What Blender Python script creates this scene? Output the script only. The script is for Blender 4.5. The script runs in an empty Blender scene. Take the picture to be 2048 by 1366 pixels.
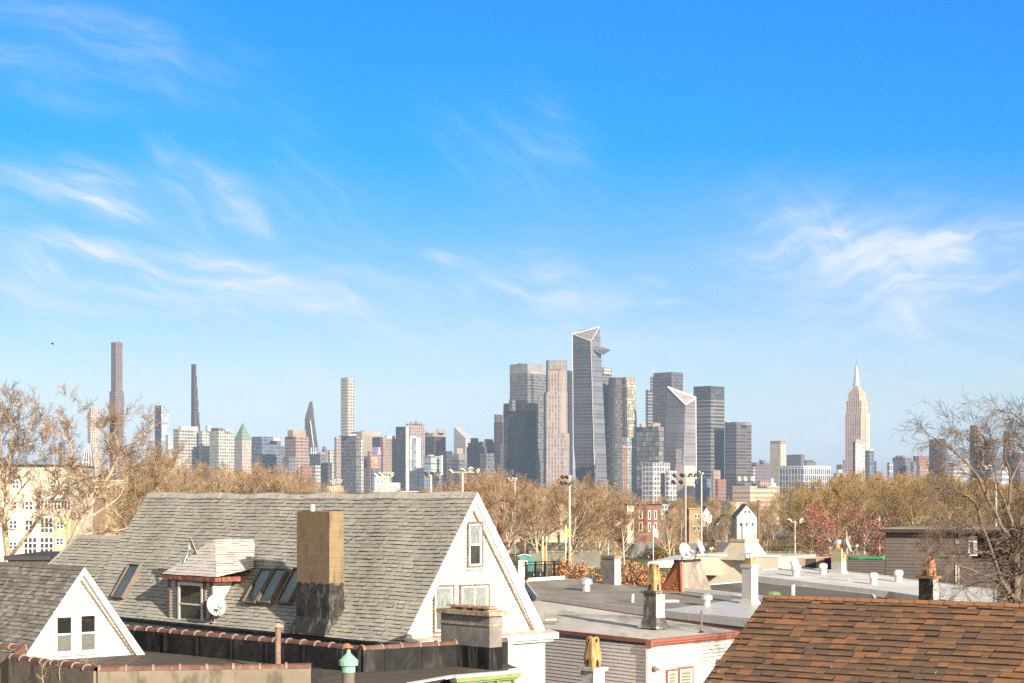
import bpy, math, random
from mathutils import Vector, Matrix
R = math.radians
sc = bpy.context.scene
COL = sc.collection
# ------------------------------------------------------------------ camera
F, CX, YH, CH = 3700.0, 1024.0, 990.0, 12.0     # focal length and horizon in photo pixels, eye height in metres
cam = bpy.data.cameras.new('camera')
cam.sensor_width = 36.0
cam.lens = F / 2048 * 36.0
cam.shift_y = (YH - 683.0) / 2048
cam.clip_end = 60000
cam.clip_start = 0.5
camo = bpy.data.objects.new('camera', cam)
camo.location = (0, 0, CH)
camo.rotation_euler = (R(90), 0, 0)
COL.objects.link(camo)
sc.camera = camo
# ------------------------------------------------------------------ light, sky, exposure
SUN_AZ, SUN_EL = 149.0, 19.5
sunv = Vector((math.sin(R(SUN_AZ)) * math.cos(R(SUN_EL)), math.cos(R(SUN_AZ)) * math.cos(R(SUN_EL)), math.sin(R(SUN_EL))))
sl = bpy.data.lights.new('sun', 'SUN')
sl.energy = 4.1
sl.angle = R(0.6)
sl.color = (1.0, 0.92, 0.80)
so = bpy.data.objects.new('sun', sl)
so.rotation_euler = sunv.to_track_quat('Z', 'Y').to_euler()
so.location = (40, -60, 80)
COL.objects.link(so)
sc.view_settings.view_transform = 'Standard'
sc.view_settings.look = 'None'
sc.view_settings.gamma = 1
sc.view_settings.exposure = 1.25
sc.cycles.use_denoising = False
sc.cycles.use_adaptive_sampling = False
sc.cycles.max_bounces = 6
sc.cycles.transparent_max_bounces = 12
sc.cycles.sample_clamp_indirect = 4.0


class NT:
    """small helper for node trees"""
    def __init__(s, nt):
        s.nt = nt

    def n(s, typ, **kw):
        o = s.nt.nodes.new(typ)
        for k, v in kw.items():
            setattr(o, k, v)
        return o

    def link(s, a, b):
        s.nt.links.new(a, b)

    def m(s, op, a, b=None, c=None, clamp=False):
        o = s.n('ShaderNodeMath', operation=op, use_clamp=clamp)
        for i, v in enumerate((a, b, c)):
            if v is None:
                continue
            if isinstance(v, (int, float)):
                o.inputs[i].default_value = v
            else:
                s.link(v, o.inputs[i])
        return o.outputs[0]

    def vm(s, op, a, b=None):
        o = s.n('ShaderNodeVectorMath', operation=op)
        for i, v in enumerate((a, b)):
            if v is None:
                continue
            if isinstance(v, (tuple, list)):
                o.inputs[i].default_value = v
            else:
                s.link(v, o.inputs[i])
        return o.outputs[0]

    def mix(s, fac, a, b, blend='MIX'):
        o = s.n('ShaderNodeMix', data_type='RGBA', blend_type=blend)
        for i, v in ((0, fac), (6, a), (7, b)):
            if isinstance(v, (int, float)):
                o.inputs[i].default_value = v
            elif isinstance(v, (tuple, list)):
                o.inputs[i].default_value = (*v[:3], 1)
            else:
                s.link(v, o.inputs[i])
        return o.outputs[2]

    def comb(s, x, y, z):
        o = s.n('ShaderNodeCombineXYZ')
        for i, v in enumerate((x, y, z)):
            if isinstance(v, (int, float)):
                o.inputs[i].default_value = v
            else:
                s.link(v, o.inputs[i])
        return o.outputs[0]

    def noise(s, vec, scale, detail=3, rough=.55, dist=0.0):
        o = s.n('ShaderNodeTexNoise')
        if vec is not None:
            s.link(vec, o.inputs['Vector'])
        o.inputs['Scale'].default_value = scale
        o.inputs['Detail'].default_value = detail
        o.inputs['Roughness'].default_value = rough
        o.inputs['Distortion'].default_value = dist
        return o.outputs['Fac']

    def smooth(s, v, a, b, lo=0.0, hi=1.0):
        o = s.n('ShaderNodeMapRange', interpolation_type='SMOOTHSTEP')
        s.link(v, o.inputs[0])
        for i, q in enumerate((a, b, lo, hi)):
            o.inputs[i + 1].default_value = q
        return o.outputs[0]


def build_world():
    w = bpy.data.worlds.new('World')
    sc.world = w
    w.use_nodes = True
    t = NT(w.node_tree)
    bg = w.node_tree.nodes['Background']
    co = t.n('ShaderNodeTexCoord').outputs['Generated']
    sp = t.n('ShaderNodeSeparateXYZ')
    t.link(co, sp.inputs[0])
    x, y, z = sp.outputs
    sky = t.n('ShaderNodeTexSky')
    sky.sky_type = 'NISHITA'
    sky.sun_disc = False
    sky.sun_elevation = R(SUN_EL)
    sky.sun_rotation = R(SUN_AZ)
    sky.air_density = 1.0
    sky.dust_density = 1.0
    el = t.m('MULTIPLY', t.m('ARCSINE', z), 180 / math.pi)
    az = t.m('MULTIPLY', t.m('ARCTAN2', x, y), 180 / math.pi)
    ramp = t.n('ShaderNodeValToRGB')
    t.link(t.m('DIVIDE', el, 40.0, clamp=True), ramp.inputs[0])
    stops = [(-.5, (3.4, 4.5, 7.8)), (1, (3.5, 4.5, 7.6)), (3, (3.3, 3.95, 5.4)), (6, (1.7, 3.0, 5.0)), (8, (.8, 2.7, 5.0)),
             (10.5, (.0, 2.55, 5.5)), (15, (.0, 2.45, 6.2)), (20, (2.0, 3.6, 5.6)), (27, (9.0, 7.4, 5.4))]  # topmost stops pale and warm: unseen sky shaped as added fill light
    cr = ramp.color_ramp
    while len(cr.elements) < len(stops):
        cr.elements.new(0.5)
    for e, (p, c) in zip(cr.elements, stops):
        e.position = max(0, p / 40)
        e.color = (c[0] / 20, c[1] / 20, c[2] / 20, 1)
    mul = t.vm('MULTIPLY', ramp.outputs[0], (2.0, 2.0, 2.0))
    front = t.smooth(y, -.25, .3)
    mul = t.mix(front, (.58, .48, .40), mul)  # sky behind the camera warmed as added fill light
    col = t.mix(1.0, sky.outputs[0], mul, 'MULTIPLY')
    # thin high cloud, placed by azimuth and elevation
    uv = t.comb(az, el, 0)
    warp = t.noise(uv, .16, 2)
    uvw = t.comb(t.m('ADD', az, t.m('MULTIPLY', t.m('SUBTRACT', warp, .5), 5.0)),
                 t.m('ADD', el, t.m('MULTIPLY', t.m('SUBTRACT', t.noise(uv, .23, 3), .5), 2.2)), 0)
    def rot(a, sx, sy):
        ca, sa = math.cos(R(a)), math.sin(R(a))
        s2 = t.n('ShaderNodeSeparateXYZ')
        t.link(uvw, s2.inputs[0])
        u = t.m('ADD', t.m('MULTIPLY', s2.outputs[0], ca * sx), t.m('MULTIPLY', s2.outputs[1], sa * sx))
        v = t.m('ADD', t.m('MULTIPLY', s2.outputs[0], -sa * sy), t.m('MULTIPLY', s2.outputs[1], ca * sy))
        return t.comb(u, v, 0)
    nA = t.smooth(t.noise(rot(-14, .28, 1.5), 1.0, 9, .57, .35), .34, .80)
    nB = t.smooth(t.noise(rot(-38, .35, 1.7), 1.0, 9, .57, .4), .36, .82)
    nC = t.smooth(t.noise(rot(9, .28, 1.4), 1.0, 9, .58, .45), .33, .78)
    nS = t.noise(uvw, .32, 5, .6)
    blobs = [  # x, y, half width, half height (photo pixels), tilt, strength, texture
        (1770, 525, 290, 110, -8, .95, nC), (1660, 480, 130, 60, -30, .55, nB), (1960, 480, 150, 50, 8, .6, nC), (1790, 590, 90, 50, -60, .5, nB),
        (215, 395, 80, 40, -25, 1.15, nA), (80, 365, 190, 62, -8, .55, nA), (490, 425, 110, 44, -35, .55, nB), (400, 390, 130, 90, -30, .34, nB),
        (200, 75, 260, 80, -15, .38, nA), (80, 150, 150, 60, -20, .32, nA), (1090, 575, 150, 75, -12, .6, nA), (1240, 590, 80, 24, 10, .5, nC),
        (1020, 310, 150, 70, -25, .3, nB), (1120, 260, 90, 40, -50, .24, nB), (882, 515, 36, 12, -15, .6, nA), (165, 492, 135, 20, -10, .85, nA),
        (480, 545, 110, 26, -12, .7, nA), (210, 560, 460, 75, -5, .75, nA), (700, 600, 280, 60, -4, .5, nA), (1335, 604, 32, 9, 0, .6, nC),
        (325, 310, 42, 26, -50, .65, nB), (640, 380, 160, 80, -50, .2, nB), (1450, 700, 500, 60, 0, .3, nC), (500, 780, 600, 70, 0, .32, nA), (1300, 560, 40, 10, -15, .5, nA)]
    tot = None
    for px, py, rx, ry, a, s, nz in blobs:
        a0 = math.degrees(math.atan((px - CX) / F))
        e0 = math.degrees(math.atan((YH - py) / F * math.cos(R(a0))))
        k = 180 / math.pi / F
        ca, sa = math.cos(R(a)), math.sin(R(a))
        dx = t.m('SUBTRACT', az, a0)
        dy = t.m('SUBTRACT', el, e0)
        u = t.m('ADD', t.m('MULTIPLY', dx, ca / (rx * k)), t.m('MULTIPLY', dy, sa / (rx * k)))
        v = t.m('ADD', t.m('MULTIPLY', dx, -sa / (ry * k)), t.m('MULTIPLY', dy, ca / (ry * k)))
        d2 = t.m('ADD', t.m('MULTIPLY', u, u), t.m('MULTIPLY', v, v))
        d2 = t.m('ADD', d2, t.m('MULTIPLY', t.m('SUBTRACT', nS, .5), 1.6))
        g = t.m('EXPONENT', t.m('MULTIPLY', t.m('MAXIMUM', d2, 0.0), -1.1))
        b = t.m('MULTIPLY', t.m('MULTIPLY', g, s), t.m('ADD', t.m('MULTIPLY', nz, .78), .20))
        tot = b if tot is None else t.m('ADD', tot, b)
    low = t.m('MULTIPLY', t.smooth(el, 10.5, 1.0), t.m('ADD', t.m('MULTIPLY', nA, .26), .13))
    tot = t.m('MULTIPLY', t.m('ADD', tot, t.m('MULTIPLY', low, front)), 1.0)
    tot = t.m('MINIMUM', tot, .92)
    col = t.mix(tot, col, (2.45, 2.6, 2.85))
    t.link(col, bg.inputs[0])
    bg.inputs[1].default_value = .15


build_world()


# ------------------------------------------------------------------ geometry helpers
def P(px, py, d):
    """point of the place seen at photo pixel px, py when it stands d metres out"""
    return Vector(((px - CX) / F * d, d, CH - (py - YH) / F * d))


def PZ(px, py, z):
    return P(px, py, (CH - z) * F / (py - YH))


class MB:
    def __init__(s):
        s.v, s.f, s.uv, s.mi, s.rnd = [], [], [], [], []

    def face(s, pts, uv=None, mi=0, rnd=0.0):
        i = len(s.v)
        s.v.extend(tuple(p) for p in pts)
        s.f.append(tuple(range(i, i + len(pts))))
        s.uv.append(uv)
        s.mi.append(mi)
        s.rnd.append(rnd)

    def mesh(s, vs, fs, mi=0, rnd=0.0):
        i = len(s.v)
        s.v.extend(tuple(p) for p in vs)
        for f in fs:
            s.f.append(tuple(i + k for k in f))
            s.uv.append(None)
            s.mi.append(mi)
            s.rnd.append(rnd)

    def obox(s, c, ex, ey, ez, hx, hy, hz, mi=0, uv=False):
        c = Vector(c)
        a, b, g = Vector(ex) * hx, Vector(ey) * hy, Vector(ez) * hz
        p = [c + i * a + j * b + k * g for k in (-1, 1) for j in (-1, 1) for i in (-1, 1)]
        fs = [((0, 1, 5, 4), 2 * hx, 2 * hz), ((1, 3, 7, 5), 2 * hy, 2 * hz), ((3, 2, 6, 7), 2 * hx, 2 * hz), ((2, 0, 4, 6), 2 * hy, 2 * hz),
              ((0, 2, 3, 1), 2 * hy, 2 * hx), ((4, 5, 7, 6), 2 * hx, 2 * hy)]
        for f, w, h in fs:
            s.face([p[i] for i in f], [(0, 0), (w, 0), (w, h), (0, h)] if uv else None, mi)

    def box(s, x0, x1, y0, y1, z0, z1, mi=0):
        s.obox(((x0 + x1) / 2, (y0 + y1) / 2, (z0 + z1) / 2), (1, 0, 0), (0, 1, 0), (0, 0, 1), (x1 - x0) / 2, (y1 - y0) / 2, (z1 - z0) / 2, mi)

    def loft(s, bot, top, mi=0, cap=True, mcap=None, u0=0.0):
        """side walls between two rings of equal length, with metre uvs"""
        n = len(bot)
        u = u0
        for i in range(n):
            j = (i + 1) % n
            w = (Vector(bot[j]) - Vector(bot[i])).length
            s.face([bot[i], bot[j], top[j], top[i]], [(u, bot[i][2]), (u + w, bot[j][2]), (u + w, top[j][2]), (u, top[i][2])], mi)
            u += w + 3.7
        if cap:
            s.face(list(top), None, mi if mcap is None else mcap)

    def prism(s, pts, z0, z1, mi=0, cap=True, mcap=None):
        s.loft([(p[0], p[1], z0) for p in pts], [(p[0], p[1], z1) for p in pts], mi, cap, mcap)

    def lathe(s, c, prof, seg=20, axis=None, mi=0):
        """prof: (radius, height) list about a vertical axis at c"""
        c = Vector(c)
        q = Vector((0, 0, 1)).rotation_difference(Vector(axis)) if axis is not None else None
        vs = []
        for r, h in prof:
            for k in range(seg):
                a = 2 * math.pi * k / seg
                v = Vector((r * math.cos(a), r * math.sin(a), h))
                vs.append(c + (q @ v if q else v))
        fs = []
        for i in range(len(prof) - 1):
            for k in range(seg):
                fs.append((i * seg + k, i * seg + (k + 1) % seg, (i + 1) * seg + (k + 1) % seg, (i + 1) * seg + k))
        fs.append(tuple(range(seg - 1, -1, -1)))
        fs.append(tuple((len(prof) - 1) * seg + k for k in range(seg)))
        s.mesh(vs, fs, mi)

    def tube(s, pts, rad, seg=6, mi=0, cap=False):
        pts = [Vector(p) for p in pts]
        if isinstance(rad, (int, float)):
            rad = [rad] * len(pts)
        base = len(s.v)
        d0 = (pts[1] - pts[0]).normalized()
        a = d0.orthogonal().normalized()
        n = len(pts)
        for i, p in enumerate(pts):
            d = (pts[min(i + 1, n - 1)] - pts[max(i - 1, 0)]).normalized()
            a = (a - d * a.dot(d))
            a = a.normalized() if a.length > 1e-5 else d.orthogonal().normalized()
            b = d.cross(a)
            for k in range(seg):
                t = 2 * math.pi * k / seg
                q = p + (a * math.cos(t) + b * math.sin(t)) * rad[i]
                s.v.append((q.x, q.y, q.z))
        for i in range(n - 1):
            for k in range(seg):
                s.f.append((base + i * seg + k, base + i * seg + (k + 1) % seg, base + (i + 1) * seg + (k + 1) % seg, base + (i + 1) * seg + k))
                s.uv.append(None)
                s.mi.append(mi)
                s.rnd.append(0.0)
        if cap:
            for o, rev in ((0, True), ((n - 1) * seg, False)):
                f = [base + o + k for k in range(seg)]
                s.f.append(tuple(reversed(f)) if rev else tuple(f))
                s.uv.append(None)
                s.mi.append(mi)
                s.rnd.append(0.0)

    def build(s, name, mats, parent=None, smooth=False, label=None, origin=None):
        mats = mats if isinstance(mats, (list, tuple)) else [mats]
        o = origin if origin is not None else (root_loc(parent) if parent is not None else Vector((0, 0, 0)))
        me = bpy.data.meshes.new(name)
        me.from_pydata([(v[0] - o[0], v[1] - o[1], v[2] - o[2]) for v in s.v], [], s.f)
        for m in mats:
            me.materials.append(m)
        me.polygons.foreach_set('material_index', s.mi)
        if smooth:
            me.polygons.foreach_set('use_smooth', [True] * len(s.f))
        if any(u is not None for u in s.uv):
            ul = me.uv_layers.new(name='UVMap')
            flat = []
            for f, u in zip(s.f, s.uv):
                for k in range(len(f)):
                    flat.extend(u[k] if u is not None else (0.5, 0.5))
            ul.data.foreach_set('uv', flat)
        if any(s.rnd):
            at = me.attributes.new('rnd', 'FLOAT', 'FACE')
            at.data.foreach_set('value', s.rnd)
        ob = bpy.data.objects.new(name, me)
        COL.objects.link(ob)
        if parent is not None:
            ob.parent = parent
        else:
            ob.location = o
        if label:
            ob['label'] = label
        return ob


def root_loc(o):
    while o.parent is not None:
        o = o.parent
    return Vector(o.location)


def thing(name, label, cat, loc, group=None, rz=0.0):
    o = bpy.data.objects.new(name, None)
    o.empty_display_size = .3
    COL.objects.link(o)
    o.location = loc
    o.rotation_euler = (0, 0, rz)
    o['label'] = label
    o['category'] = cat
    if group:
        o['group'] = group
    return o


def tag(o, label=None, cat=None, group=None, kind=None):
    for k, v in (('label', label), ('category', cat), ('group', group), ('kind', kind)):
        if v:
            o[k] = v
    return o


def dup(root, loc, rz=None, label=None, group=None, scale=None, rot=None):
    c = root.copy()
    COL.objects.link(c)
    c.location = loc
    if rot is not None:
        c.rotation_euler = rot
    elif rz is not None:
        c.rotation_euler = (0, 0, rz)
    if scale:
        c.scale = scale
    if label:
        c['label'] = label
    if group:
        c['group'] = group
    def sub(src, dst):
        for ch in list(src.children):
            d = ch.copy()
            COL.objects.link(d)
            d.parent = dst
            sub(ch, d)
    sub(root, c)
    return c


class Fr:
    """a plane with its own s, w axes"""
    def __init__(s, O, ex, ey):
        s.O, s.ex = Vector(O), Vector(ex).normalized()
        s.ey = (Vector(ey) - s.ex * Vector(ey).dot(s.ex)).normalized()
        s.n = s.ex.cross(s.ey).normalized()
        if s.n.z < -0.05:
            s.n = -s.n

    def to3(s, a, b, h=0.0):
        return s.O + s.ex * a + s.ey * b + s.n * h

    def hit(s, px, py):
        d = Vector(((px - CX) / F, 1.0, -(py - YH) / F))
        o = Vector((0, 0, CH))
        k = (s.O - o).dot(s.n) / d.dot(s.n)
        q = o + d * k - s.O
        return q.dot(s.ex), q.dot(s.ey)


UP = Vector((0, 0, 1))


def PP(fr, px, py, h=0.0):
    """point where the photo pixel meets a roof plane"""
    return fr.to3(*fr.hit(px, py), h)


# ------------------------------------------------------------------ materials
def newmat(name):
    m = bpy.data.materials.new(name)
    m.use_nodes = True
    return m, NT(m.node_tree), m.node_tree.nodes['Principled BSDF']


def setin(b, **kw):
    for k, v in kw.items():
        b.inputs[k].default_value = v


def mat(name, col, rough=.8, var=.25, scale=3.0, stain=None, stain_amt=0.0, stain_scale=1.0, metal=0.0, bump=0.0, bscale=40.0, spec=.3, stretch=None):
    m, t, b = newmat(name)
    co = t.n('ShaderNodeTexCoord').outputs['Object']
    if stretch:
        co = t.vm('MULTIPLY', co, stretch)
    n = t.noise(co, scale, 5, .6)
    lo = tuple(c * (1 - var) for c in col)
    hi = tuple(min(1, c * (1 + var)) for c in col)
    c = t.mix(t.smooth(n, .3, .7), lo, hi)
    if stain:
        s = t.smooth(t.noise(t.vm('MULTIPLY', co, (1, 1, .45)), stain_scale, 6, .62), .5, .68)
        c = t.mix(t.m('MULTIPLY', s, stain_amt), c, stain)
    t.link(c, b.inputs['Base Color'])
    setin(b, Roughness=rough, Metallic=metal)
    b.inputs['Specular IOR Level'].default_value = spec
    if bump:
        bn = t.n('ShaderNodeBump')
        bn.inputs['Strength'].default_value = bump
        bn.inputs['Distance'].default_value = .02
        t.link(t.noise(co, bscale, 4), bn.inputs['Height'])
        t.link(bn.outputs[0], b.inputs['Normal'])
    return m


def shingle_mat(name, c0, c1, c2, streak=.25, blotch=.18):
    """per-tab colour from the face attribute, mottled by weathering"""
    m, t, b = newmat(name)
    at = t.n('ShaderNodeAttribute', attribute_name='rnd')
    cr = t.n('ShaderNodeValToRGB')
    cr.color_ramp.elements[0].color = (*c0, 1)
    cr.color_ramp.elements[1].color = (*c2, 1)
    e = cr.color_ramp.elements.new(.5)
    e.color = (*c1, 1)
    t.link(at.outputs['Fac'], cr.inputs[0])
    co = t.n('ShaderNodeTexCoord').outputs['Object']
    n = t.noise(co, 1.1, 5, .62)
    g = t.noise(co, 55.0, 2, .6)
    f = t.m('ADD', t.m('MULTIPLY', t.m('SUBTRACT', n, .5), streak * 2.2), t.m('MULTIPLY', t.m('SUBTRACT', g, .5), blotch * 2))
    f = t.m('ADD', f, 1.0)
    c = t.vm('MULTIPLY', cr.outputs[0], t.comb(f, f, f))
    t.link(c, b.inputs['Base Color'])
    setin(b, Roughness=.92)
    b.inputs['Specular IOR Level'].default_value = .15
    return m


def glass_mat(name, tint=(.05, .06, .065), rough=.04, mixf=.55):
    """window glass: part clear, part mirror"""
    m, t, b = newmat(name)
    nt = m.node_tree
    out = nt.nodes['Material Output']
    tr = t.n('ShaderNodeBsdfTransparent')
    tr.inputs[0].default_value = (.75, .8, .8, 1)
    gl = t.n('ShaderNodeBsdfGlossy')
    gl.inputs['Roughness'].default_value = rough
    gl.inputs['Color'].default_value = (.9, .9, .9, 1)
    lw = t.n('ShaderNodeLayerWeight')
    lw.inputs[0].default_value = .35
    f = t.m('ADD', t.m('MULTIPLY', lw.outputs['Fresnel'], .8), .08, clamp=True)
    ms = t.n('ShaderNodeMixShader')
    t.link(f, ms.inputs[0])
    t.link(tr.outputs[0], ms.inputs[1])
    t.link(gl.outputs[0], ms.inputs[2])
    t.link(ms.outputs[0], out.inputs[0])
    return m


FACADE = None


def facade_group():
    g = bpy.data.node_groups.new('facade', 'ShaderNodeTree')
    t = NT(g)
    for nm, ty, dv in (('Wall', 'NodeSocketColor', (.4, .4, .4, 1)), ('Glass', 'NodeSocketColor', (.05, .06, .07, 1)), ('Floor', 'NodeSocketFloat', 4.0),
                       ('Bay', 'NodeSocketFloat', 4.0), ('Spandrel', 'NodeSocketFloat', .4), ('Pier', 'NodeSocketFloat', .3), ('Seed', 'NodeSocketFloat', 0.0),
                       ('Vary', 'NodeSocketFloat', .5), ('Rough', 'NodeSocketFloat', .15)):
        s = g.interface.new_socket(nm, in_out='INPUT', socket_type=ty)
        s.default_value = dv
    g.interface.new_socket('Shader', in_out='OUTPUT', socket_type='NodeSocketShader')
    gi = t.n('NodeGroupInput').outputs
    go = t.n('NodeGroupOutput')
    uv = t.n('ShaderNodeUVMap', uv_map='UVMap').outputs[0]
    sp = t.n('ShaderNodeSeparateXYZ')
    t.link(uv, sp.inputs[0])
    fu = t.m('DIVIDE', sp.outputs[0], gi['Bay'])
    fv = t.m('DIVIDE', sp.outputs[1], gi['Floor'])
    a = t.m('GREATER_THAN', t.m('FRACT', fu), gi['Pier'])
    b = t.m('GREATER_THAN', t.m('FRACT', fv), gi['Spandrel'])
    isg = t.m('MULTIPLY', a, b)
    wn = t.n('ShaderNodeTexWhiteNoise', noise_dimensions='3D')
    t.link(t.comb(t.m('FLOOR', fu), t.m('FLOOR', fv), gi['Seed']), wn.inputs['Vector'])
    r = wn.outputs['Value']
    r2 = t.m('MULTIPLY', t.m('MULTIPLY', r, r), r)
    big = t.noise(t.comb(t.m('MULTIPLY', sp.outputs[0], .02), t.m('MULTIPLY', sp.outputs[1], .012), gi['Seed']), 1.0, 4, .6, .4)
    gm = t.m('ADD', t.m('MULTIPLY', t.m('MULTIPLY', r2, gi['Vary']), 2.6), t.m('ADD', .62, t.m('MULTIPLY', big, .8)))
    gc = t.vm('MULTIPLY', gi['Glass'], t.comb(gm, gm, gm))
    wm = t.m('ADD', .78, t.m('MULTIPLY', big, .44))
    wc = t.vm('MULTIPLY', gi['Wall'], t.comb(wm, wm, wm))
    c = t.mix(isg, wc, gc)
    bs = t.n('ShaderNodeBsdfPrincipled')
    t.link(c, bs.inputs['Base Color'])
    ro = t.m('ADD', t.m('MULTIPLY', isg, t.m('SUBTRACT', gi['Rough'], .75)), .75)
    t.link(ro, bs.inputs['Roughness'])
    t.link(t.m('ADD', .1, t.m('MULTIPLY', isg, .14)), bs.inputs['Specular IOR Level'])
    t.link(bs.outputs[0], go.inputs[0])
    return g


FACADE = facade_group()
_fs = [0]


def fac(name, wall, glass, fl=4.0, bay=4.0, sp=.4, pier=.3, vary=.5, rough=.15):
    m = bpy.data.materials.new(name)
    m.use_nodes = True
    nt = m.node_tree
    nt.nodes.remove(nt.nodes['Principled BSDF'])
    g = nt.nodes.new('ShaderNodeGroup')
    g.node_tree = FACADE
    _fs[0] += 1
    for k, v in (('Wall', (*wall, 1)), ('Glass', (*glass, 1)), ('Floor', fl), ('Bay', bay), ('Spandrel', sp), ('Pier', pier), ('Seed', _fs[0] * 3.7), ('Vary', vary), ('Rough', rough)):
        g.inputs[k].default_value = v
    nt.links.new(g.outputs[0], nt.nodes['Material Output'].inputs[0])
    return m


def brick_mat(name, c1, c2, mortar, stain):
    m, t, b = newmat(name)
    co = t.n('ShaderNodeTexCoord').outputs['Object']
    sp = t.n('ShaderNodeSeparateXYZ')
    t.link(co, sp.inputs[0])
    br = t.n('ShaderNodeTexBrick')
    t.link(t.comb(t.m('MULTIPLY', t.m('SUBTRACT', sp.outputs[1], sp.outputs[0]), .72), sp.outputs[2], 0), br.inputs['Vector'])
    for k, v in (('Color1', (*c1, 1)), ('Color2', (*c2, 1)), ('Mortar', (*mortar, 1)), ('Scale', 1.0), ('Mortar Size', .012), ('Brick Width', .21), ('Row Height', .075)):
        br.inputs[k].default_value = v
    s = t.smooth(t.noise(t.vm('MULTIPLY', co, (1, 1, .35)), 2.2, 6, .62), .50, .72)
    k = t.m('ADD', .75, t.m('MULTIPLY', t.noise(co, 3.5, 6, .65), .5))
    c = t.vm('MULTIPLY', br.outputs['Color'], t.comb(k, k, k))
    t.link(t.mix(t.m('MULTIPLY', s, .75), c, stain), b.inputs['Base Color'])
    setin(b, Roughness=.9)
    bn = t.n('ShaderNodeBump')
    bn.inputs['Strength'].default_value = .3
    bn.inputs['Distance'].default_value = .01
    t.link(br.outputs['Fac'], bn.inputs['Height'])
    bn.invert = True
    t.link(bn.outputs[0], b.inputs['Normal'])
    return m


def roof_mat(name, c, seam, stain, ang=0.0, width=1.0, amt=.5):
    """membrane laid in strips, with seams, patches and dried puddles"""
    m, t, b = newmat(name)
    co = t.n('ShaderNodeTexCoord').outputs['Object']
    sp = t.n('ShaderNodeSeparateXYZ')
    t.link(co, sp.inputs[0])
    ca, sa = math.cos(R(ang)), math.sin(R(ang))
    u = t.m('ADD', t.m('MULTIPLY', sp.outputs[0], ca), t.m('MULTIPLY', sp.outputs[1], sa))
    v = t.m('ADD', t.m('MULTIPLY', sp.outputs[0], -sa), t.m('MULTIPLY', sp.outputs[1], ca))
    br = t.n('ShaderNodeTexBrick')
    wob = t.m('MULTIPLY', t.noise(co, .8, 2), .12)
    t.link(t.comb(u, t.m('ADD', v, wob), 0), br.inputs['Vector'])
    for k, q in (('Color1', (*c, 1)), ('Color2', (*[x * .80 for x in c], 1)), ('Mortar', (*seam, 1)), ('Scale', 1.0), ('Mortar Size', .022), ('Brick Width', 4.5), ('Row Height', width)):
        br.inputs[k].default_value = q
    n = t.m('ADD', .74, t.m('MULTIPLY', t.noise(co, 1.3, 6, .65), .52))
    cc = t.vm('MULTIPLY', br.outputs['Color'], t.comb(n, n, n))
    s = t.smooth(t.noise(t.vm('MULTIPLY', co, (1, .45, 1)), .55, 6, .6), .52, .66)
    t.link(t.mix(t.m('MULTIPLY', s, amt), cc, stain), b.inputs['Base Color'])
    setin(b, Roughness=.85)
    b.inputs['Specular IOR Level'].default_value = .2
    return m


M = {}
M['white_trim'] = mat('white painted wood', (.72, .69, .65), .5, .05, 4)
M['siding'] = mat('white clapboard', (.58, .56, .53), .6, .04, 1.5)
M['siding_shadow'] = mat('painted clapboard shadow', (.22, .20, .18), .9, .15, 3)  # these four strip colours imitate the shadow under each clapboard lip
M['pale_shadow'] = mat('painted pale wall shadow', (.31, .27, .245), .9, .15, 3)
M['tan_shadow'] = mat('painted tan wall shadow', (.15, .11, .085), .9, .15, 3)
M['grey_shadow'] = mat('painted grey wall shadow', (.055, .046, .041), .9, .15, 3)
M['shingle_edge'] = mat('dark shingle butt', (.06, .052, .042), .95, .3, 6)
M['siding_pale'] = mat('pale pinkish clapboard', (.66, .60, .56), .6, .05, 1.5)
M['worn_wood'] = mat('bare weathered wood', (.17, .115, .075), .8, .35, 14, stain=(.36, .31, .25), stain_amt=.6, stain_scale=5)
M['dark'] = mat('dark interior', (.02, .02, .022), .9, .1)
M['dimroom'] = mat('dim room', (.07, .065, .06), .9, .3, 2)
M['curtain'] = mat('cream curtain', (.62, .5, .3), .9, .2, 6, stretch=(6, 6, .6))
M['lace'] = mat('pale net curtain', (.4, .4, .38), .9, .35, 7, stretch=(6, 6, .5))
M['blind'] = mat('grey insect screen', (.26, .24, .21), .8, .08, 3)
M['glass'] = glass_mat('window glass')
M['grey_shingle'] = shingle_mat('grey green asphalt shingles', (.305, .282, .232), (.38, .352, .29), (.465, .432, .36), .22)
M['grey_ridge'] = shingle_mat('pale ridge shingles', (.50, .455, .40), (.55, .50, .445), (.61, .555, .495), .1)
M['charcoal_shingle'] = shingle_mat('charcoal shingles', (.17, .15, .125), (.24, .215, .18), (.33, .30, .25))
M['brown_shingle'] = shingle_mat('russet and brown shingles', (.10, .073, .056), (.185, .098, .054), (.265, .127, .062), .12, .3)
M['rust_shingle'] = shingle_mat('rust red shakes', (.30, .10, .05), (.36, .13, .06), (.44, .18, .09))
M['tar'] = mat('tar roofing', (.105, .088, .075), .85, .3, .5, stain=(.19, .16, .13), stain_amt=.6, stain_scale=.6, bump=.3, bscale=30, stretch=(1, .25, 1))
M['tar'] = roof_mat('rolled tar roofing', (.105, .083, .064), (.05, .042, .035), (.165, .13, .10), 41, .95, .6)
M['black_tar'] = mat('black tar coating', (.008, .008, .008), .6, .5, 3, stain=(.09, .08, .07), stain_amt=.4, stain_scale=2.2, bump=.4, bscale=8, spec=.35)
M['stucco'] = mat('stained grey render', (.20, .165, .12), .9, .12, 2, stain=(.06, .05, .04), stain_amt=.75, stain_scale=1.7, bump=.3, bscale=25)
M['terracotta'] = mat('terracotta', (.13, .066, .05), .7, .25, 3, stain=(.28, .17, .125), stain_amt=.5, stain_scale=4)
M['pale_terracotta'] = mat('lit terracotta joint', (.27, .175, .125), .7, .2, 4)
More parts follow.
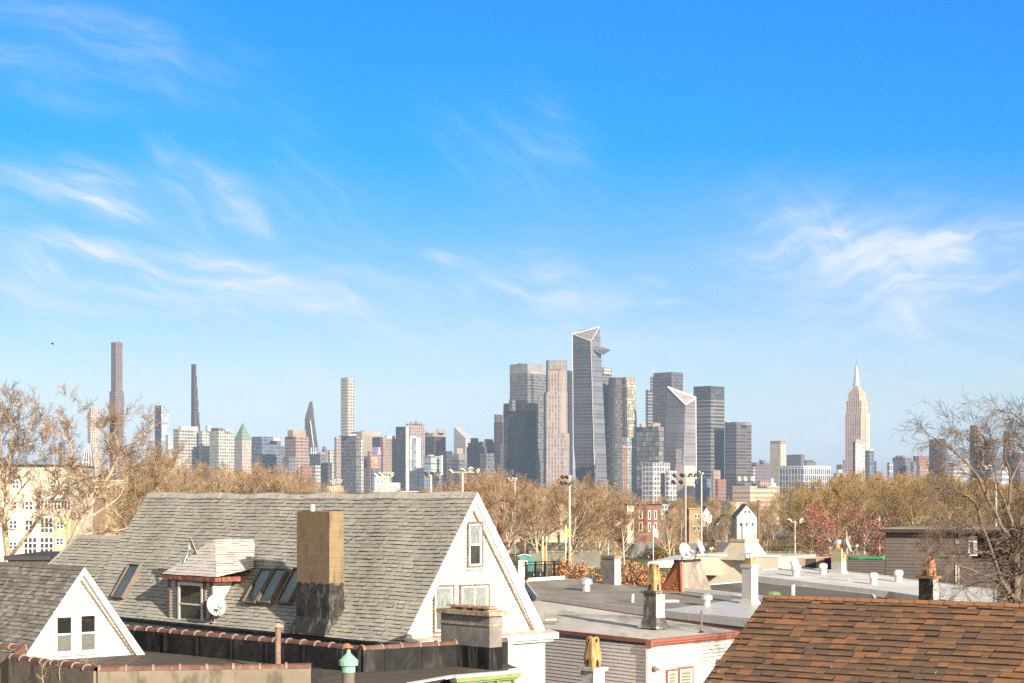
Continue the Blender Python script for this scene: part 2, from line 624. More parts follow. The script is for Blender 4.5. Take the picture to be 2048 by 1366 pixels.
M['yellow_stucco'] = brick_mat('ochre painted brick', (.245, .182, .105), (.205, .15, .085), (.20, .145, .08), (.085, .058, .033))
M['grey_cement'] = mat('grey cement', (.20, .18, .165), .9, .22, 1.8, stain=(.36, .33, .3), stain_amt=.4, stain_scale=4, bump=.4, bscale=20)
M['pale_cement'] = mat('pale cement', (.50, .43, .35), .9, .12, 2.5, stain=(.3, .25, .2), stain_amt=.5, stain_scale=3, bump=.25, bscale=22)
M['clay_yellow'] = mat('buff clay', (.38, .255, .12), .8, .25, 6, stain=(.15, .09, .04), stain_amt=.7, stain_scale=5)
M['clay_rust'] = mat('rust clay', (.40, .19, .09), .8, .3, 9, stain=(.09, .05, .03), stain_amt=.8, stain_scale=6)
M['silver_paint'] = mat('silver roof paint', (.46, .435, .40), .5, .08, 2, stain=(.36, .34, .32), stain_amt=.3, stain_scale=2)
M['galv'] = mat('galvanised metal', (.62, .62, .62), .35, .1, 5, metal=.6)
M['rust_pipe'] = mat('rusty pipe', (.22, .15, .11), .75, .3, 8, stain=(.38, .16, .07), stain_amt=.7, stain_scale=6)
M['rust'] = mat('orange rust', (.45, .16, .05), .8, .3, 12)
M['copper_green'] = mat('verdigris', (.22, .42, .32), .7, .15, 4)
M['dish'] = mat('dish grey plastic', (.46, .45, .41), .45, .06, 4)
M['dish_metal'] = mat('dish bracket metal', (.35, .35, .35), .45, .2, 8, metal=.5)
M['red_trim'] = mat('red painted metal', (.27, .10, .07), .5, .1, 3)
M['cream_roof'] = mat('streaked cream roof coating', (.52, .47, .385), .75, .12, .7, stain=(.30, .26, .19), stain_amt=.65, stain_scale=1.0, stretch=(1, .25, 1))
M['grey_roof'] = mat('grey asphalt roofing', (.23, .20, .175), .85, .18, .35, stain=(.31, .28, .25), stain_amt=.6, stain_scale=.5, stretch=(.5, .25, 1))
M['dark_roof'] = mat('dark asphalt roofing', (.15, .13, .115), .85, .2, .4, stain=(.22, .19, .16), stain_amt=.6, stain_scale=.6, stretch=(.5, .25, 1))
M['white_roof'] = roof_mat('white roof coating', (.60, .575, .54), (.42, .40, .375), (.45, .42, .38), 30, 1.1, .4)
M['grey_roof'] = roof_mat('grey rolled roofing', (.27, .225, .18), (.16, .135, .115), (.35, .30, .25), 28, .95, .6)
M['dark_roof'] = roof_mat('dark rolled roofing', (.15, .125, .10), (.08, .07, .06), (.22, .185, .15), 28, .95, .6)
M['tan_siding'] = mat('tan siding', (.34, .255, .185), .8, .06, 1)
M['cream_wall'] = mat('cream render', (.53, .475, .38), .85, .07, .8, stain=(.5, .4, .26), stain_amt=.35, stain_scale=.9)
M['grey_siding'] = mat('grey brown siding', (.105, .089, .081), .7, .06, 1)
M['dark_trim'] = mat('dark brown trim', (.045, .035, .03), .6, .2)
M['black_metal'] = mat('black painted steel', (.015, .015, .017), .45, .2)
M['green_paint'] = mat('chipped green paint', (.20, .27, .10), .6, .15, 3, stain=(.33, .24, .12), stain_amt=.75, stain_scale=5)
M['green_cloth'] = mat('green tarpaulin', (.03, .22, .10), .6, .4, 3)
M['pole'] = mat('galvanised pole', (.43, .38, .30), .6, .12, 2)
M['lamp_shell'] = mat('floodlight housing', (.68, .64, .56), .4, .08, 6)
M['lamp_dark'] = mat('dark floodlight housing', (.045, .04, .04), .4, .3, 6)
M['wood_pole'] = mat('brown wooden pole', (.17, .10, .065), .85, .25, 3)
# ------------------------------------------------------------------ ground
def build_ground():
    mb = MB()
    ys = [-300, 0, 100, 240, 420, 700, 760, 1100, 1600, 7300]
    zs = [-.02, -.02, -.02, -.02, -.02, -.02, -2, -42, -46, -46]
    xs = [-6500, -1500, -300, 0, 300, 1500, 6500]
    for i in range(len(ys) - 1):
        for j in range(len(xs) - 1):
            mb.face([(xs[j], ys[i], zs[i]), (xs[j + 1], ys[i], zs[i]), (xs[j + 1], ys[i + 1], zs[i + 1]), (xs[j], ys[i + 1], zs[i + 1])])
    g = mb.build('ground', mat('ground dirt and asphalt', (.11, .095, .075), .95, .35, .05))
    tag(g, kind='structure')
    mb = MB()
    mb.face([(-150, 250, .0), (200, 250, .0), (200, 452, .0), (-150, 452, .0)])
    tag(mb.build('lawn', mat('dry park lawn', (.15, .14, .045), .95, .4, .15)), kind='structure')


build_ground()


def shingles(mb, fr, poly, course=.125, lift=.014, tab=.33, mi=0, rng=None, curve=None, chaos=.5, edge=None, two=0.0):
    """courses of overlapping tabs laid over a convex polygon given in the plane's s, w"""
    rng = rng or random.Random(3)
    wmin, wmax = min(p[1] for p in poly), max(p[1] for p in poly)

    def span(w):
        xs = []
        n = len(poly)
        for i in range(n):
            (a, b), (c, d) = poly[i], poly[(i + 1) % n]
            if (b - w) * (d - w) <= 0 and abs(d - b) > 1e-9:
                xs.append(a + (c - a) * (w - b) / (d - b))
        return (min(xs), max(xs)) if len(xs) > 1 else None
    k = 0
    w = wmin
    hgt = curve or (lambda s, w: 0.0)
    while w < wmax - 1e-4:
        w2 = min(w + course, wmax)
        A, B = span(w + 1e-5), span(w2 - 1e-5)
        if A and B:
            n = max(1, round((B[1] - B[0]) / tab))
            off = rng.random()
            cuts = [0.0] + [min(.999, max(.001, (i + off + rng.uniform(-.18, .18)) / n)) for i in range(n)] + [1.0]
            row = rng.uniform(-.12, .12)
            wob = [rng.uniform(-.012, .012) for _ in cuts]
            for i in range(len(cuts) - 1):
                f0, f1 = cuts[i], cuts[i + 1]
                if f1 - f0 < 1e-3:
                    continue
                a0, a1 = A[0] + (A[1] - A[0]) * f0, A[0] + (A[1] - A[0]) * f1
                b0, b1 = B[0] + (B[1] - B[0]) * f0, B[0] + (B[1] - B[0]) * f1
                l = lift * rng.uniform(.25, 1.5)
                wb = w2 + rng.uniform(-.006, .006)
                r = min(1, max(0.001, .5 + row + rng.uniform(-chaos, chaos)))
                h0, h1 = hgt(a0, w), hgt(a1, w)
                g0, g1 = hgt(b0, wb), hgt(b1, wb)
                p = [fr.to3(a0, w, .001 + h0), fr.to3(a1, w, .001 + h1), fr.to3(b1, wb, l + g1), fr.to3(b0, wb, l + g0)]
                if two and rng.random() < two:
                    # a darker band along the upper part of the tab, as these shingles are made
                    k2 = rng.uniform(.45, .62)
                    l_, r_ = p[0].lerp(p[3], k2), p[1].lerp(p[2], k2)
                    mb.face([p[0], p[1], r_, l_], None, mi, max(.001, r * .28))
                    mb.face([l_, r_, p[2], p[3]], None, mi, r)
                else:
                    mb.face(p, None, mi, r)
                mb.face([p[3], p[2], fr.to3(b1, wb, g1 - .002), fr.to3(b0, wb, g0 - .002)], None, mi if edge is None else edge, max(.001, r * .5))
        w = w2
        k += 1


def siding(mb, O, u, n, z0, z1, ul, ur, step=.115, out=.016, mi=0, gap=.028):
    """horizontal clapboards on a wall; ul and ur give the ends at height z"""
    O, u, n = Vector(O), Vector(u), Vector(n)
    z = z0
    while z < z1 - 1e-4:
        zt = min(z + step, z1)
        q = lambda a, zz, o: Vector((O.x, O.y, 0)) + u * a + n * o + UP * zz
        if ur(z) - ul(z) > .02:
            zg = max(z, zt - gap)
            fo = .001 + (out - .001) * (zt - zg) / (zt - z)
            b0, b1, t0, t1 = q(ul(z), z, out), q(ur(z), z, out), q(ul(zt), zt, .001), q(ur(zt), zt, .001)
            g0, g1 = q(ul(zg), zg, fo), q(ur(zg), zg, fo)
            mb.face([b0, b1, g1, g0], None, mi)
            mb.face([g0, g1, t1, t0], None, mi + 1)  # painted strip: shadow of the lip above, put in as darker colour
            mb.face([q(ul(z), z, 0), q(ur(z), z, 0), b1, b0], None, mi)
        z = zt


def window(parent, c, u, n, w, h, frame=M['white_trim'], casing=None, cw=.09, rail=True, mull=0, back=None, lower=None, proud=.05, sill=None, name='window', label=None):
    """sash window: c is the middle of the opening on the wall face"""
    c, u, n = Vector(c), Vector(u), Vector(n)
    mb = MB()
    fw = .055
    if casing is not None:
        for s in (-1, 1):
            mb.obox(c + u * s * (w / 2 + cw / 2) + n * proud / 2, u, n, UP, cw / 2, proud / 2 + .01, h / 2 + cw, 1)
        for s in (-1, 1):
            mb.obox(c + UP * s * (h / 2 + cw / 2) + n * (proud / 2 + .003), u, n, UP, w / 2, proud / 2 + .01, cw / 2, 1)
    for s in (-1, 1):
        mb.obox(c + u * s * (w / 2 - fw / 2) + n * .02, u, n, UP, fw / 2, .03, h / 2, 0)
        mb.obox(c + UP * s * (h / 2 - fw / 2) + n * .02, u, n, UP, w / 2 - fw, .03, fw / 2, 0)
    if rail:
        mb.obox(c + n * .025, u, n, UP, w / 2 - fw, .03, fw / 2, 0)
    for i in range(mull):
        x = -w / 2 + w * (i + 1) / (mull + 1)
        mb.obox(c + u * x + n * .022, u, n, UP, fw / 2.2, .028, h / 2 - fw, 0)
    f = mb.build(name, [frame, casing or frame], parent, label=label)
    mb = MB()
    q = lambda a, b, o: c + u * a + UP * b + n * o
    mb.face([q(-w / 2 + .02, -h / 2 + .02, .012), q(w / 2 - .02, -h / 2 + .02, .012), q(w / 2 - .02, h / 2 - .02, .012), q(-w / 2 + .02, h / 2 - .02, .012)])
    mb.build('pane', M['glass'], f)
    mb = MB()
    mid = 0.0 if lower is not None else -h / 2
    mb.face([q(-w / 2, mid, .004), q(w / 2, mid, .004), q(w / 2, h / 2, .004), q(-w / 2, h / 2, .004)], None, 0)
    if lower is not None:
        mb.face([q(-w / 2, -h / 2, .004), q(w / 2, -h / 2, .004), q(w / 2, 0, .004), q(-w / 2, 0, .004)], None, 1)
    mb.build('blind' if lower is not None else 'curtain', [back or M['dimroom'], lower or M['blind']], f)
    if sill:
        mb = MB()
        mb.obox(c - UP * (h / 2 + cw + .03) + n * .05, u, n, UP, w / 2 + cw + .02, .07, .025)
        mb.build('sill', sill, f)
    return f


# ------------------------------------------------------------------ the white gabled house
rd = Vector((-.6623, .7493, 0))       # along the ridge, away
gd = Vector((.7493, .6623, 0))        # along the gable, to the right
GL = P(805, 1284, 60.0)
GL0 = Vector((GL.x, GL.y, 0))
EZ = GL.z
GW = 6.27
RZ = 12.09
RISE = RZ - EZ
HALF = GW / 2
SLOPE = math.hypot(RISE, HALF)


def hp(s, t, z):
    return GL0 + rd * s + gd * t + UP * z


def main_house():
    H = thing('gabled_house', 'big white gabled house with grey green shingle roof, dormer and tall ochre chimney', 'house', hp(5, HALF, 0))
    RL = 21.4
    fr = Fr(hp(0, HALF, RZ), rd, -gd * HALF - UP * RISE)
    bk = Fr(hp(0, HALF, RZ), rd, gd * HALF - UP * RISE)
    OH = .06
    e0, e1 = fr.hit(246, 1074), fr.hit(160, 1070)
    ew = (e0[1] + e1[1]) / 2
    eL = e1[0]
    EAVE = SLOPE + .12
    sag = lambda s, w: -.05 * math.sin(max(0, min(1, s / RL)) * math.pi) + .02 * math.sin(s * 1.7 + w) + (.06 * max(0, (w - SLOPE + .9)) ** 2)
    mb = MB()
    rng = random.Random(5)
    shingles(mb, fr, [(-OH, .0), (RL, .0), (RL, EAVE), (-OH, EAVE)], .152, .030, .28, 0, rng, sag, .24, 1)
    shingles(mb, fr, [(RL, ew), (eL, ew), (eL + (EAVE - ew) * .85, EAVE), (RL, EAVE)], .152, .030, .28, 0, rng, lambda s, w: .004, .24, 1)
    # far slopes, plain sheets
    mb.face([bk.to3(-OH, 0), bk.to3(RL, 0), bk.to3(RL, EAVE), bk.to3(-OH, EAVE)], None, 0, .5)
    a, b = fr.to3(RL, ew), fr.to3(eL, ew)
    back = gd * (2 * (HALF - ew * HALF / SLOPE))
    c2 = fr.to3(eL + (EAVE - ew) * .85, EAVE)
    mb.face([a, b, b + gd * 1.5 - UP * 2.4, a + gd * 1.5 - UP * 2.4], None, 0, .5)
    mb.face([b, c2, c2 + gd * 6, b + gd * 1.5 - UP * 2.4], None, 0, .5)
    mb.face([hp(RL, 0, EZ), hp(RL, GW, EZ), hp(RL, HALF, RZ - .02)], None, 0, .5)
    roof = mb.build('roof', [M['grey_shingle'], M['shingle_edge']], H)
    # ridge caps
    mb = MB()
    s = -OH
    while s < RL - .05:
        l = .155
        for F_ in (fr, bk):
            up = rng.uniform(.018, .03)
            sg = sag(s, 0) + .012
            r = rng.uniform(.05, .95)
            mb.face([F_.to3(s, -.005, up + sg), F_.to3(min(s + l * 1.25, RL), -.005, .01 + sg), F_.to3(min(s + l * 1.25, RL), .25, .012 + sg), F_.to3(s, .25, up + sg)], None, 0, r)
            mb.face([F_.to3(s, .25, up + sg), F_.to3(min(s + l * 1.25, RL), .25, .012 + sg), F_.to3(min(s + l * 1.25, RL), .25, -.01 + sg), F_.to3(s, .25, -.01 + sg)], None, 1, .1)
        s += l
    mb.build('ridge_cap', [M['grey_ridge'], M['shingle_edge']], roof)
    mb = MB()
    s = RL
    while s < eL:
        mb.face([fr.to3(s, ew - .02, .05), fr.to3(s + .2, ew - .02, .03), fr.to3(s + .2, ew + .2, .03), fr.to3(s, ew + .2, .05)], None, 0, rng.uniform(.1, .9))
        s += .16
    d = (c2 - b)
    n = 30
    for i in range(n):
        p, q = b + d * (i / n), b + d * ((i + 1.2) / n)
        o = fr.n * .05
        wv = -rd * .22
        mb.face([p + o, q + o * .6, q + wv + o * .5, p + wv + o], None, 0, rng.uniform(.1, .9))
    mb.build('hip_cap', M['grey_ridge'], roof)
    # gable wall, clapboards
    mb = MB()
    slope = HALF / RISE
    gn = -rd
    siding(mb, GL0, gd, gn, EZ + .08, RZ - .05, lambda z: (z - EZ) * slope, lambda z: GW - (z - EZ) * slope, .112)
    siding(mb, GL0, gd, gn, .0, EZ - .3, lambda z: .12, lambda z: GW - .1, .112)
    mb.face([hp(0.001, 0, 0), hp(0.001, GW, 0), hp(0.001, GW, EZ), hp(0.001, 0, EZ)])
    mb.face([hp(0.001, 0, EZ), hp(0.001, GW, EZ), hp(0.001, HALF, RZ)])
    mb.face([hp(0, .12, 0), hp(RL, .12, 0), hp(RL, .12, EZ), hp(0, .12, EZ)])
    mb.face([hp(0, GW - .1, 0), hp(RL, GW - .1, 0), hp(RL, GW - .1, EZ), hp(0, GW - .1, EZ)])
    mb.build('wall', [M['siding'], M['siding_shadow']], H)
    # barge boards
    mb = MB()
    for sgn in (0, 1):
        base = hp(0, 0 if sgn == 0 else GW, EZ)
        pk = hp(0, HALF, RZ)
        dv = (pk - base).normalized()
        inn = UP - dv * dv.z
        inn = -inn.normalized()
        L = (pk - base).length
        # fascia board
        q = [(base - dv * .12), pk + dv * .02]
        o1, o2 = -rd * (OH + .025), -rd * (OH - .02)
        wd = .42 if sgn else .30
        A = [q[0] + o1, q[1] + o1, q[1] + o1 + UP * (inn.z * wd * 1.7), q[0] + o1 + inn * wd]
        B = [q[0] + o2, q[1] + o2, q[1] + o2 + UP * (inn.z * wd * 1.7), q[0] + o2 + inn * wd]
        mb.mesh(A + B, [(0, 1, 2, 3), (7, 6, 5, 4), (0, 3, 7, 4), (1, 0, 4, 5), (2, 1, 5, 6), (3, 2, 6, 7)])
        # soffit
        s0, s1 = q[0] + inn * wd, q[1] + UP * (inn.z * wd * 1.7)
        mb.face([s0 + o2, s1 + o2, s1 - rd * .01, s0 - rd * .01])
    mb.build('bargeboard', M['white_trim'], H)
    mb = MB()
    base, pk = hp(-.03, GW, EZ), hp(-.03, HALF, RZ)
    dv = (pk - base).normalized()
    inn = -(UP - dv * dv.z).normalized()
    a0, a1 = base + inn * .47 + dv * .4, pk + inn * .47 - dv * .35
    mb.tube([a0, a1], .055, 5, cap=True)
    mb.build('rake_moulding', M['worn_wood'], H)
    # cornice at the foot of the gable
    mb = MB()
    mb.obox(hp(-.2, GW / 2 + .06, EZ - .09), gd, rd, UP, GW / 2 + .22, .2, .10)
    mb.obox(hp(-.12, GW / 2 + .05, EZ - .24), gd, rd, UP, GW / 2 + .12, .12, .05)
    cn = mb.build('cornice', M['white_trim'], H)
    mb = MB()
    z1, z0 = EZ + .11, EZ + .02
    mb.face([hp(-.42, -.1, z0), hp(-.42, GW + .3, z0), hp(-.005, GW + .2, z1), hp(-.005, -.05, z1)])
    mb.build('flashing', mat('faded red flashing', (.55, .36, .28), .7, .25, 2), cn)
    mb = MB()
    mb.obox(hp(-.02, GW - .14, EZ / 2 - .2), gd, rd, UP, .08, .03, EZ / 2 - .1)
    mb.build('corner_board', M['white_trim'], H)
    # gable windows
    gfr = Fr(hp(0, 0, 0), gd, UP)

    def gwin(x0, y0, x1, y1, **k):
        a = gfr.hit((x0 + x1) / 2, (y0 + y1) / 2)
        b0, b1 = gfr.hit(x0, (y0 + y1) / 2), gfr.hit(x1, (y0 + y1) / 2)
        c0, c1 = gfr.hit((x0 + x1) / 2, y0), gfr.hit((x0 + x1) / 2, y1)
        return window(H, gfr.to3(a[0], a[1]) + gn * .02, gd, gn, b1[0] - b0[0], c0[1] - c1[1], **k)
    gwin(936, 1048, 961, 1131, casing=M['worn_wood'], cw=.07, back=M['lace'], lower=M['dimroom'], sill=M['white_trim'], label='narrow upper gable window with peeling wooden casing')
    gwin(868, 1174, 903, 1262, casing=M['worn_wood'], cw=.07, back=M['lace'], lower=M['blind'], sill=M['white_trim'], label='tall gable window half hidden by the grey chimney')
    gwin(921, 1172, 974, 1262, casing=M['worn_wood'], cw=.07, back=M['lace'], mull=1, rail=False, sill=M['white_trim'], label='wide two light gable window with net curtains')
    mb = MB()
    a, b = gfr.hit(918, 1154), gfr.hit(982, 1168)
    mb.obox(gfr.to3((a[0] + b[0]) / 2, (a[1] + b[1]) / 2) + gn * .03, gd, rd, UP, abs(b[0] - a[0]) / 2, .03, abs(a[1] - b[1]) / 2)
    mb.build('window_head', M['white_trim'], H)
    # skylights
    def skylight(tl, tr, br, bl, lab):
        pts = [fr.hit(*p) for p in (tl, tr, br, bl)]
        s0 = (pts[0][0] + pts[3][0]) / 2
        s1 = (pts[1][0] + pts[2][0]) / 2
        w0 = (pts[0][1] + pts[1][1]) / 2
        w1 = (pts[2][1] + pts[3][1]) / 2
        cs, cw_, hs, hw = (s0 + s1) / 2, (w0 + w1) / 2, abs(s1 - s0) / 2, abs(w1 - w0) / 2
        mb = MB()
        f = .045
        for k in (-1, 1):
            mb.obox(fr.to3(cs + k * (hs - f / 2), cw_, .08), fr.ex, fr.ey, fr.n, f / 2, hw, .09)
            mb.obox(fr.to3(cs, cw_ + k * (hw - f / 2), .085), fr.ex, fr.ey, fr.n, hs - f, f / 2, .09)
        o = mb.build('skylight', mat('bronze skylight frame', (.17, .135, .105), .45, .15, 4), H, label=lab)
        mb = MB()
        mb.face([fr.to3(cs - hs + f, cw_ - hw + f, .12), fr.to3(cs + hs - f, cw_ - hw + f, .12), fr.to3(cs + hs - f, cw_ + hw - f, .12), fr.to3(cs - hs + f, cw_ + hw - f, .12)])
        mb.face([fr.to3(cs - hs + f, cw_ - hw + f, .03), fr.to3(cs + hs - f, cw_ - hw + f, .03), fr.to3(cs + hs - f, cw_ + hw - f, .03), fr.to3(cs - hs + f, cw_ + hw - f, .03)], None, 1)
        mb.build('pane', [M['glass'], mat('painted sky reflection', (.50, .49, .41), .9, .35, .8)], o)  # pale backing sheet imitates the sky reflected in the glass
    skylight((268, 1132), (291, 1132), (244, 1198), (221, 1197), 'single skylight left of the dormer')
    skylight((530, 1141), (556, 1141), (512, 1209), (486, 1208), None)
    skylight((558, 1141), (583, 1141), (541, 1209), (515, 1208), None)
    skylight((594, 1141), (620, 1141), (581, 1210), (555, 1209), None)
    # chimney
    sc_, _ = fr.hit(674, 1238)
    se, _ = fr.hit(606, 1238)
    wd = se - sc_
    t0, t1 = .02, .62
    zt = CH - (1023 - YH) / F * (GL.y + rd.y * sc_ + .3)
    zb = EZ - .4
    ch = lambda a, b, z: hp(sc_ + a, b, z)
    mid = CH - (1168 - YH) / F * (GL.y + rd.y * sc_ + .2)
    mb = MB()
    c = ch(wd / 2, (t0 + t1) / 2, (zb + zt) / 2)
    mb.obox(c, rd, gd, UP, wd / 2, (t1 - t0) / 2, (zt - zb) / 2)
    k = mb.build('chimney', M['yellow_stucco'], H)
    mb = MB()
    e = .012
    cor = [ch(-e, t1 + e, 0), ch(-e, t0 - e, 0), ch(wd + e, t0 - e, 0), ch(wd + e, t1 + e, 0)]
    lv = random.Random(12)
    for a, b in zip(cor[:-1], cor[1:]):
        n = max(4, round((b - a).length / .06))
        hs_ = [mid + lv.uniform(-.05, .05) + .03 * math.sin(i * .9) for i in range(n + 1)]
        for i in range(n):
            p, q = a.lerp(b, i / n), a.lerp(b, (i + 1) / n)
            mb.face([p + UP * zb, q + UP * zb, q + UP * hs_[i + 1], p + UP * hs_[i]])
    # flared foot
    ft = [ch(-.03, t0 - .03, EZ + .55), ch(wd + .03, t0 - .03, EZ + .55), ch(wd + .10, t0 - .28, EZ - .05), ch(-.10, t0 - .28, EZ - .05)]
    mb.face(ft)
    mb.face([ft[0], ft[3], ch(-.10, t1, EZ + .9), ch(-.03, t1, EZ + .95)])
    mb.face([ft[2], ft[1], ch(wd + .03, t1, EZ + .55)])
    mb.build('tar_coating', mat('tar patched render', (.035, .032, .03), .8, .5, 4, stain=(.24, .22, .20), stain_amt=.55, stain_scale=3.2, bump=.4, bscale=14), k)
    mb = MB()
    mb.lathe(ch(wd * .72, .3, zt - .02), [(.10, 0), (.10, .26), (.085, .26), (.085, .2)], 14)
    mb.build('flue', M['galv'], k, smooth=False)
    # guy wire strut
    mb = MB()
    a, b = fr.hit(722, 1070), fr.hit(700, 1082)
    mb.tube([fr.to3(*a, .12), ch(0, .4, zt - 1.2)], .012, 4)
    mb.tube([fr.to3(*a, .12), fr.to3(a[0], a[1], -.02)], .02, 4)
    mb.build('stay_rod', M['dish_metal'], H)
    # dormer
    tf = .10                                   # front face, horizontally from the eave
    dz0 = EZ + tf * RISE / HALF
    dfr = Fr(hp(0, tf, 0), rd, UP)
    ds0, ds1 = dfr.hit(426, 1205)[0], dfr.hit(338, 1205)[0]
    mid_s = (ds0 + ds1) / 2
    dzt = dfr.hit(385, 1160)[1]
    dr_z = fr.hit(470, 1079)
    rz = fr.to3(*dr_z).z + .02
    t_at = lambda z: (z - EZ) * HALF / RISE    # where the main slope reaches height z
    mb = MB()
    out = -gd
    siding(mb, hp(ds0, tf, 0), rd, out, dz0 - .15, dzt, lambda z: 0.0, lambda z: ds1 - ds0, .115, .014)
    nrm = -rd
    siding(mb, hp(ds0, tf, 0), gd, nrm, dz0, dzt, lambda z: 0.0, lambda z: max(0.0, t_at(z) - tf), .115, .014)
    mb.face([hp(ds1, tf, dz0 - .2), hp(ds1, tf, dzt), hp(ds1, t_at(dzt), dzt)])
    mb.face([hp(ds0, tf + .004, dz0 - .2), hp(ds1, tf + .004, dz0 - .2), hp(ds1, tf + .004, dzt), hp(ds0, tf + .004, dzt)])
    dm = mb.build('dormer', [M['siding'], M['siding_shadow']], H)
    mb = MB()
    for sx in (ds0 + .07, ds1 - .07):
        mb = MB()
        mb.obox(hp(sx, tf - .02, (dz0 + dzt) / 2), rd, gd, UP, .07, .035, (dzt - dz0) / 2 + .1)
        mb.build('corner_post', M['worn_wood'], dm)
    wl, wr = dfr.hit(408, 1210)[0], dfr.hit(359, 1210)[0]
    for sx in (wr + .12, wl - .1):
        mb = MB()
        mb.obox(hp(sx, tf - .03, (dz0 + dzt) / 2), rd, gd, UP, .06, .04, (dzt - dz0) / 2)
        mb.build('window_post', M['worn_wood'], dm)
    mb = MB()
    sr, sl_ = ds0 - .62, ds1 + .12
    mb.obox(hp((sr + sl_) / 2 + .05, tf - .1, dzt + .09), rd, gd, UP, (sl_ - sr) / 2 - .06, .13, .09)
    tq = t_at(dzt)
    mb.obox(hp(ds0 - .27, (tf - .1 + tq) / 2 + .2, dzt + .087), rd, gd, UP, .28, (tq - tf) / 2 + .1, .087)
    mb.obox(hp(ds1 + .05, (tf - .1 + tq) / 2 + .2, dzt + .087), rd, gd, UP, .12, (tq - tf) / 2 + .1, .087)
    mb.build('eave_board', mat('peeling red brown board', (.22, .075, .05), .8, .3, 5, stain=(.55, .5, .44), stain_amt=.4, stain_scale=3), dm)
    mb = MB()
    z0 = dzt + .18
    a = hp(sr, tf - .24, z0)
    b = hp(sl_, tf - .24, z0)
    pk = hp(12.8, 1.0, rz)
    fm = (a + b) / 2
    fm = fm + rd * (pk - fm).dot(rd)
    # front hip face
    f1 = Fr(pk, rd, fm - pk)
    L = (fm - pk).length
    shingles(mb, f1, [(-.02, 0), (.02, 0), ((b - pk).dot(rd), L), ((a - pk).dot(rd), L)], .15, .018, .33, 0, rng, None, .4, 1)
    # side faces
    for sg, e in ((-1, a), (1, b)):
        zz = t_at(z0)
        e2 = hp(10.45 if sg < 0 else sl_, zz + .1, z0)
        r2 = hp(11.7, t_at(rz) + .1, rz)
        f2 = Fr(pk, r2 - pk, e - pk)
        q = lambda v: ((v - pk).dot(f2.ex), (v - pk).dot(f2.ey))
        shingles(mb, f2, [q(pk), q(r2), q(e2), q(e)], .15, .018, .33, 0, rng, None, .4, 1)
    dr = mb.build('dormer_roof', [M['grey_ridge'], M['shingle_edge']], dm)
    # window of the dormer
    t_, b_ = dfr.hit(384, 1168)[1], dfr.hit(384, 1249)[1]
    w = window(dm, hp((wl + wr) / 2, tf, (t_ + b_) / 2) + out * .03, -rd, out, abs(wl - wr) - .1, t_ - b_, casing=M['white_trim'], cw=.06, back=M['dimroom'], proud=.04, label='dormer sash window with parted cream curtains')
    mb = MB()
    cc = hp((wl + wr) / 2, tf, (t_ + b_) / 2) + out * .037
    hw, hh = (abs(wl - wr) - .1) / 2, (t_ - b_) / 2
    q = lambda x, y: cc - rd * x + UP * y
    mb.face([q(-hw, hh * .25), q(-hw, .03), q(hw, .03), q(hw, hh * .72)])
    mb.face([q(-hw, -hh), q(-hw * .2, -hh), q(hw * .9, -.05), q(-hw, -.05)])
    mb.build('drawn_curtain', M['curtain'], dm)
    # gutter trough and light green flashing along the eave
    mb = MB()
    mb.tube([hp(-.1, -.16, EZ - .14), hp(RL - 1, -.16, EZ - .14)], .09, 6)
    mb.build('gutter', M['black_tar'], H)
    return fr, dm, (ds0, ds1, tf, dzt, rz, mid_s + .1)


FR, _dm, DORM = main_house()


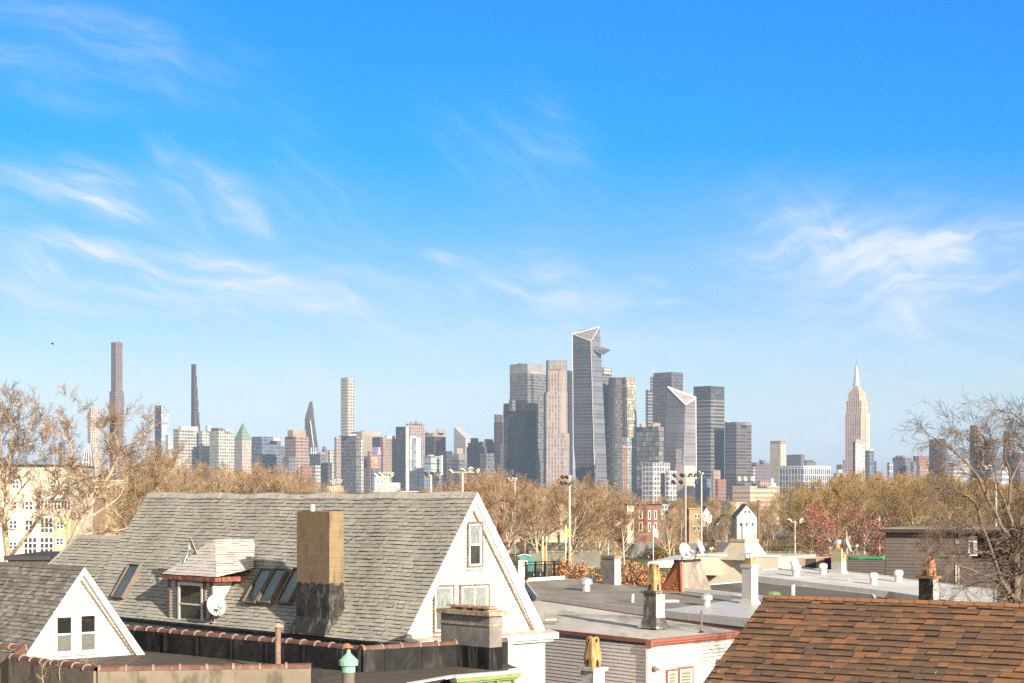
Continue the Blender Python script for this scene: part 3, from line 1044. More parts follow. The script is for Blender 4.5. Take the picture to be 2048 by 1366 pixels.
# ------------------------------------------------------------------ the small gabled house at the left
def small_house():
    s0 = P(281, 1303, 61.0)
    z0 = s0.z
    W, rise = 4.28, 2.84
    O = Vector((s0.x, s0.y, 0)) - gd * W
    q = lambda s, t, z: O + rd * s + gd * t + UP * z
    H = thing('small_gabled_house', 'small white gable with two sash windows and charcoal shingle roof', 'house', q(2, W / 2, 0))
    L, OH = 9.0, .16
    rz = z0 + rise
    fr = Fr(q(0, W / 2, rz), rd, -gd * W / 2 - UP * rise)
    bk = Fr(q(0, W / 2, rz), rd, gd * W / 2 - UP * rise)
    SL = math.hypot(W / 2, rise)
    mb = MB()
    rng = random.Random(9)
    shingles(mb, fr, [(-OH, 0), (L, 0), (L, SL + .1), (-OH, SL + .1)], .15, .024, .26, 0, rng, None, .5, 1)
    mb.face([bk.to3(-OH, 0), bk.to3(L, 0), bk.to3(L, SL + .1), bk.to3(-OH, SL + .1)], None, 0, .3)
    mb.face([bk.to3(-OH, SL + .1), bk.to3(-OH, 0), bk.to3(-OH, 0, -.05), bk.to3(-OH, SL + .1, -.05)], None, 0, .1)
    roof = mb.build('roof', [M['charcoal_shingle'], M['shingle_edge']], H)
    mb = MB()
    s = -OH
    while s < L:
        for F_ in (fr, bk):
            r = rng.uniform(.05, .6)
            mb.face([F_.to3(s, 0, .03), F_.to3(s + .3, 0, .018), F_.to3(s + .3, .14, .018), F_.to3(s, .14, .03)], None, 0, r)
        s += .28
    mb.build('ridge_cap', M['charcoal_shingle'], roof)
    mb = MB()
    k = W / 2 / rise
    siding(mb, O, gd, -rd, z0, rz - .03, lambda z: (z - z0) * k, lambda z: W - (z - z0) * k, .12, .016)
    mb.face([q(.002, 0, z0 - 2), q(.002, W, z0 - 2), q(.002, W, z0), q(.002, 0, z0)])
    mb.face([q(.002, 0, z0), q(.002, W, z0), q(.002, W / 2, rz)])
    mb.face([q(0, 0, 0), q(L, 0, 0), q(L, 0, z0), q(0, 0, z0)])
    mb.face([q(0, W, 0), q(L, W, 0), q(L, W, z0), q(0, W, z0)])
    mb.face([q(L, 0, 0), q(L, W, 0), q(L, W, z0), q(L, W / 2, rz - .02), q(L, 0, z0)])
    mb.face([q(0, 0, 0), q(0, W, 0), q(0, W, z0 - 2), q(0, 0, z0 - 2)])
    mb.build('wall', [M['siding'], M['siding_shadow']], H)
    mb = MB()
    for sg in (0, 1):
        base, pk = q(0, 0 if sg == 0 else W, z0), q(0, W / 2, rz)
        dv = (pk - base).normalized()
        inn = -(UP - dv * dv.z).normalized()
        wd = .20 if sg == 0 else .25
        o1, o2 = -rd * (OH + .02), rd * 0.0
        q0, q1 = base - dv * .1, pk
        A = [q0 + o1, q1 + o1, q1 + o1 + UP * inn.z * wd * 1.75, q0 + o1 + inn * wd]
        B = [p - o1 + o2 for p in A]
        mb.mesh(A + B, [(0, 1, 2, 3), (7, 6, 5, 4), (0, 3, 7, 4), (1, 0, 4, 5), (2, 1, 5, 6), (3, 2, 6, 7)])
    mb.build('bargeboard', M['white_trim'], H)
    mb = MB()
    base, pk = q(-.04, W, z0), q(-.04, W / 2, rz)
    dv = (pk - base).normalized()
    inn = -(UP - dv * dv.z).normalized()
    mb.tube([base + inn * .3 + dv * .15, pk + inn * .3 - dv * .3], .035, 5, cap=True)
    mb.build('rake_moulding', M['worn_wood'], H)
    gf = Fr(q(0, 0, 0), gd, UP)
    for x0, x1, y0, y1 in ((109, 144, 1231, 1306), (157, 191, 1228, 1303)):
        a, b = gf.hit(x0, (y0 + y1) / 2), gf.hit(x1, (y0 + y1) / 2)
        c, d = gf.hit((x0 + x1) / 2, y0), gf.hit((x0 + x1) / 2, y1)
        window(H, gf.to3((a[0] + b[0]) / 2, (c[1] + d[1]) / 2) - rd * .03, gd, -rd, b[0] - a[0], c[1] - d[1], casing=M['white_trim'], cw=.08, back=M['dark'], lower=M['blind'], proud=.06)
    mb = MB()
    a = gf.hit(108, 1311)
    mb.obox(gf.to3((gf.hit(108, 1300)[0] + gf.hit(194, 1300)[0]) / 2, a[1] + .02) - rd * .05, gd, rd, UP, (gf.hit(194, 1300)[0] - gf.hit(108, 1300)[0]) / 2, .05, .05)
    mb.build('sill', M['white_trim'], H)


small_house()


# ------------------------------------------------------------------ tar-roofed row house with tile-capped parapets
def coping(mb, pts, rad=.135, tile=.66, rng=random.Random(2)):
    """half-round clay tiles with raised collars along a wall top"""
    for a, b in zip(pts[:-1], pts[1:]):
        a, b = Vector(a), Vector(b)
        L = (b - a).length
        d = (b - a) / L
        side = Vector((d.y, -d.x, 0)).normalized()
        n = max(1, round(L / tile))
        for i in range(n):
            p0, p1 = a + d * (L * i / n), a + d * (L * (i + 1) / n)
            dz = rng.uniform(-.012, .012)
            prev = None
            st = ((0, rad * 1.22, 1), (.10, rad * 1.22, 1), (.101, rad * .96, 0), (1, rad * 1.0, 0))
            for f, r, mi in st:
                ring = []
                for k in range(9):
                    an = math.pi * k / 8
                    ring.append(p0 + (p1 - p0) * f + side * math.cos(an) * r + UP * (math.sin(an) * r * .95 + dz))
                if prev:
                    for k in range(8):
                        mb.face([prev[0][k], ring[k], ring[k + 1], prev[0][k + 1]], None, prev[1])
                prev = (ring, mi)
            for f, r in ((0, rad * 1.22),):
                mb.face([p0 + side * math.cos(math.pi * k / 8) * r + UP * (math.sin(math.pi * k / 8) * r * .95 + dz) for k in range(9)], None, 1)


def wallrun(mb, pts, z0, z1, th, mi=0):
    for a, b in zip(pts[:-1], pts[1:]):
        a, b = Vector((a[0], a[1], 0)), Vector((b[0], b[1], 0))
        d = (b - a).normalized()
        n = Vector((d.y, -d.x, 0))
        c = (a + b) / 2 + UP * (z0 + z1) / 2
        mb.obox(c, d, n, UP, (b - a).length / 2, th / 2, (z1 - z0) / 2, mi)


ROWZ = 6.75


def row_house():
    pz, rz = 7.42, ROWZ
    A, B, C = PZ(236, 1257, pz), PZ(722, 1299, pz), PZ(1012, 1283, pz)
    H = thing('row_house', 'flat tar roofed row house with clay tile capped parapets in front of the white gables', 'house', Vector((B.x, B.y - 3, 0)))
    N0, N1, N2 = PZ(26, 1316, pz), PZ(196, 1342, pz), PZ(622, 1336, pz)
    E0 = PZ(-30, 1300, pz + .12)
    E1 = PZ(50, 1306, pz + .12)
    # roof sheet
    mb = MB()
    z = lambda v, k=rz: Vector((v.x, v.y, k))
    r1 = PZ(1036, 1336, rz)
    r2 = PZ(905, 1352, rz)
    left = PZ(-250, 1290, rz)
    nb = [z(left), z(E1), z(N0), z(N1), z(N2), PZ(640, 1480, rz), PZ(760, 1420, rz), r2, r1, z(C), z(B), z(A), z(A) + rd * 3]
    mb.face(nb)
    mb.build('flat_roof', M['tar'], H)
    # back parapet
    mb = MB()
    th = .26
    wallrun(mb, [A + rd * 1.0, B, C], rz - .3, pz, th)
    # buttress strips under the tile joints
    for a, b, n in ((A, B, 7), (B, C, 4)):
        d = (b - a).normalized()
        o = Vector((d.y, -d.x, 0))
        for i in range(n):
            p = a + (b - a) * ((i + .6) / n)
            mb.obox(Vector((p.x, p.y, (rz + pz) / 2)) + o * (th / 2 + .01), d, o, UP, .05, .015, (pz - rz) / 2)
    bp = mb.build('rear_parapet', M['black_tar'], H, label='black tarred parapet with clay tile capping below the shingle roof')
    mb = MB()
    coping(mb, [A + rd * 1.0, B, C])
    mb.build('coping', [M['terracotta'], M['pale_terracotta']], bp)
    mb = MB()
    d = (C - B).normalized()
    mb.obox(Vector((C.x, C.y, (rz + pz) / 2 + .02)) + d * .05, d, Vector((d.y, -d.x, 0)), UP, .09, .17, (pz - rz) / 2 + .03)
    mb.build('end_pier', M['pale_cement'], bp)
    # near parapet
    mb = MB()
    wallrun(mb, [N0, N1, N2], 0.0, pz, th)
    fp = mb.build('front_parapet', M['stucco'], H, label='stained grey rendered parapet with clay tile capping in front')
    mb = MB()
    coping(mb, [N0, N1, N2], .13, .66)
    mb.build('coping', [M['terracotta'], M['pale_terracotta']], fp)
    mb = MB()
    wallrun(mb, [E0, E1 - gd * .05], 0.0, pz + .1, th)
    wallrun(mb, [Vector((E1.x, E1.y, 0)), Vector((N0.x, N0.y, 0))], 0, pz, .25)
    sp = mb.build('side_parapet', M['stucco'], H)
    mb = MB()
    coping(mb, [E0 + UP * .1, E1 + UP * .1, N0 + UP * .06], .13, .6)
    mb.build('coping', [M['terracotta'], M['pale_terracotta']], sp)
    mb = MB()
    d = (N2 - N1).normalized()
    mb.obox(Vector((N2.x, N2.y, pz / 2)) + d * .14, d, Vector((d.y, -d.x, 0)), UP, .135, .16, pz / 2 - .01)
    mb.build('end_pier', M['black_tar'], fp)
    # chimney on the rear parapet
    zc = 12 - (1228 - YH) / F * 56.3
    P0, P1 = B + (C - B) * .545, B + (C - B) * .90
    d = (P1 - P0).normalized()
    o = Vector((d.y, -d.x, 0))
    c = (P0 + P1) / 2
    w = (P1 - P0).length / 2
    # oriented with the house so both faces show
    k0 = PZ(979, 1340, ROWZ)
    kc = lambda a, b, zz: Vector((k0.x, k0.y, 0)) + rd * a + gd * b + UP * zz
    cw_, cd = 2.3, .50
    mb = MB()
    mb.obox(kc(cw_ / 2, cd / 2, (pz + zc) / 2), rd, gd, UP, cw_ / 2, cd / 2, (zc - pz) / 2)
    ck = mb.build('chimney', [M['grey_cement']], H, label='squat grey cement chimney with tarred base and slab cap')
    mb = MB()
    mb.obox(kc(cw_ / 2, cd / 2, pz / 2), rd, gd, UP, cw_ / 2 + .015, cd / 2 + .015, pz / 2)
    mb.build('tarred_base', mat('running black tar', (.014, .013, .013), .5, .5, 3, stain=(.2, .18, .16), stain_amt=.45, stain_scale=5, bump=.3, bscale=20, stretch=(1, 1, .2)), ck)
    mb = MB()
    mb.obox(kc(cw_ / 2, cd / 2, zc - .30), rd, gd, UP, cw_ / 2 + .03, cd / 2 + .03, .03)
    mb.obox(kc(cw_ / 2, cd / 2, zc + .05), rd, gd, UP, cw_ / 2 + .11, cd / 2 + .11, .065)
    mb.build('cap_slab', mat('mossy cement cap', (.33, .27, .17), .9, .3, 5, stain=(.12, .1, .06), stain_amt=.7, stain_scale=5), ck)
    mb = MB()
    for a in (.25, .75, 1.25, 1.8):
        mb.obox(kc(a, cd / 2, zc + .155), rd, gd, UP, .1, cd / 2 - .06, .04)
    for a, b in ((.05, .9), (.95, 1.55), (1.6, 2.05)):
        mb.obox(kc((a + b) / 2, cd / 2, zc + .225), rd, gd, UP, (b - a) / 2, cd / 2 - .02, .03)
    mb.build('brick_vent', mat('loose cap bricks', (.42, .27, .2), .85, .3, 7), ck)
    mb = MB()
    mb.face([kc(-.02, .02, zc - .1), kc(-.02, cd, zc - .1), kc(-.02, cd, 5), kc(-.02, .02, 5)])
    # green cornice of the street front
    mb = MB()
    a0, a1 = PZ(905, 1348, rz + .1), PZ(1036, 1337, rz + .1)
    dd = (a1 - a0).normalized()
    nn = Vector((dd.y, -dd.x, 0))
    L = (a1 - a0).length
    cc = (a0 + a1) / 2
    mb.obox(Vector((cc.x, cc.y, rz + .02)) + nn * .0, dd, nn, UP, L / 2, .16, .035)
    b0, b1 = PZ(820, 1368, rz), PZ(904, 1353, rz)
    d2 = (b1 - b0).normalized()
    n2 = Vector((d2.y, -d2.x, 0))
    c2 = (b0 + b1) / 2
    mb.obox(Vector((c2.x, c2.y, rz + .0)), d2, n2, UP, (b1 - b0).length / 2, .12, .03)
    cn = mb.build('white_coping', M['white_trim'], H)
    mb = MB()
    mb.obox(Vector((cc.x, cc.y, rz - .08)) + nn * .02, dd, nn, UP, L / 2 - .02, .15, .06)
    mb.obox(Vector((cc.x, cc.y, rz - .17)) + nn * .0, dd, nn, UP, L / 2 - .08, .1, .03)
    mb.obox(Vector((cc.x, cc.y, rz - .55)) - nn * .08, dd, nn, UP, L / 2 - .12, .06, .40)
    for f in (-.8, -.25, .35, .92):
        mb.obox(Vector((cc.x, cc.y, rz - .38)) + dd * (L / 2 - .12) * f + nn * .03, dd, nn, UP, .05, .07, .17)
    mb.build('cornice', M['green_paint'], H)
    return H


row_house()


def lathe_thing(name, label, cat, loc, parts, group=None):
    t = thing(name, label, cat, loc, group)
    for nm, prof, m, seg in parts:
        mb = MB()
        mb.lathe(loc, prof, seg)
        mb.build(nm, m, t)
    return t


# rusty vent pipe and green-capped vent standing on the tar roof
v = PZ(556, 1341, ROWZ)
lathe_thing('vent_pipe', 'tall rusty vent pipe with a conical cap on the tar roof', 'vent', v, [
    ('pipe', [(.085, 0), (.085, 1.30)], M['rust_pipe'], 14),
    ('cap', [(.10, 1.28), (.17, 1.30), (.16, 1.33), (.03, 1.41)], mat('rusty pale cap', (.50, .33, .2), .7, .4, 9), 14)])
v = PZ(697, 1392, ROWZ)
lathe_thing('green_capped_vent', 'short vent with verdigris cap and orange finial on the tar roof', 'vent', v, [
    ('pipe', [(.17, 0), (.16, .62)], mat('brown vent pipe', (.16, .13, .11), .7, .2, 5), 16),
    ('collar', [(.18, .62), (.18, .80)], M['copper_green'], 16),
    ('cap', [(.25, .80), (.26, .93), (.06, 1.12), (.05, 1.2)], M['copper_green'], 16),
    ('finial', [(.03, 1.2), (.03, 1.25), (.13, 1.27), (.12, 1.29), (.03, 1.34)], M['rust'], 10)])


# ------------------------------------------------------------------ satellite dishes
def dish_proto(name, label, loc, rz, group, tilt=22, scale=1.0, roll=0):
    t = thing(name, label, 'satellite dish', loc, group, rz)
    t.scale = (scale,) * 3
    W0 = Vector((0, 0, 0))
    def b(mb, nm, m, par, smooth=False):
        o = mb.build(nm, m, None, smooth, origin=W0)
        o.parent = par
        o.location = (0, 0, 0)
        return o
    # local +Y is where the dish looks
    ct, st = math.cos(R(tilt)), math.sin(R(tilt))
    ax = Vector((0, ct, st))
    up = Vector((0, -st, ct))
    c = Vector((0, .12, .62))
    mb = MB()
    rings, seg = 6, 28
    vs, fs = [c.copy()], []
    for i in range(1, rings + 1):
        f = i / rings
        for k in range(seg):
            a = 2 * math.pi * k / seg
            vs.append(c + Vector((1, 0, 0)) * .36 * f * math.cos(a) + up * .41 * f * math.sin(a) + ax * (.075 * f * f))
    for k in range(seg):
        fs.append((0, 1 + k, 1 + (k + 1) % seg))
    for i in range(rings - 1):
        for k in range(seg):
            fs.append((1 + i * seg + k, 1 + (i + 1) * seg + k, 1 + (i + 1) * seg + (k + 1) % seg, 1 + i * seg + (k + 1) % seg))
    n0 = len(vs)
    vs2 = [v - ax * .02 for v in vs]
    fs2 = [tuple(n0 + q for q in reversed(f)) for f in fs]
    rim = [(1 + (rings - 1) * seg + k, 1 + (rings - 1) * seg + (k + 1) % seg, n0 + 1 + (rings - 1) * seg + (k + 1) % seg, n0 + 1 + (rings - 1) * seg + k) for k in range(seg)]
    mb.mesh(vs + vs2, fs + fs2 + rim)
    b(mb, 'reflector', M['dish'], t, True)
    mb = MB()
    mb.tube([(0, -.06, 0), (0, -.06, .42), (0, .02, .6)], [.025, .025, .03], 8, cap=True)
    mb.obox((0, -.06, .01), (1, 0, 0), (0, 1, 0), (0, 0, 1), .1, .08, .012)
    mb.obox((0, .03, .6), (1, 0, 0), (0, 1, 0), (0, 0, 1), .07, .05, .09)
    mb.tube([(.1, -.2, .0), (0, -.06, .35)], .012, 5)
    mb.tube([(-.1, -.2, .0), (0, -.06, .35)], .012, 5)
    b(mb, 'mast', M['dish_metal'], t)
    mb = MB()
    f = c + ax * .48 - up * .24
    mb.tube([c - up * .38 + ax * .03, c - up * .42 + ax * .2, f], .016, 6)
    b(mb, 'feed_arm', M['dish_metal'], t)
    mb = MB()
    mb.obox(f + up * .05, (1, 0, 0), ax, up, .09, .06, .055)
    mb.lathe(f - ax * .04 + up * .05, [(.05, 0), (.05, -.05)], 10, axis=ax)
    b(mb, 'feed_horn', M['dish'], t)
    return t


fa = lambda dx, dy: math.atan2(-dx, dy)
DG = 'satellite dishes on the roofs'
p = FR.hit(430, 1246)
loc = FR.to3(p[0], p[1], .0)
DISH = dish_proto('satellite_dish', 'pale satellite dish on the shingles beside the dormer window', loc, fa(.45, -.88), DG, 22, 1.04)
s0_, s1_, tf_, dzt_, rz_, ms_ = DORM
dup(DISH, hp(ms_ + .42, tf_ + .25, dzt_ + .62), fa(1, .22), 'satellite dish seen edge on upon the dormer roof', DG, (1.0,) * 3)
# ------------------------------------------------------------------ house with red trimmed flat roof
def bands(mb, a, b, z0, z1, n, step=.12, out=.016, mi=0):
    """clapboards between two ground points"""
    a, b = Vector((a.x, a.y, 0)), Vector((b.x, b.y, 0))
    u = (b - a).normalized()
    L = (b - a).length
    siding(mb, a, u, n, z0, z1, lambda z: 0, lambda z: L, step, out, mi)
    mb.face([a + UP * z0 - n * .002, b + UP * z0 - n * .002, b + UP * z1 - n * .002, a + UP * z1 - n * .002], None, mi)


def outward(a, b, inside):
    d = (b - a)
    n = Vector((d.y, -d.x, 0)).normalized()
    if n.dot(Vector((inside.x - a.x, inside.y - a.y, 0))) > 0:
        n = -n
    return n


def red_trim_house():
    z = 7.0
    N = PZ(1297, 1284, z)
    E = PZ(1484, 1266, z + .02)
    W2 = PZ(1088, 1262, z + .04)
    W2 = N + (W2 - N).normalized() * 12
    W2.z = z + .1
    Fr2 = PZ(1300, 1238, z + .3)
    X = E + (PZ(1085, 1212, 7.35) - E).normalized() * 13
    X.z = 7.5
    H = thing('red_trimmed_house', 'pale clapboard house with streaked cream flat roof edged in red', 'house', Vector((N.x, N.y + 3, 0)))
    mid = (N + E + W2 + X) / 4
    mb = MB()
    up = Vector((0, 0, .06))
    q = [N, E, X, W2]
    # gentle sag across the roof so that coating pools
    n = 10
    for i in range(n):
        for j in range(n):
            def g(u, v):
                p = (N * (1 - u) + E * u) * (1 - v) + (W2 * (1 - u) + X * u) * v
                return p + UP * (.06 + .05 * math.sin(u * 5 + v * 3) * (u * (1 - u)) * 2)
            mb.face([g(i / n, j / n), g((i + 1) / n, j / n), g((i + 1) / n, (j + 1) / n), g(i / n, (j + 1) / n)])
    mb.build('roof', M['cream_roof'], H, smooth=True)
    nl = outward(N, W2, mid)
    nr = outward(N, E, mid)
    mb = MB()
    bands(mb, W2, N, 0.3, z - .12, nl, .125)
    mb.build('left_wall', [M['siding_pale'], M['pale_shadow']], H)
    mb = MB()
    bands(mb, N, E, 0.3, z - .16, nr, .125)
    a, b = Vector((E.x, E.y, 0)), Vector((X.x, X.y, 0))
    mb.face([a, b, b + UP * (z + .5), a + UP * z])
    mb.build('right_wall', [M['siding'], M['siding_shadow']], H)
    mb = MB()
    for p in (N,):
        mb.obox(Vector((p.x, p.y, z / 2 - .1)) + (nl + nr) * .01, nr, nl, UP, .06, .06, z / 2 - .1)
    mb.build('corner_board', M['white_trim'], H)
    mb = MB()
    def edge(a, b, n, h, th, dz):
        d = (b - a)
        L = d.length
        d = d / L
        c = (a + b) / 2
        upv = (UP - d * d.z).normalized()
        mb.obox(c + n * th / 2 + UP * dz, d, n, upv, L / 2 + .02, th / 2, h / 2)
    edge(N + nl * .0, W2, nl, .14, .05, .02)
    edge(E, X, outward(E, X, mid), .10, .05, .05)
    edge(W2, X, outward(W2, X, mid), .10, .05, .05)
    mb.build('edge_strip', M['red_trim'], H)
    mb = MB()
    edge(N, E, nr, .10, .20, .03)
    edge(N, E, nr, .09, .14, -.06)
    edge(N, E, nr, .06, .07, -.13)
    mb.obox(N + nl * .06 + nr * .1 - UP * .06, nr, nl, UP, .12, .05, .13)
    mb.build('gutter', M['red_trim'], H)
    # window pair and lamp on the sunlit wall
    u = (E - N).normalized()
    wf = Fr(Vector((N.x, N.y, 0)), Vector((u.x, u.y, 0)), UP)
    slat = M['blind_slats']
    for x0, x1, y0, y1 in ((1333, 1351, 1343, 1420), (1357, 1381, 1339, 1420), (1433, 1452, 1323, 1400)):
        a, b = wf.hit(x0, y0), wf.hit(x1, y1)
        window(H, wf.to3((a[0] + b[0]) / 2, (a[1] + b[1]) / 2) + nr * .03, wf.ex, nr, b[0] - a[0], a[1] - b[1], casing=M['red_trim'], cw=.07, back=slat, proud=.05, rail=False)
    a = wf.hit(1306, 1337)
    mb = MB()
    c = wf.to3(*a)
    pts = [(-.1, .02, .07), (.1, .02, .07), (.1, .02, -.06), (-.1, .02, -.06), (-.13, .2, -.02), (.13, .2, -.02), (.13, .2, -.07), (-.13, .2, -.07)]
    mb.mesh([c + wf.ex * x + nr * y + UP * zz for x, y, zz in pts], [(0, 1, 2, 3), (0, 4, 5, 1), (4, 7, 6, 5), (7, 3, 2, 6), (0, 3, 7, 4), (1, 5, 6, 2)])
    mb.build('wall_lamp', M['rust_pipe'], H)
    return z


M['blind_slats'] = (lambda: None)()
def slat_mat():
    m, t, b = newmat('cream window blinds')
    co = t.n('ShaderNodeTexCoord').outputs['Object']
    sp = t.n('ShaderNodeSeparateXYZ')
    t.link(co, sp.inputs[0])
    f = t.m('GREATER_THAN', t.m('FRACT', t.m('MULTIPLY', sp.outputs[2], 9.0)), .35)
    t.link(t.mix(f, (.27, .24, .18), (.58, .54, .45)), b.inputs['Base Color'])
    return m
M['blind_slats'] = slat_mat()
red_trim_house()


# ------------------------------------------------------------------ clay "owl" chimney pots
def chimney_pot_thing(name, label, base, zc, cw, cd, pot_h, pot_w, stack_m, cap_m, pot_m, foot=True, zb=0.0, side_m=None, pinch=False):
    """square stack with cap and a clay pot pierced by two round eyes; base is the near corner on the roof"""
    H = thing(name, label, 'chimney', (base.x, base.y, zb))
    ey = lambda a, b, z: Vector((base.x, base.y, 0)) + rd * a + gd * b + UP * z
    mb = MB()
    mb.obox(ey(cw / 2, cd / 2, (zb + zc) / 2), rd, gd, UP, cw / 2, cd / 2, (zc - zb) / 2)
    if foot:
        zf = base.z
        p = lambda k, z: [ey(-k, -k, z), ey(cw + k, -k, z), ey(cw + k, cd + k, z), ey(-k, cd + k, z)]
        mb.loft(p(.16, zf - .02), p(.06, zf + .12), 0, False)
        mb.loft(p(.06, zf + .12), p(.012, zf + .36), 0, False)
    mats = [stack_m]
    if side_m is not None:
        mb.face([ey(-.004, .0, zb), ey(-.004, cd, zb), ey(-.004, cd, zc - .02), ey(-.004, 0, zc - .02)], None, 1)
        mats.append(side_m)
    mb.build('stack', mats, H)
    mb = MB()
    mb.obox(ey(cw / 2, cd / 2, zc + .035), rd, gd, UP, cw / 2 + .07, cd / 2 + .07, .045)
    mb.build('cap', cap_m, H)
    c = ey(cw / 2, cd / 2, zc + .08)
    w = pot_w / 2
    prof = [(.92, 0), (1.0, .12), (1.12, .30), (1.06, .45), (.86, .72), (.80, .98)] if pinch else [(1.02, 0), (1.05, .25), (1.0, .4), (.86, .72), (.80, .98)]
    mb = MB()
    ch = .16
    def ring(k, z):
        a = w * k
        b = a * (1 - ch)
        return [c + rd * x + gd * y + UP * z for x, y in ((-b, -a), (b, -a), (a, -b), (a, b), (b, a), (-b, a), (-a, b), (-a, -b))]
    for (k0, h0), (k1, h1) in zip(prof[:-1], prof[1:]):
        mb.loft(ring(k0, h0 * pot_h * .84), ring(k1, h1 * pot_h * .84), 0, False)
    top = .98 * pot_h * .84
    # crest: arched rim round each eye
    for ax, pe in ((rd, gd), (-rd, gd), (gd, rd), (-gd, rd)):
        o = c + ax * (w * .79) + UP * top
        r = w * .66
        pts = [o + pe * (-w * .66) - UP * .03, o + pe * (w * .66) - UP * .03]
        arc = [o + pe * (r * math.cos(t)) + UP * (pot_h * .01 + r * .5 * math.sin(t)) for t in [math.pi * i / 10 for i in range(11)]]
        fr = [pts[1]] + arc + [pts[0]]
        bk = [q - ax * .04 for q in fr]
        n = len(fr)
        mb.mesh(fr + bk, [tuple(range(n)), tuple(range(2 * n - 1, n - 1, -1))] + [(i, i + n, (i + 1) % n + n, (i + 1) % n) for i in range(n)])
    pot = mb.build('chimney_pot', pot_m, H)
    # dark eyes and throat slits set in rings
    mb = MB()
    rg = MB()
    for ax, pe in ((-rd, gd), (-gd, rd)):
        e = c + ax * (w * .835) + UP * (top - w * .16)
        mb.lathe(e, [(w * .30, 0), (w * .30, .008)], 16, axis=ax)
        rg.tube([e + ax * .006 + pe * (w * .34 * math.cos(t)) + UP * (w * .34 * math.sin(t)) for t in [2 * math.pi * i / 14 for i in range(15)]], .014, 5)
        s = c + ax * (w * 1.06) + UP * (pot_h * .17)
        rr = w * .22
        arch = [s - pe * rr - UP * pot_h * .15, s + pe * rr - UP * pot_h * .15] + [s + pe * rr * math.cos(t) + UP * rr * 1.5 * math.sin(t) for t in [math.pi * i / 8 for i in range(9)]]
        mb.face([q + ax * w * .06 for q in arch])
    mb.build('flue_opening', M['dark'], pot)
    rg.build('eye_ring', pot_m, pot)
    return H


speck = mat('weathered grey and black render', (.10, .095, .09), .85, .5, 3, stain=(.50, .47, .42), stain_amt=.75, stain_scale=4, bump=.4, bscale=14)
pale_speck = mat('flaking grey render', (.42, .40, .36), .85, .3, 4, stain=(.10, .09, .08), stain_amt=.7, stain_scale=4, bump=.4, bscale=14)
b = PZ(1312, 1256, 7.2)
zc = 12 - (1187 - YH) / F * b.y
chimney_pot_thing('owl_pot_chimney', 'black and grey chimney on the cream flat roof with a buff clay pot', b, zc, .64, .46, 1.12, .37, speck, speck, M['clay_yellow'], True, b.z - .1, pale_speck)
b = PZ(1190, 1450, 5.2)
b = P(1187, 1342, 48.0)
zc = 12 - (1342 - YH) / F * b.y
chimney_pot_thing('whitewashed_chimney', 'peeling whitewashed chimney with an owl faced buff clay pot', Vector((b.x, b.y, zc)), zc, .48, .40, .88, .33, pale_speck, pale_speck, mat('weathered buff clay', (.38, .25, .10), .8, .3, 7, stain=(.10, .065, .035), stain_amt=.85, stain_scale=6, stretch=(1, 1, .4)), False, 0.0, M['white_trim'], True)
b = P(1866, 1200, 62.0)
zc = 12 - (1157 - YH) / F * b.y
chimney_pot_thing('rusty_pot_chimney', 'dark brick chimney with a crumbling rust clay pot behind the brown roof', Vector((b.x, b.y, zc - 1.5)), zc, .58, .32, .74, .36, mat('black stained brick', (.035, .03, .03), .9, .5, 5, stain=(.16, .13, .12), stain_amt=.6, stain_scale=3), M['clay_rust'], M['clay_rust'], False, 0.0, mat('pale mottled brick', (.48, .42, .38), .9, .25, 4))

# thin rusty pipe near the red gutter
v = PZ(1403, 1265, 7.10)
lathe_thing('thin_vent_pipe', 'thin dark rusty pipe standing near the red gutter', 'vent', v, [
    ('pipe', [(.045, .0), (.04, .12), (.033, .14), (.033, .78)], M['rust_pipe'], 10),
    ('flange', [(.10, -.02), (.09, .03), (.05, .07)], M['dark_trim'], 12)])
v = PZ(1104, 1243, 7.28)
t = thing('roof_scupper', 'small pale metal pipe stub lying on the cream roof', 'vent', v)
mb = MB()
mb.tube([v + Vector((-.25, 0, .04)), v + Vector((.16, -.05, .07))], .06, 10, cap=True)
mb.build('pipe', M['pale_cement'], t)
mb = MB()
mb.obox(v + Vector((-.05, 0, -.01)), (1, 0, 0), (0, 1, 0), UP, .3, .12, .02)
mb.build('base_plate', M['dark_roof'], t)


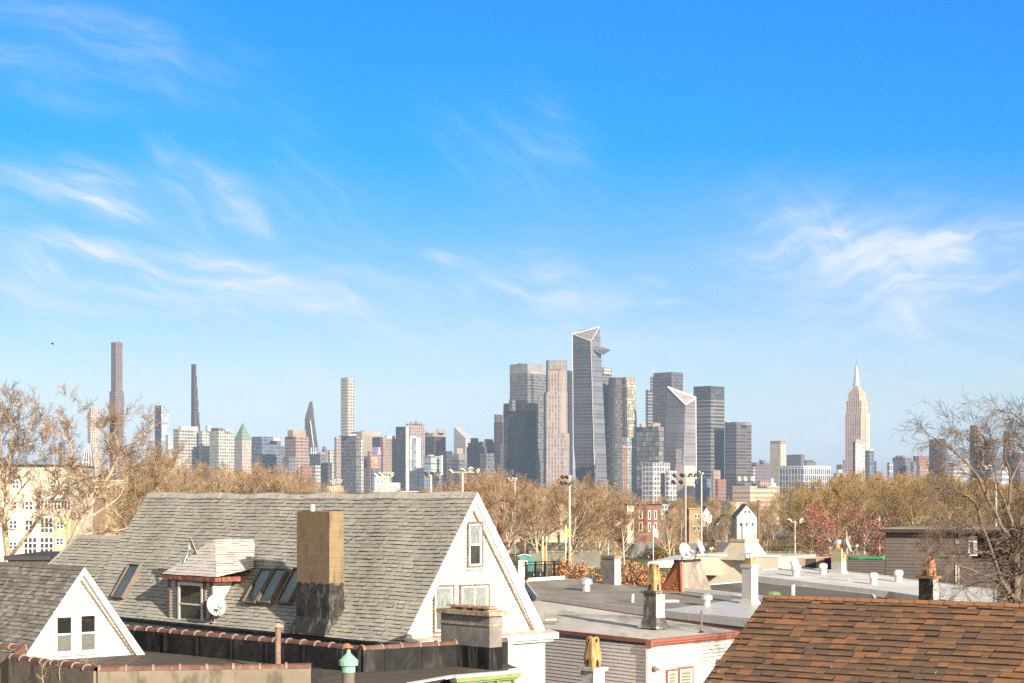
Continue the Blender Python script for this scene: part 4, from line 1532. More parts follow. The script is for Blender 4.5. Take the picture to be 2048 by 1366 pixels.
# ------------------------------------------------------------------ brown shingle roof, bottom right
def brown_roof_house():
    A = P(1534, 1193, 38.0)
    zr = A.z
    B = PZ(2048, 1211, zr)
    e = (B - A).normalized()
    e = Vector((e.x, e.y, 0)).normalized()
    d = Vector((-e.y, e.x, 0))
    if d.y > 0:
        d = -d
    pitch = .62
    fr = Fr(A, e, d - UP * pitch)
    q = fr.hit(1408, 1366)
    H = thing('brown_roofed_house', 'house with russet and brown mottled shingle roof in the lower right', 'house', A + e * 4 + d * 1 - UP * A.z)
    L, SL = 13.0, 5.6
    k = q[0] / q[1]
    rng = random.Random(21)
    mb = MB()
    # two-layer look: random dark and russet tabs of varying width
    shingles(mb, fr, [(0, .0), (L, .0), (L, SL), (k * SL, SL)], .190, .030, .25, 0, rng, None, .38, 1, .6)
    bk = Fr(A, e, -d - UP * pitch)
    mb.face([bk.to3(0, 0), bk.to3(L, 0), bk.to3(L, 3), bk.to3(0, 3)], None, 0, .5)
    roof = mb.build('roof', [M['brown_shingle'], M['dark_trim']], H)
    mb = MB()
    s = -.05
    while s < L:
        for F_ in (fr, bk):
            r = rng.uniform(.72, .98)
            mb.face([F_.to3(s, -.004, .05), F_.to3(s + .34, -.004, .035), F_.to3(s + .34, .115, .03), F_.to3(s, .115, .045)], None, 0, r)
            mb.face([F_.to3(s, .115, .045), F_.to3(s + .34, .115, .03), F_.to3(s + .34, .115, .0), F_.to3(s, .115, .0)], None, 0, .05)
        s += .3
    mb.face([fr.to3(-.05, 0, .05), fr.to3(-.05, .115, .045), fr.to3(-.05, .115, -.03), fr.to3(-.05, 0, -.06)], None, 0, .9)
    mb.build('ridge_cap', M['brown_shingle'], roof)
    mb = MB()
    p0, p1 = fr.to3(-.02, 0, -.02), fr.to3(k * SL - .02, SL, -.02)
    mb.face([p0 + fr.n * .025, p1 + fr.n * .025, p1 - UP * .12, p0 - UP * .12])
    mb.face([p0 + fr.n * .025, bk.to3(0, 3, .02), bk.to3(0, 3, -.12), p0 - UP * .12])
    mb.build('rake_edge', M['dark_trim'], H)
    mb = MB()
    a = fr.to3(.15, 0, -.1)
    lo = fr.to3(k * SL + .15, SL, -.12)
    lo2 = bk.to3(.15, 2.9, -.12)
    r_ = fr.to3(L, 0, -.1)
    lr, lr2 = fr.to3(L, SL, -.12), bk.to3(L, 2.9, -.12)
    g = lambda v: Vector((v.x, v.y, 0))
    mb.face([g(lo), g(a), a, lo])
    mb.face([g(a), g(lo2), lo2, a])
    mb.face([g(lo), g(lr), lr, lo])
    mb.face([g(lr), g(r_), r_, lr])
    mb.face([g(r_), g(lr2), lr2, r_])
    mb.face([g(lo2), g(lr2), lr2, lo2])
    mb.build('wall', M['tan_siding'], H)


brown_roof_house()


# ------------------------------------------------------------------ flat roofed houses behind
def flat_house(name, label, corners, z, roof_m, wall_m, band_m, band_h=.22, walls=(0, 1, 2, 3), drop=None, parapet=.0, step=.15):
    """corners: photo pixels of the roof outline, all at height z"""
    pts = [PP(z, c[0], c[1]) for c in corners]
    c = sum(pts, Vector()) / len(pts)
    H = thing(name, label, 'house', (c.x, c.y, 0))
    mb = MB()
    # fan the roof into a grid-less sheet slightly inside the band
    mb.face([p + UP * .0 for p in pts])
    mb.build('roof', roof_m, H)
    mb = MB()
    wb = MB()
    n = len(pts)
    for i in range(n):
        a, b = pts[i], pts[(i + 1) % n]
        o = outward(a, b, c)
        d = (b - a).normalized()
        L = (b - a).length
        mb.obox((a + b) / 2 + o * .03 - UP * (band_h / 2 - .04), d, o, UP, L / 2 + .02, .05, band_h / 2)
        d0 = Vector((d.x, d.y, 0)).normalized()
        L0 = Vector((b.x - a.x, b.y - a.y, 0)).length
        zl = min(a.z, b.z)
        siding(wb, Vector((a.x, a.y, 0)), d0, o, zl - 1.8, zl - band_h + .02, lambda q: 0, lambda q: L0, step, .014)
        wb.face([Vector((a.x, a.y, 0)), Vector((b.x, b.y, 0)), Vector((b.x, b.y, b.z - band_h + .06)), Vector((a.x, a.y, a.z - band_h + .06))])
    mb.build('roof_edge', band_m, H)
    wb.build('wall', [wall_m, M['tan_shadow']], H)
    return H, pts


GF = Fr(P(1075, 1193, 84), P(1500, 1242, 74.4) - P(1075, 1193, 84), P(1292, 1174, 90) - P(1075, 1193, 84))
WF = Fr(P(1512, 1153, 95), P(1780, 1184, 88.7) - P(1512, 1153, 95), P(1607, 1135.5, 104) - P(1512, 1153, 95))
DF = Fr(P(1380, 1182, 88), P(1545, 1202, 82.5) - P(1380, 1182, 88), P(1514, 1170, 93.5) - P(1380, 1182, 88))
GREY_Z = GF
GH, GP = flat_house('grey_flat_roofed_house', 'long tan sided house with grey asphalt flat roof and silver edge', [(1500, 1242), (1075, 1193), (1052, 1163), (1128, 1158), (1292, 1174), (1372, 1181), (1545, 1202), (1560, 1249)], GREY_Z, M['grey_roof'], M['tan_siding'], M['silver_paint'], .30)
mb = MB()
mb.face([PP(GF, *q, .012) for q in ((1318, 1221), (1400, 1210), (1470, 1199), (1540, 1203), (1556, 1244), (1500, 1238))])
o = mb.build('coated_patch', M['silver_paint'], GH)
mb = MB()
for a, b2 in ((PP(GF, 1364, 1182.5), PP(GF, 1545, 1202.5)),):
    d = (b2 - a).normalized()
    mb.obox((a + b2) / 2 + UP * .11, d, Vector((d.y, -d.x, 0)), UP, (b2 - a).length / 2, .07, .09)
mb.build('kerb', M['white_trim'], GH)
a, b2 = PP(GF, 1056, 1162.5), PP(GF, 1128, 1158)
mb = MB()
d = (b2 - a).normalized()
mb.obox((a + b2) / 2 + UP * .08, d, Vector((d.y, -d.x, 0)), UP, (b2 - a).length / 2, .07, .08)
mb.build('kerb', M['white_trim'], GH)
mb = MB()
mb.obox(PP(GF, 1330, 1204) + UP * .05, (.98, .2, 0), (-.2, .98, 0), UP, .55, .35, .05)
mb.build('roof_hatch', M['white_roof'], GH)


def silver_vent(px, py, z, s, label):
    v = PP(z, px, py)
    return lathe_thing('silver_roof_vent', label, 'vent', v, [
        ('pipe', [(.20 * s, -.02), (.20 * s, .36 * s)], M['galv'], 18),
        ('cap', [(.21 * s, .30 * s), (.31 * s, .32 * s), (.31 * s, .54 * s), (.20 * s, .60 * s), (.10 * s, .64 * s), (.02, .66 * s)], M['galv'], 18)], 'silver capped vents on the grey roof')


silver_vent(1172, 1182, GREY_Z, 1.0, 'silver capped vent on the grey roof nearest the white gable')
silver_vent(1413, 1212, GREY_Z, .86, 'silver capped vent on the pale coated part of the grey roof')
v = PP(GF, 1265, 1205)
lathe_thing('pipe_stub', 'short white pipe stub on the grey roof left of the owl pot chimney', 'vent', v, [('pipe', [(.075, -.02), (.075, .36)], M['silver_paint'], 12), ('rim', [(.085, .33), (.085, .38)], M['galv'], 12)])

# grey chimney at the far edge of the grey roof
b = PP(GF, 1229, 1170)
def plain_chimney(name, label, base, w, d, h, m, side, cap, zb, pots=None, foot=0, capk=.05):
    H = thing(name, label, 'chimney', (base.x, base.y, zb))
    ey = lambda a, b_, z: Vector((base.x, base.y, 0)) + rd * a + gd * b_ + UP * z
    mb = MB()
    mb.obox(ey(w / 2, d / 2, (zb + base.z + h) / 2), rd, gd, UP, w / 2, d / 2, (base.z + h - zb) / 2)
    mats = [m]
    if side is not None:
        mb.face([ey(-.004, 0, zb), ey(-.004, d, zb), ey(-.004, d, base.z + h), ey(-.004, 0, base.z + h)], None, 1)
        mats.append(side)
    if foot:
        p = lambda k, z: [ey(-k, -k, z), ey(w + k, -k, z), ey(w + k, d + k, z), ey(-k, d + k, z)]
        mb.loft(p(foot, base.z - .02), p(.01, base.z + foot * 2.2), 0, False)
    mb.build('stack', mats, H)
    mb = MB()
    mb.obox(ey(w / 2, d / 2, base.z + h + .05), rd, gd, UP, w / 2 + capk, d / 2 + capk, .07)
    mb.build('cap', cap, H)
    return H, ey


plain_chimney('grey_chimney', 'plain grey chimney before the orange leaved tree', b, .86, .44, 1.32, M['grey_cement'], M['silver_paint'], M['grey_cement'], b.z - .1)

# shingled A-frame stair hatch with two dishes
def roof_wedge():
    z = GREY_Z
    a, b_, c = PP(z, 1320, 1180), PP(z, 1363, 1184), PP(z, 1423, 1179)
    z = b_.z
    ptop = P(1349, 1123, a.y * .5 + b_.y * .5)
    H = thing('shingled_hatch', 'rust shingled wedge shaped stair hatch with a weathered grey slope', 'roof hatch', (b_.x, b_.y, z))
    r2 = P(1400, 1122, (b_.y + c.y) / 2 + .9)
    r2.z = ptop.z
    ptop2 = P(1361, 1124, b_.y - .1)
    mb = MB()
    rng = random.Random(4)
    # shingled end face
    fr = Fr(ptop, (b_ - a), ((a + b_) / 2 - ptop))
    mb.face([a, b_, ptop2, ptop], None, 0, .5)
    n = 11
    for i in range(n):
        f0, f1 = i / n, (i + 1) / n
        l0, l1, r0, r1 = ptop.lerp(a, f0), ptop.lerp(a, f1), ptop2.lerp(b_, f0), ptop2.lerp(b_, f1)
        o = Vector((-.02, -.03, 0))
        m_ = max(1, round((r1 - l1).length / .13))
        for k in range(m_):
            g0, g1 = k / m_, (k + 1) / m_
            mb.face([l0.lerp(r0, g0), l0.lerp(r0, g1), l1.lerp(r1, g1) + o * rng.uniform(.5, 1.4), l1.lerp(r1, g0) + o * rng.uniform(.5, 1.4)], None, 0, rng.uniform(.05, .95))
    mb.build('shingled_end', M['rust_shingle'], H)
    mb = MB()
    mb.face([b_, c, r2, ptop2])
    far = c + Vector((-.9, 2.2, 0))
    mb.face([c, far, r2])
    mb.face([a, ptop, r2, far])
    mb.face([ptop, ptop2, r2])
    mb.build('slope', mat('weathered grey boards', (.24, .2, .165), .9, .3, 2, stain=(.40, .35, .29), stain_amt=.6, stain_scale=2, stretch=(1, 1, .35)), H)
    mb = MB()
    mb.tube([ptop2 + Vector((0, -.02, .01)), b_ + Vector((0, -.02, .0))], .05, 5)
    mb.build('corner_strip', M['rust_shingle'], H)
    mb = MB()
    mb.tube([ptop + UP * .02, ptop2 + UP * .03, r2 + UP * .02], .07, 5, cap=True)
    mb.build('ridge_strip', M['dark_trim'], H)
    return ptop2, r2


w0, w1 = roof_wedge()
dup(DISH, w0 + Vector((.12, 0, -.12)), fa(.6, -.85), 'left of two satellite dishes on the wedge shaped stair hatch', DG, (1.0,) * 3)
dup(DISH, w0.lerp(w1, .85) + Vector((0, -.1, -.1)), fa(.95, -.4), 'right of two satellite dishes on the wedge shaped stair hatch', DG, (1.12,) * 3)

# dark roofed house between
DZ = DF
flat_house('dark_roofed_house', 'low house with dark patched asphalt roof behind the white chimney', [(1560, 1204), (1480, 1193.5), (1385, 1182), (1408, 1171), (1500, 1163), (1640, 1178), (1745, 1190), (1760, 1215)], DZ, M['dark_roof'], M['tan_siding'], M['white_trim'], .16)
# tall white chimney
b = PP(GF, 1503, 1210)
WCH, we = plain_chimney('white_chimney', 'tall white painted chimney with a square hooded metal pot', b, .56, .42, 1.66, M['silver_paint'], M['white_trim'], M['silver_paint'], b.z - .1, foot=.12)
zt = b.z + 1.66 + .12
mb = MB()
mb.obox(we(.26, .2, zt + .13), rd, gd, UP, .17, .15, .14)
mb.build('chimney_pot', M['clay_yellow'], WCH)
mb = MB()
for x, y in ((.12, .08), (.4, .08), (.12, .32), (.4, .32)):
    mb.obox(we(x, y, zt + .35), rd, gd, UP, .012, .012, .1)
mb.lathe(we(.26, .2, zt + .42), [(.34, .0), (.33, .03), (.08, .09), (.02, .1)], 16)
mb.build('hood', M['galv'], WCH)
# green capped pot and thin white pipe behind the brown roof's ridge
v = PP(DF, 1547, 1205)
lathe_thing('green_topped_pot', 'dark round vent with a mossy green top behind the brown ridge', 'vent', Vector((v.x, v.y, v.z)), [
    ('pipe', [(.27, -.02), (.27, .34)], M['dark_trim'], 16), ('cap', [(.31, .30), (.32, .40), (.18, .48), (.02, .5)], mat('moss green cap', (.15, .24, .12), .8, .3, 8), 16)])
v = PP(DF, 1586, 1206)
lathe_thing('white_standpipe', 'thin white standpipe behind the brown ridge', 'vent', v, [('pipe', [(.085, -.02), (.085, .78)], M['white_trim'], 12), ('rim', [(.095, .76), (.095, .8)], M['white_trim'], 12)])

# ------------------------------------------------------------------ white roofed house
WZ = WF
WH, WP = flat_house('white_roofed_house', 'long tan house under a bright white coated flat roof with many vents', [(1512, 1153), (1780, 1184), (1930, 1207), (1990, 1216), (1990, 1180), (1850, 1163), (1780, 1153), (1607, 1135.5), (1524, 1140)], WZ, M['white_roof'], M['tan_siding'], M['silver_paint'], .34)
mb = MB()
a, b2 = PP(WF, 1648, 1157), PP(WF, 1698, 1161)
d = (b2 - a).normalized()
mb.obox((a + b2) / 2 + UP * .07, d, Vector((d.y, -d.x, 0)), UP, (b2 - a).length / 2, .18, .05)
mb.build('curled_flashing', M['galv'], WH)


def white_vent(px, py, s, label):
    v = PP(WF, px, py)
    s *= 1.15
    return lathe_thing('white_roof_vent', label, 'vent', v, [
        ('pipe', [(.17 * s, -.02), (.15 * s, .30 * s)], M['white_roof'], 16),
        ('cap', [(.18 * s, .28 * s), (.20 * s, .32 * s), (.20 * s, .46 * s), (.12 * s, .52 * s)], M['white_trim'], 16)], 'white vents on the white roof')


white_vent(1592, 1153, 1.05, 'white vent nearest the near edge of the white roof by the white chimney')
white_vent(1589, 1142, 1.0, 'white vent at the back of the white roof above the dark boarded fence')
white_vent(1646, 1149, 1.0, 'white vent on the white roof left of the dish chimney')
white_vent(1747, 1169, 1.0, 'white vent above the near edge of the white roof with grey siding behind')
white_vent(1797, 1164, 1.05, 'white vent beside the rusty pot chimney on the white roof')
# chimney with dish
b = PP(WF, 1683, 1147)
CHD, ce = plain_chimney('dish_chimney', 'cream and silver chimney carrying a satellite dish on the white roof', b, .70, .38, 1.26, M['silver_paint'], M['white_trim'], mat('ochre cap', (.42, .35, .2), .9, .2, 4), b.z - .1, foot=.1, capk=.02)
mb = MB()
mb.obox(ce(.35, .19, b.z + .95), rd, gd, UP, .355, .195, .32)
mb.build('upper_stack', mat('ochre stained render', (.40, .34, .2), .9, .2, 3), CHD)
mb = MB()
mb.lathe(ce(.35, .19, b.z + 1.36), [(.26, 0), (.24, .25)], 14)
mb.build('chimney_pot', M['clay_yellow'], CHD)
mb = MB()
mb.lathe(ce(.35, .19, b.z + 1.61), [(.27, 0), (.27, .1), (.2, .16), (.24, .2), (.02, .26)], 14)
mb.build('cap_ring', M['galv'], CHD)
dup(DISH, ce(-.12, .2, b.z + .9), fa(.95, -.35), 'white satellite dish bracketed to the cream and silver chimney', DG, (1.0,) * 3)


# ------------------------------------------------------------------ cream building with the big flared hood
def cream_building():
    d0 = 106.0
    Z0 = CH - (1114 - YH) / F * d0
    a = P(1395, 1114, 108.0)
    b_ = P(1556, 1113, 105.5)
    a.z = b_.z = Z0
    u = (b_ - a).normalized()
    nn = Vector((u.y, -u.x, 0))
    H = thing('cream_building', 'cream rendered building with a pale sloped roof and a great flared chimney', 'building', ((a.x + b_.x) / 2, a.y + 3, 0))
    L = (b_ - a).length
    mb = MB()
    c = (a + b_) / 2
    mb.obox(Vector((c.x, c.y, Z0 / 2)) - nn * 3.0, u, nn, UP, L / 2, 3.0, Z0 / 2)
    # raised lean-to front with sloping sill
    p = lambda x, o, z: a + u * x + nn * o + UP * (z - a.z)
    zl = CH - (1152 - YH) / F * d0
    mb.mesh([p(-.4, .02, Z0 - .06), p(1.3, .02, Z0 - .06), p(1.75, .55, zl), p(.05, .55, zl), p(-.4, 0, zl), p(1.3, 0, zl)], [(0, 1, 2, 3), (3, 2, 5, 4), (1, 5, 2), (0, 3, 4)])
    mb.build('wall', M['cream_wall'], H)
    mb = MB()
    q = lambda px, py, dd: P(px, py, dd)
    mb.face([q(1296, 1124, 108), q(1352, 1110, 114), q(1446, 1104, 114), q(1450, 1113, 108), q(1396, 1116, 108)])
    mb.face([q(1296, 1124, 108), q(1396, 1116, 108), q(1396, 1135, 108), q(1296, 1135, 108)])
    mb.build('roof', M['white_roof'], H)
    mb = MB()
    mb.obox(c + UP * .05 - nn * .1, u, nn, UP, L / 2 + .1, .14, .06)
    mb.build('parapet_cap', M['white_trim'], H)
    # flared hood
    e = lambda px, py, dd: q(px, py, dd)
    cx = q(1488, 1165, 107.3)
    s = cx.y / F
    ox = lambda dx, dy, z: Vector((cx.x, cx.y, 0)) + rd * dx + gd * dy + UP * z
    zt, zm, zb = CH - (1083 - YH) * s, CH - (1119 - YH) * s, CH - (1130 - YH) * s
    ring = lambda k, z: [ox(-k, -k, z), ox(k, -k, z), ox(k, k, z), ox(-k, k, z)]
    mb = MB()
    mb.loft(ring(.98 * .52, zt), ring(.98 * .52, zt + .01), 0, True)
    mb.loft(ring(1.06, zm), ring(.54, zt), 0, True)
    mb.loft(ring(.60, CH - (1150 - YH) * s), ring(.98, zm), 0, False)
    mb.loft(ring(.60, 0), ring(.60, CH - (1150 - YH) * s), 0, False)
    ck = mb.build('flared_chimney', mat('cream cement', (.58, .51, .37), .9, .08, 1.5, stain=(.33, .29, .22), stain_amt=.5, stain_scale=1.2), H)
    mb = MB()
    mb.loft(ring(.60, zt), ring(.60, zt + .14), 0, True)
    mb.build('cap', mat('ochre cap stone', (.5, .42, .25), .9, .15, 3), ck)


cream_building()


# dark boarded fence beyond the white roof
def board_fence():
    a, b_ = P(1546, 1120, 107), P(1664, 1116, 110)
    t = thing('boarded_fence', 'high fence of brown boards and dark panels behind the white roof', 'fence', (a.x, a.y, 0))
    u = (b_ - a)
    u.z = 0
    L = u.length
    u = u / L
    nn = Vector((u.y, -u.x, 0))
    zt = CH - (1117 - YH) / F * 108
    mats = [M['dark_trim'], mat('brown fence boards', (.27, .19, .13), .85, .2, 2, stretch=(3, 3, .3))]
    x = 0
    i = 0
    pn = MB()
    ps = MB()
    for w, k in ((.85, 0), (.12, 1), (1.0, 1), (.06, 0), (.6, 0), (.55, 1), (.4, 0), (.12, 1)):
        w = w / 3.7 * L
        c = a + u * (x + w / 2)
        if k == 0:
            pn.obox(Vector((c.x, c.y, zt / 2)), u, nn, UP, w / 2, .04, zt / 2 - .03, 0)
        else:
            n = max(1, int(w / .2))
            for j in range(n):
                cc = a + u * (x + w * (j + .5) / n)
                ps.obox(Vector((cc.x, cc.y, zt / 2)), u, nn, UP, w / n / 2 - .012, .05, zt / 2 - random.Random(j).uniform(0, .05), 0)
        x += w
    pn.build('dark_panel', mats[0], t)
    ps.build('board', mats[1], t)
    mb = MB()
    c = a + u * L / 2
    mb.obox(Vector((c.x, c.y, zt + .02)), u, nn, UP, L / 2, .09, .03)
    mb.build('top_rail', M['tan_siding'], t)


board_fence()


# ------------------------------------------------------------------ grey sided house on the right
def grey_house():
    d0 = 103.0
    zt = CH - (1062 - YH) / F * d0
    a, b_ = P(1771, 1062, d0), P(2150, 1062, d0 - 4)
    for v in (a, b_):
        v.z = 0
    u = (b_ - a).normalized()
    nn = Vector((u.y, -u.x, 0))
    L = (b_ - a).length
    H = thing('grey_sided_house', 'grey brown clapboard house with a dark overhanging flat roof behind the bare tree', 'house', (a.x + 4, a.y + 4, 0))
    xw = (1930 - 1771) / F * d0
    zs = CH - (1116 - YH) / F * d0
    mb = MB()
    siding(mb, a, u, nn, .2, zt - .1, lambda z: 0.0, lambda z: xw + .1, .19, .022)
    siding(mb, a, u, nn, .2, zs, lambda z: xw + .1, lambda z: L, .19, .022)
    c = a + u * xw / 2
    mb.obox(Vector((c.x, c.y, zt / 2)) - nn * 3.03, u, nn, UP, xw / 2, 3, zt / 2 - .05)
    c = a + u * (xw + (L - xw) / 2)
    mb.obox(Vector((c.x, c.y, zs / 2)) - nn * 3.03, u, nn, UP, (L - xw) / 2, 3, zs / 2 - .01)
    mb.obox(Vector((c.x, c.y, (zs + zt) / 2)) - nn * 4.5, u, nn, UP, (L - xw) / 2, 1.5, (zt - zs) / 2 - .05)
    mb.build('wall', [M['grey_siding'], M['grey_shadow']], H)
    mb = MB()
    c = a + u * L / 2
    mb.obox(Vector((c.x, c.y, zt + .03)) - nn * 2.8, u, nn, UP, L / 2 + .25, 3.35, .10)
    mb.build('roof', M['dark_trim'], H)
    mb = MB()
    mb.obox(Vector((c.x, c.y, zt + .15)) - nn * 2.8, u, nn, UP, L / 2 + .2, 3.3, .025)
    mb.build('roof_covering', M['grey_roof'], H)
    fr = Fr(a, u, UP)
    mb = MB()
    p0, p1 = fr.hit(1936, 1072), fr.hit(1953, 1112)
    mb.obox(fr.to3((p0[0] + p1[0]) / 2, (p0[1] + p1[1]) / 2) - nn * .2, u, nn, UP, (p1[0] - p0[0]) / 2, .05, (p0[1] - p1[1]) / 2)
    dr = mb.build('door', M['white_trim'], H)
    mb = MB()
    p0, p1 = fr.hit(1940, 1085), fr.hit(1946, 1105)
    mb.obox(fr.to3((p0[0] + p1[0]) / 2, (p0[1] + p1[1]) / 2) - nn * .14, u, nn, UP, (p1[0] - p0[0]) / 2, .02, (p0[1] - p1[1]) / 2)
    mb.build('pane', M['dimroom'], dr)
    mb = MB()
    p0 = fr.hit(1915, 1084)
    mb.tube([fr.to3(p0[0], p0[1]) + nn * .05 + u * (.075 * math.cos(t)) + UP * (.085 * math.sin(t)) for t in [2 * math.pi * i / 14 for i in range(15)]], .025, 5)
    mb.build('round_vent', M['silver_paint'], H)
    mb = MB()
    p0, p1 = fr.hit(1878, 1140), fr.hit(1908, 1180)
    mb.obox(fr.to3((p0[0] + p1[0]) / 2, (p0[1] + p1[1]) / 2) + nn * .02, u, nn, UP, (p1[0] - p0[0]) / 2, .02, (p0[1] - p1[1]) / 2)
    wn = mb.build('window', M['dimroom'], H)
    mb = MB()
    for x in (1911, 1916):
        p0, p1 = fr.hit(x, 1130), fr.hit(x + 3, 1178)
        mb.obox(fr.to3((p0[0] + p1[0]) / 2, (p0[1] + p1[1]) / 2) + nn * .04, u, nn, UP, (p1[0] - p0[0]) / 2, .03, (p0[1] - p1[1]) / 2)
    mb.build('window_post', M['pale_cement'], wn)
    # the lower wall with a green tarpaulin roll
    t = thing('low_grey_wall', 'low grey boarded wall topped by rolled green tarpaulin', 'wall', (a.x - 1, a.y, 0))
    mb = MB()
    zl = CH - (1120 - YH) / F * d0
    Lw = (1771 - 1694) / F * d0
    siding(mb, a - u * Lw, u, nn, .2, zl, lambda z: 0.0, lambda z: Lw - .03, .15, .02)
    c = a - u * (Lw / 2)
    mb.obox(Vector((c.x, c.y, zl / 2)) - nn * .1, u, nn, UP, Lw / 2 - .02, .09, zl / 2 - .01)
    mb.build('boards', [M['grey_siding'], M['grey_shadow']], t)
    mb = MB()
    rng = random.Random(8)
    pts = [a - u * (Lw - .1) + UP * (zl + .08)]
    k = 14
    pts = [a - u * (Lw - .05 - (Lw - .1) * i / k) + UP * (zl + .08 + rng.uniform(-.02, .03)) - nn * .05 for i in range(k + 1)]
    mb.tube(pts, [rng.uniform(.08, .13) for _ in pts], 8, cap=True)
    mb.build('tarpaulin', M['green_cloth'], t, smooth=True)


grey_house()


# black railing by the street
def railing():
    a, b_ = PP(GF, 1046, 1163, .05), PP(GF, 1122, 1158, .05)
    z0 = (a.z + b_.z) / 2
    a.z = b_.z = z0
    t = thing('black_railing', 'black steel railing beside the white gable', 'railing', a)
    u = (b_ - a)
    L = u.length
    u /= L
    nn = Vector((u.y, -u.x, 0))
    hz = .88
    mb = MB()
    for z in (.10, hz - .14, hz):
        mb.obox((a + b_) / 2 + UP * z, u, nn, UP, L / 2, .025, .022)
    mb.build('rail', M['black_metal'], t)
    n = 4
    for i in range(n):
        mb = MB()
        mb.obox(a + u * (L * (i + .3) / n) + UP * hz / 2, u, nn, UP, .04, .04, hz / 2 + .03)
        mb.build('post', M['black_metal'], t)
    k = int(L / .12)
    for i in range(k):
        mb = MB()
        mb.obox(a + u * (L * (i + .5) / k) + UP * (hz / 2 - .02), u, nn, UP, .011, .011, hz / 2 - .08)
        mb.build('baluster', M['black_metal'], t)


railing()
# ------------------------------------------------------------------ the far city
GZ = -45.0
AANG = 43.0


def foot(xl, xc, xr, d, a=None):
    """rectangular footprint whose left, near and right corners stand at these photo columns"""
    a = R(AANG if a is None else a)
    C = Vector(((xc - CX) / F * d, d))
    kl, kr = (xl - CX) / F, (xr - CX) / F
    L = (C.x - kl * d) / (math.cos(a) + kl * math.sin(a))
    Rr = (kr * d - C.x) / (math.sin(a) - kr * math.cos(a))
    l = C + Vector((-math.cos(a), math.sin(a))) * max(L, .5)
    r = C + Vector((math.sin(a), math.cos(a))) * max(Rr, .5)
    return [l, C, r, l + r - C]


def zz_(py, d):
    return CH - (py - YH) / F * d


TW = {}


def tower(name, label, d, xl, xc, xr, yt, m, tiers=(), cat='skyscraper', roof=None, a=None, group=None, yb=None):
    """tiers: (part name, xl, xc, xr, ytop, material) stacked or standing before the body"""
    f = foot(xl, xc, xr, d, a)
    c = (f[1] + f[3]) / 2
    H = thing(name, label, cat, (c.x, c.y, GZ), group)
    mb = MB()
    mb.prism(f, GZ if yb is None else zz_(yb, d), zz_(yt, d), 0, True, 1)
    mb.build('body', [m, roof or ROOFM], H)
    low = zz_(yt, d)
    for i, t in enumerate(tiers):
        nm, l, cc, r, y, mm = t[:6]
        base = zz_(t[6], d) if len(t) > 6 else low
        ff = foot(l, cc, r, d, a)
        off = (f[0] + f[2]) / 2 - (ff[0] + ff[2]) / 2
        # keep the tier standing on the body: push it to the body's middle depth
        k = t[7] if len(t) > 7 else .35
        dv = Vector(((l + r) / 2 - CX, F)).normalized() * (off.length * k if k > 0 else off.length * k)
        ff = [p + dv for p in ff]
        mb = MB()
        mb.prism(ff, base - 1, zz_(y, d), 0, True, 1)
        mb.build(nm, [mm, roof or ROOFM], H)
    TW[name] = H
    return H


ROOFM = mat('city roof', (.28, .26, .24), .9, .2, .02)
# facade palette
g_dark = fac('dark glass curtain wall', (.09, .087, .088), (.036, .036, .04), 9, 7, .22, .2, .6, .12)
g_dark2 = fac('black glass curtain wall', (.05, .05, .06), (.02, .024, .03), 8, 7, .3, .15, .6, .14)
g_band = fac('grey glass with pale floor bands', (.27, .25, .235), (.05, .055, .065), 9, 60, .30, .02, .4, .2)
g_blue = fac('blue grey glass', (.15, .165, .185), (.055, .075, .10), 9, 8, .25, .2, .5, .13)
g_grey = fac('mid grey glass', (.165, .158, .153), (.062, .061, .064), 8, 9, .3, .2, .6, .15)
g_pale = fac('pale green grey facade', (.36, .35, .30), (.10, .11, .11), 8, 7, .42, .35, .6, .3)
g_pale2 = fac('pale grey banded facade', (.37, .35, .325), (.10, .105, .108), 8, 9, .42, .15, .6, .3)
s_cream = fac('cream stone', (.38, .325, .27), (.14, .12, .105), 9, 7, .35, .5, .5, .5)
s_pink = fac('pink stone', (.28, .23, .205), (.095, .088, .088), 8, 7, .35, .5, .4, .5)
s_tan = fac('tan brick', (.27, .20, .155), (.12, .09, .075), 8, 7, .5, .5, .4, .5)
s_orange = fac('orange brick', (.28, .22, .19), (.125, .08, .066), 8, 14, .42, .12, .3, .4)
s_red = fac('red brick', (.24, .125, .09), (.08, .06, .055), 8, 7, .5, .5, .4, .5)
s_brown = fac('brown ribbed tower', (.17, .13, .115), (.07, .055, .052), 9, 6, .2, .45, .4, .25)
s_dbrown = fac('dark brown glass', (.09, .072, .065), (.03, .026, .026), 9, 7, .3, .25, .7, .18)
s_purple = fac('dull purple grey stone', (.15, .13, .135), (.06, .055, .062), 8, 7, .5, .4, .4, .4)
w_grid = fac('white grid', (.52, .48, .44), (.10, .105, .115), 10, 9, .24, .22, .5, .15)
w_fin = fac('white vertical fins on blue glass', (.50, .47, .44), (.055, .085, .125), 14, 8, .12, .28, .5, .13)
w_plain = fac('white panels', (.47, .44, .41), (.38, .355, .33), 12, 30, .1, .05, .2, .5)
t_plain = fac('blank tan masonry', (.30, .24, .195), (.26, .21, .17), 20, 40, .1, .05, .2, .7)
g_plain = fac('blank grey masonry', (.23, .215, .205), (.20, .19, .18), 20, 40, .1, .05, .2, .7)
d_pale = fac('slender tower grid', (.42, .365, .30), (.10, .093, .09), 9, 8.5, .36, .36, .5, .3)

# left part -------------------------------------------------------------
T = tower
T('supertall_tower', 'tallest brown tower at the left, slender and slightly wider below', 5800, 222, 231.5, 245, 684, s_brown,
  [('lower_shaft', 219, 230.5, 247.5, 782, s_brown, 1000, -.25), ('roof_plant', 236, 239, 243, 682, g_plain)])
T('cream_tower', 'slim cream stone tower left of the tallest brown tower', 5700, 175, 180.5, 198, 824, s_cream, [('crown', 178, 182, 196, 815, s_cream)])


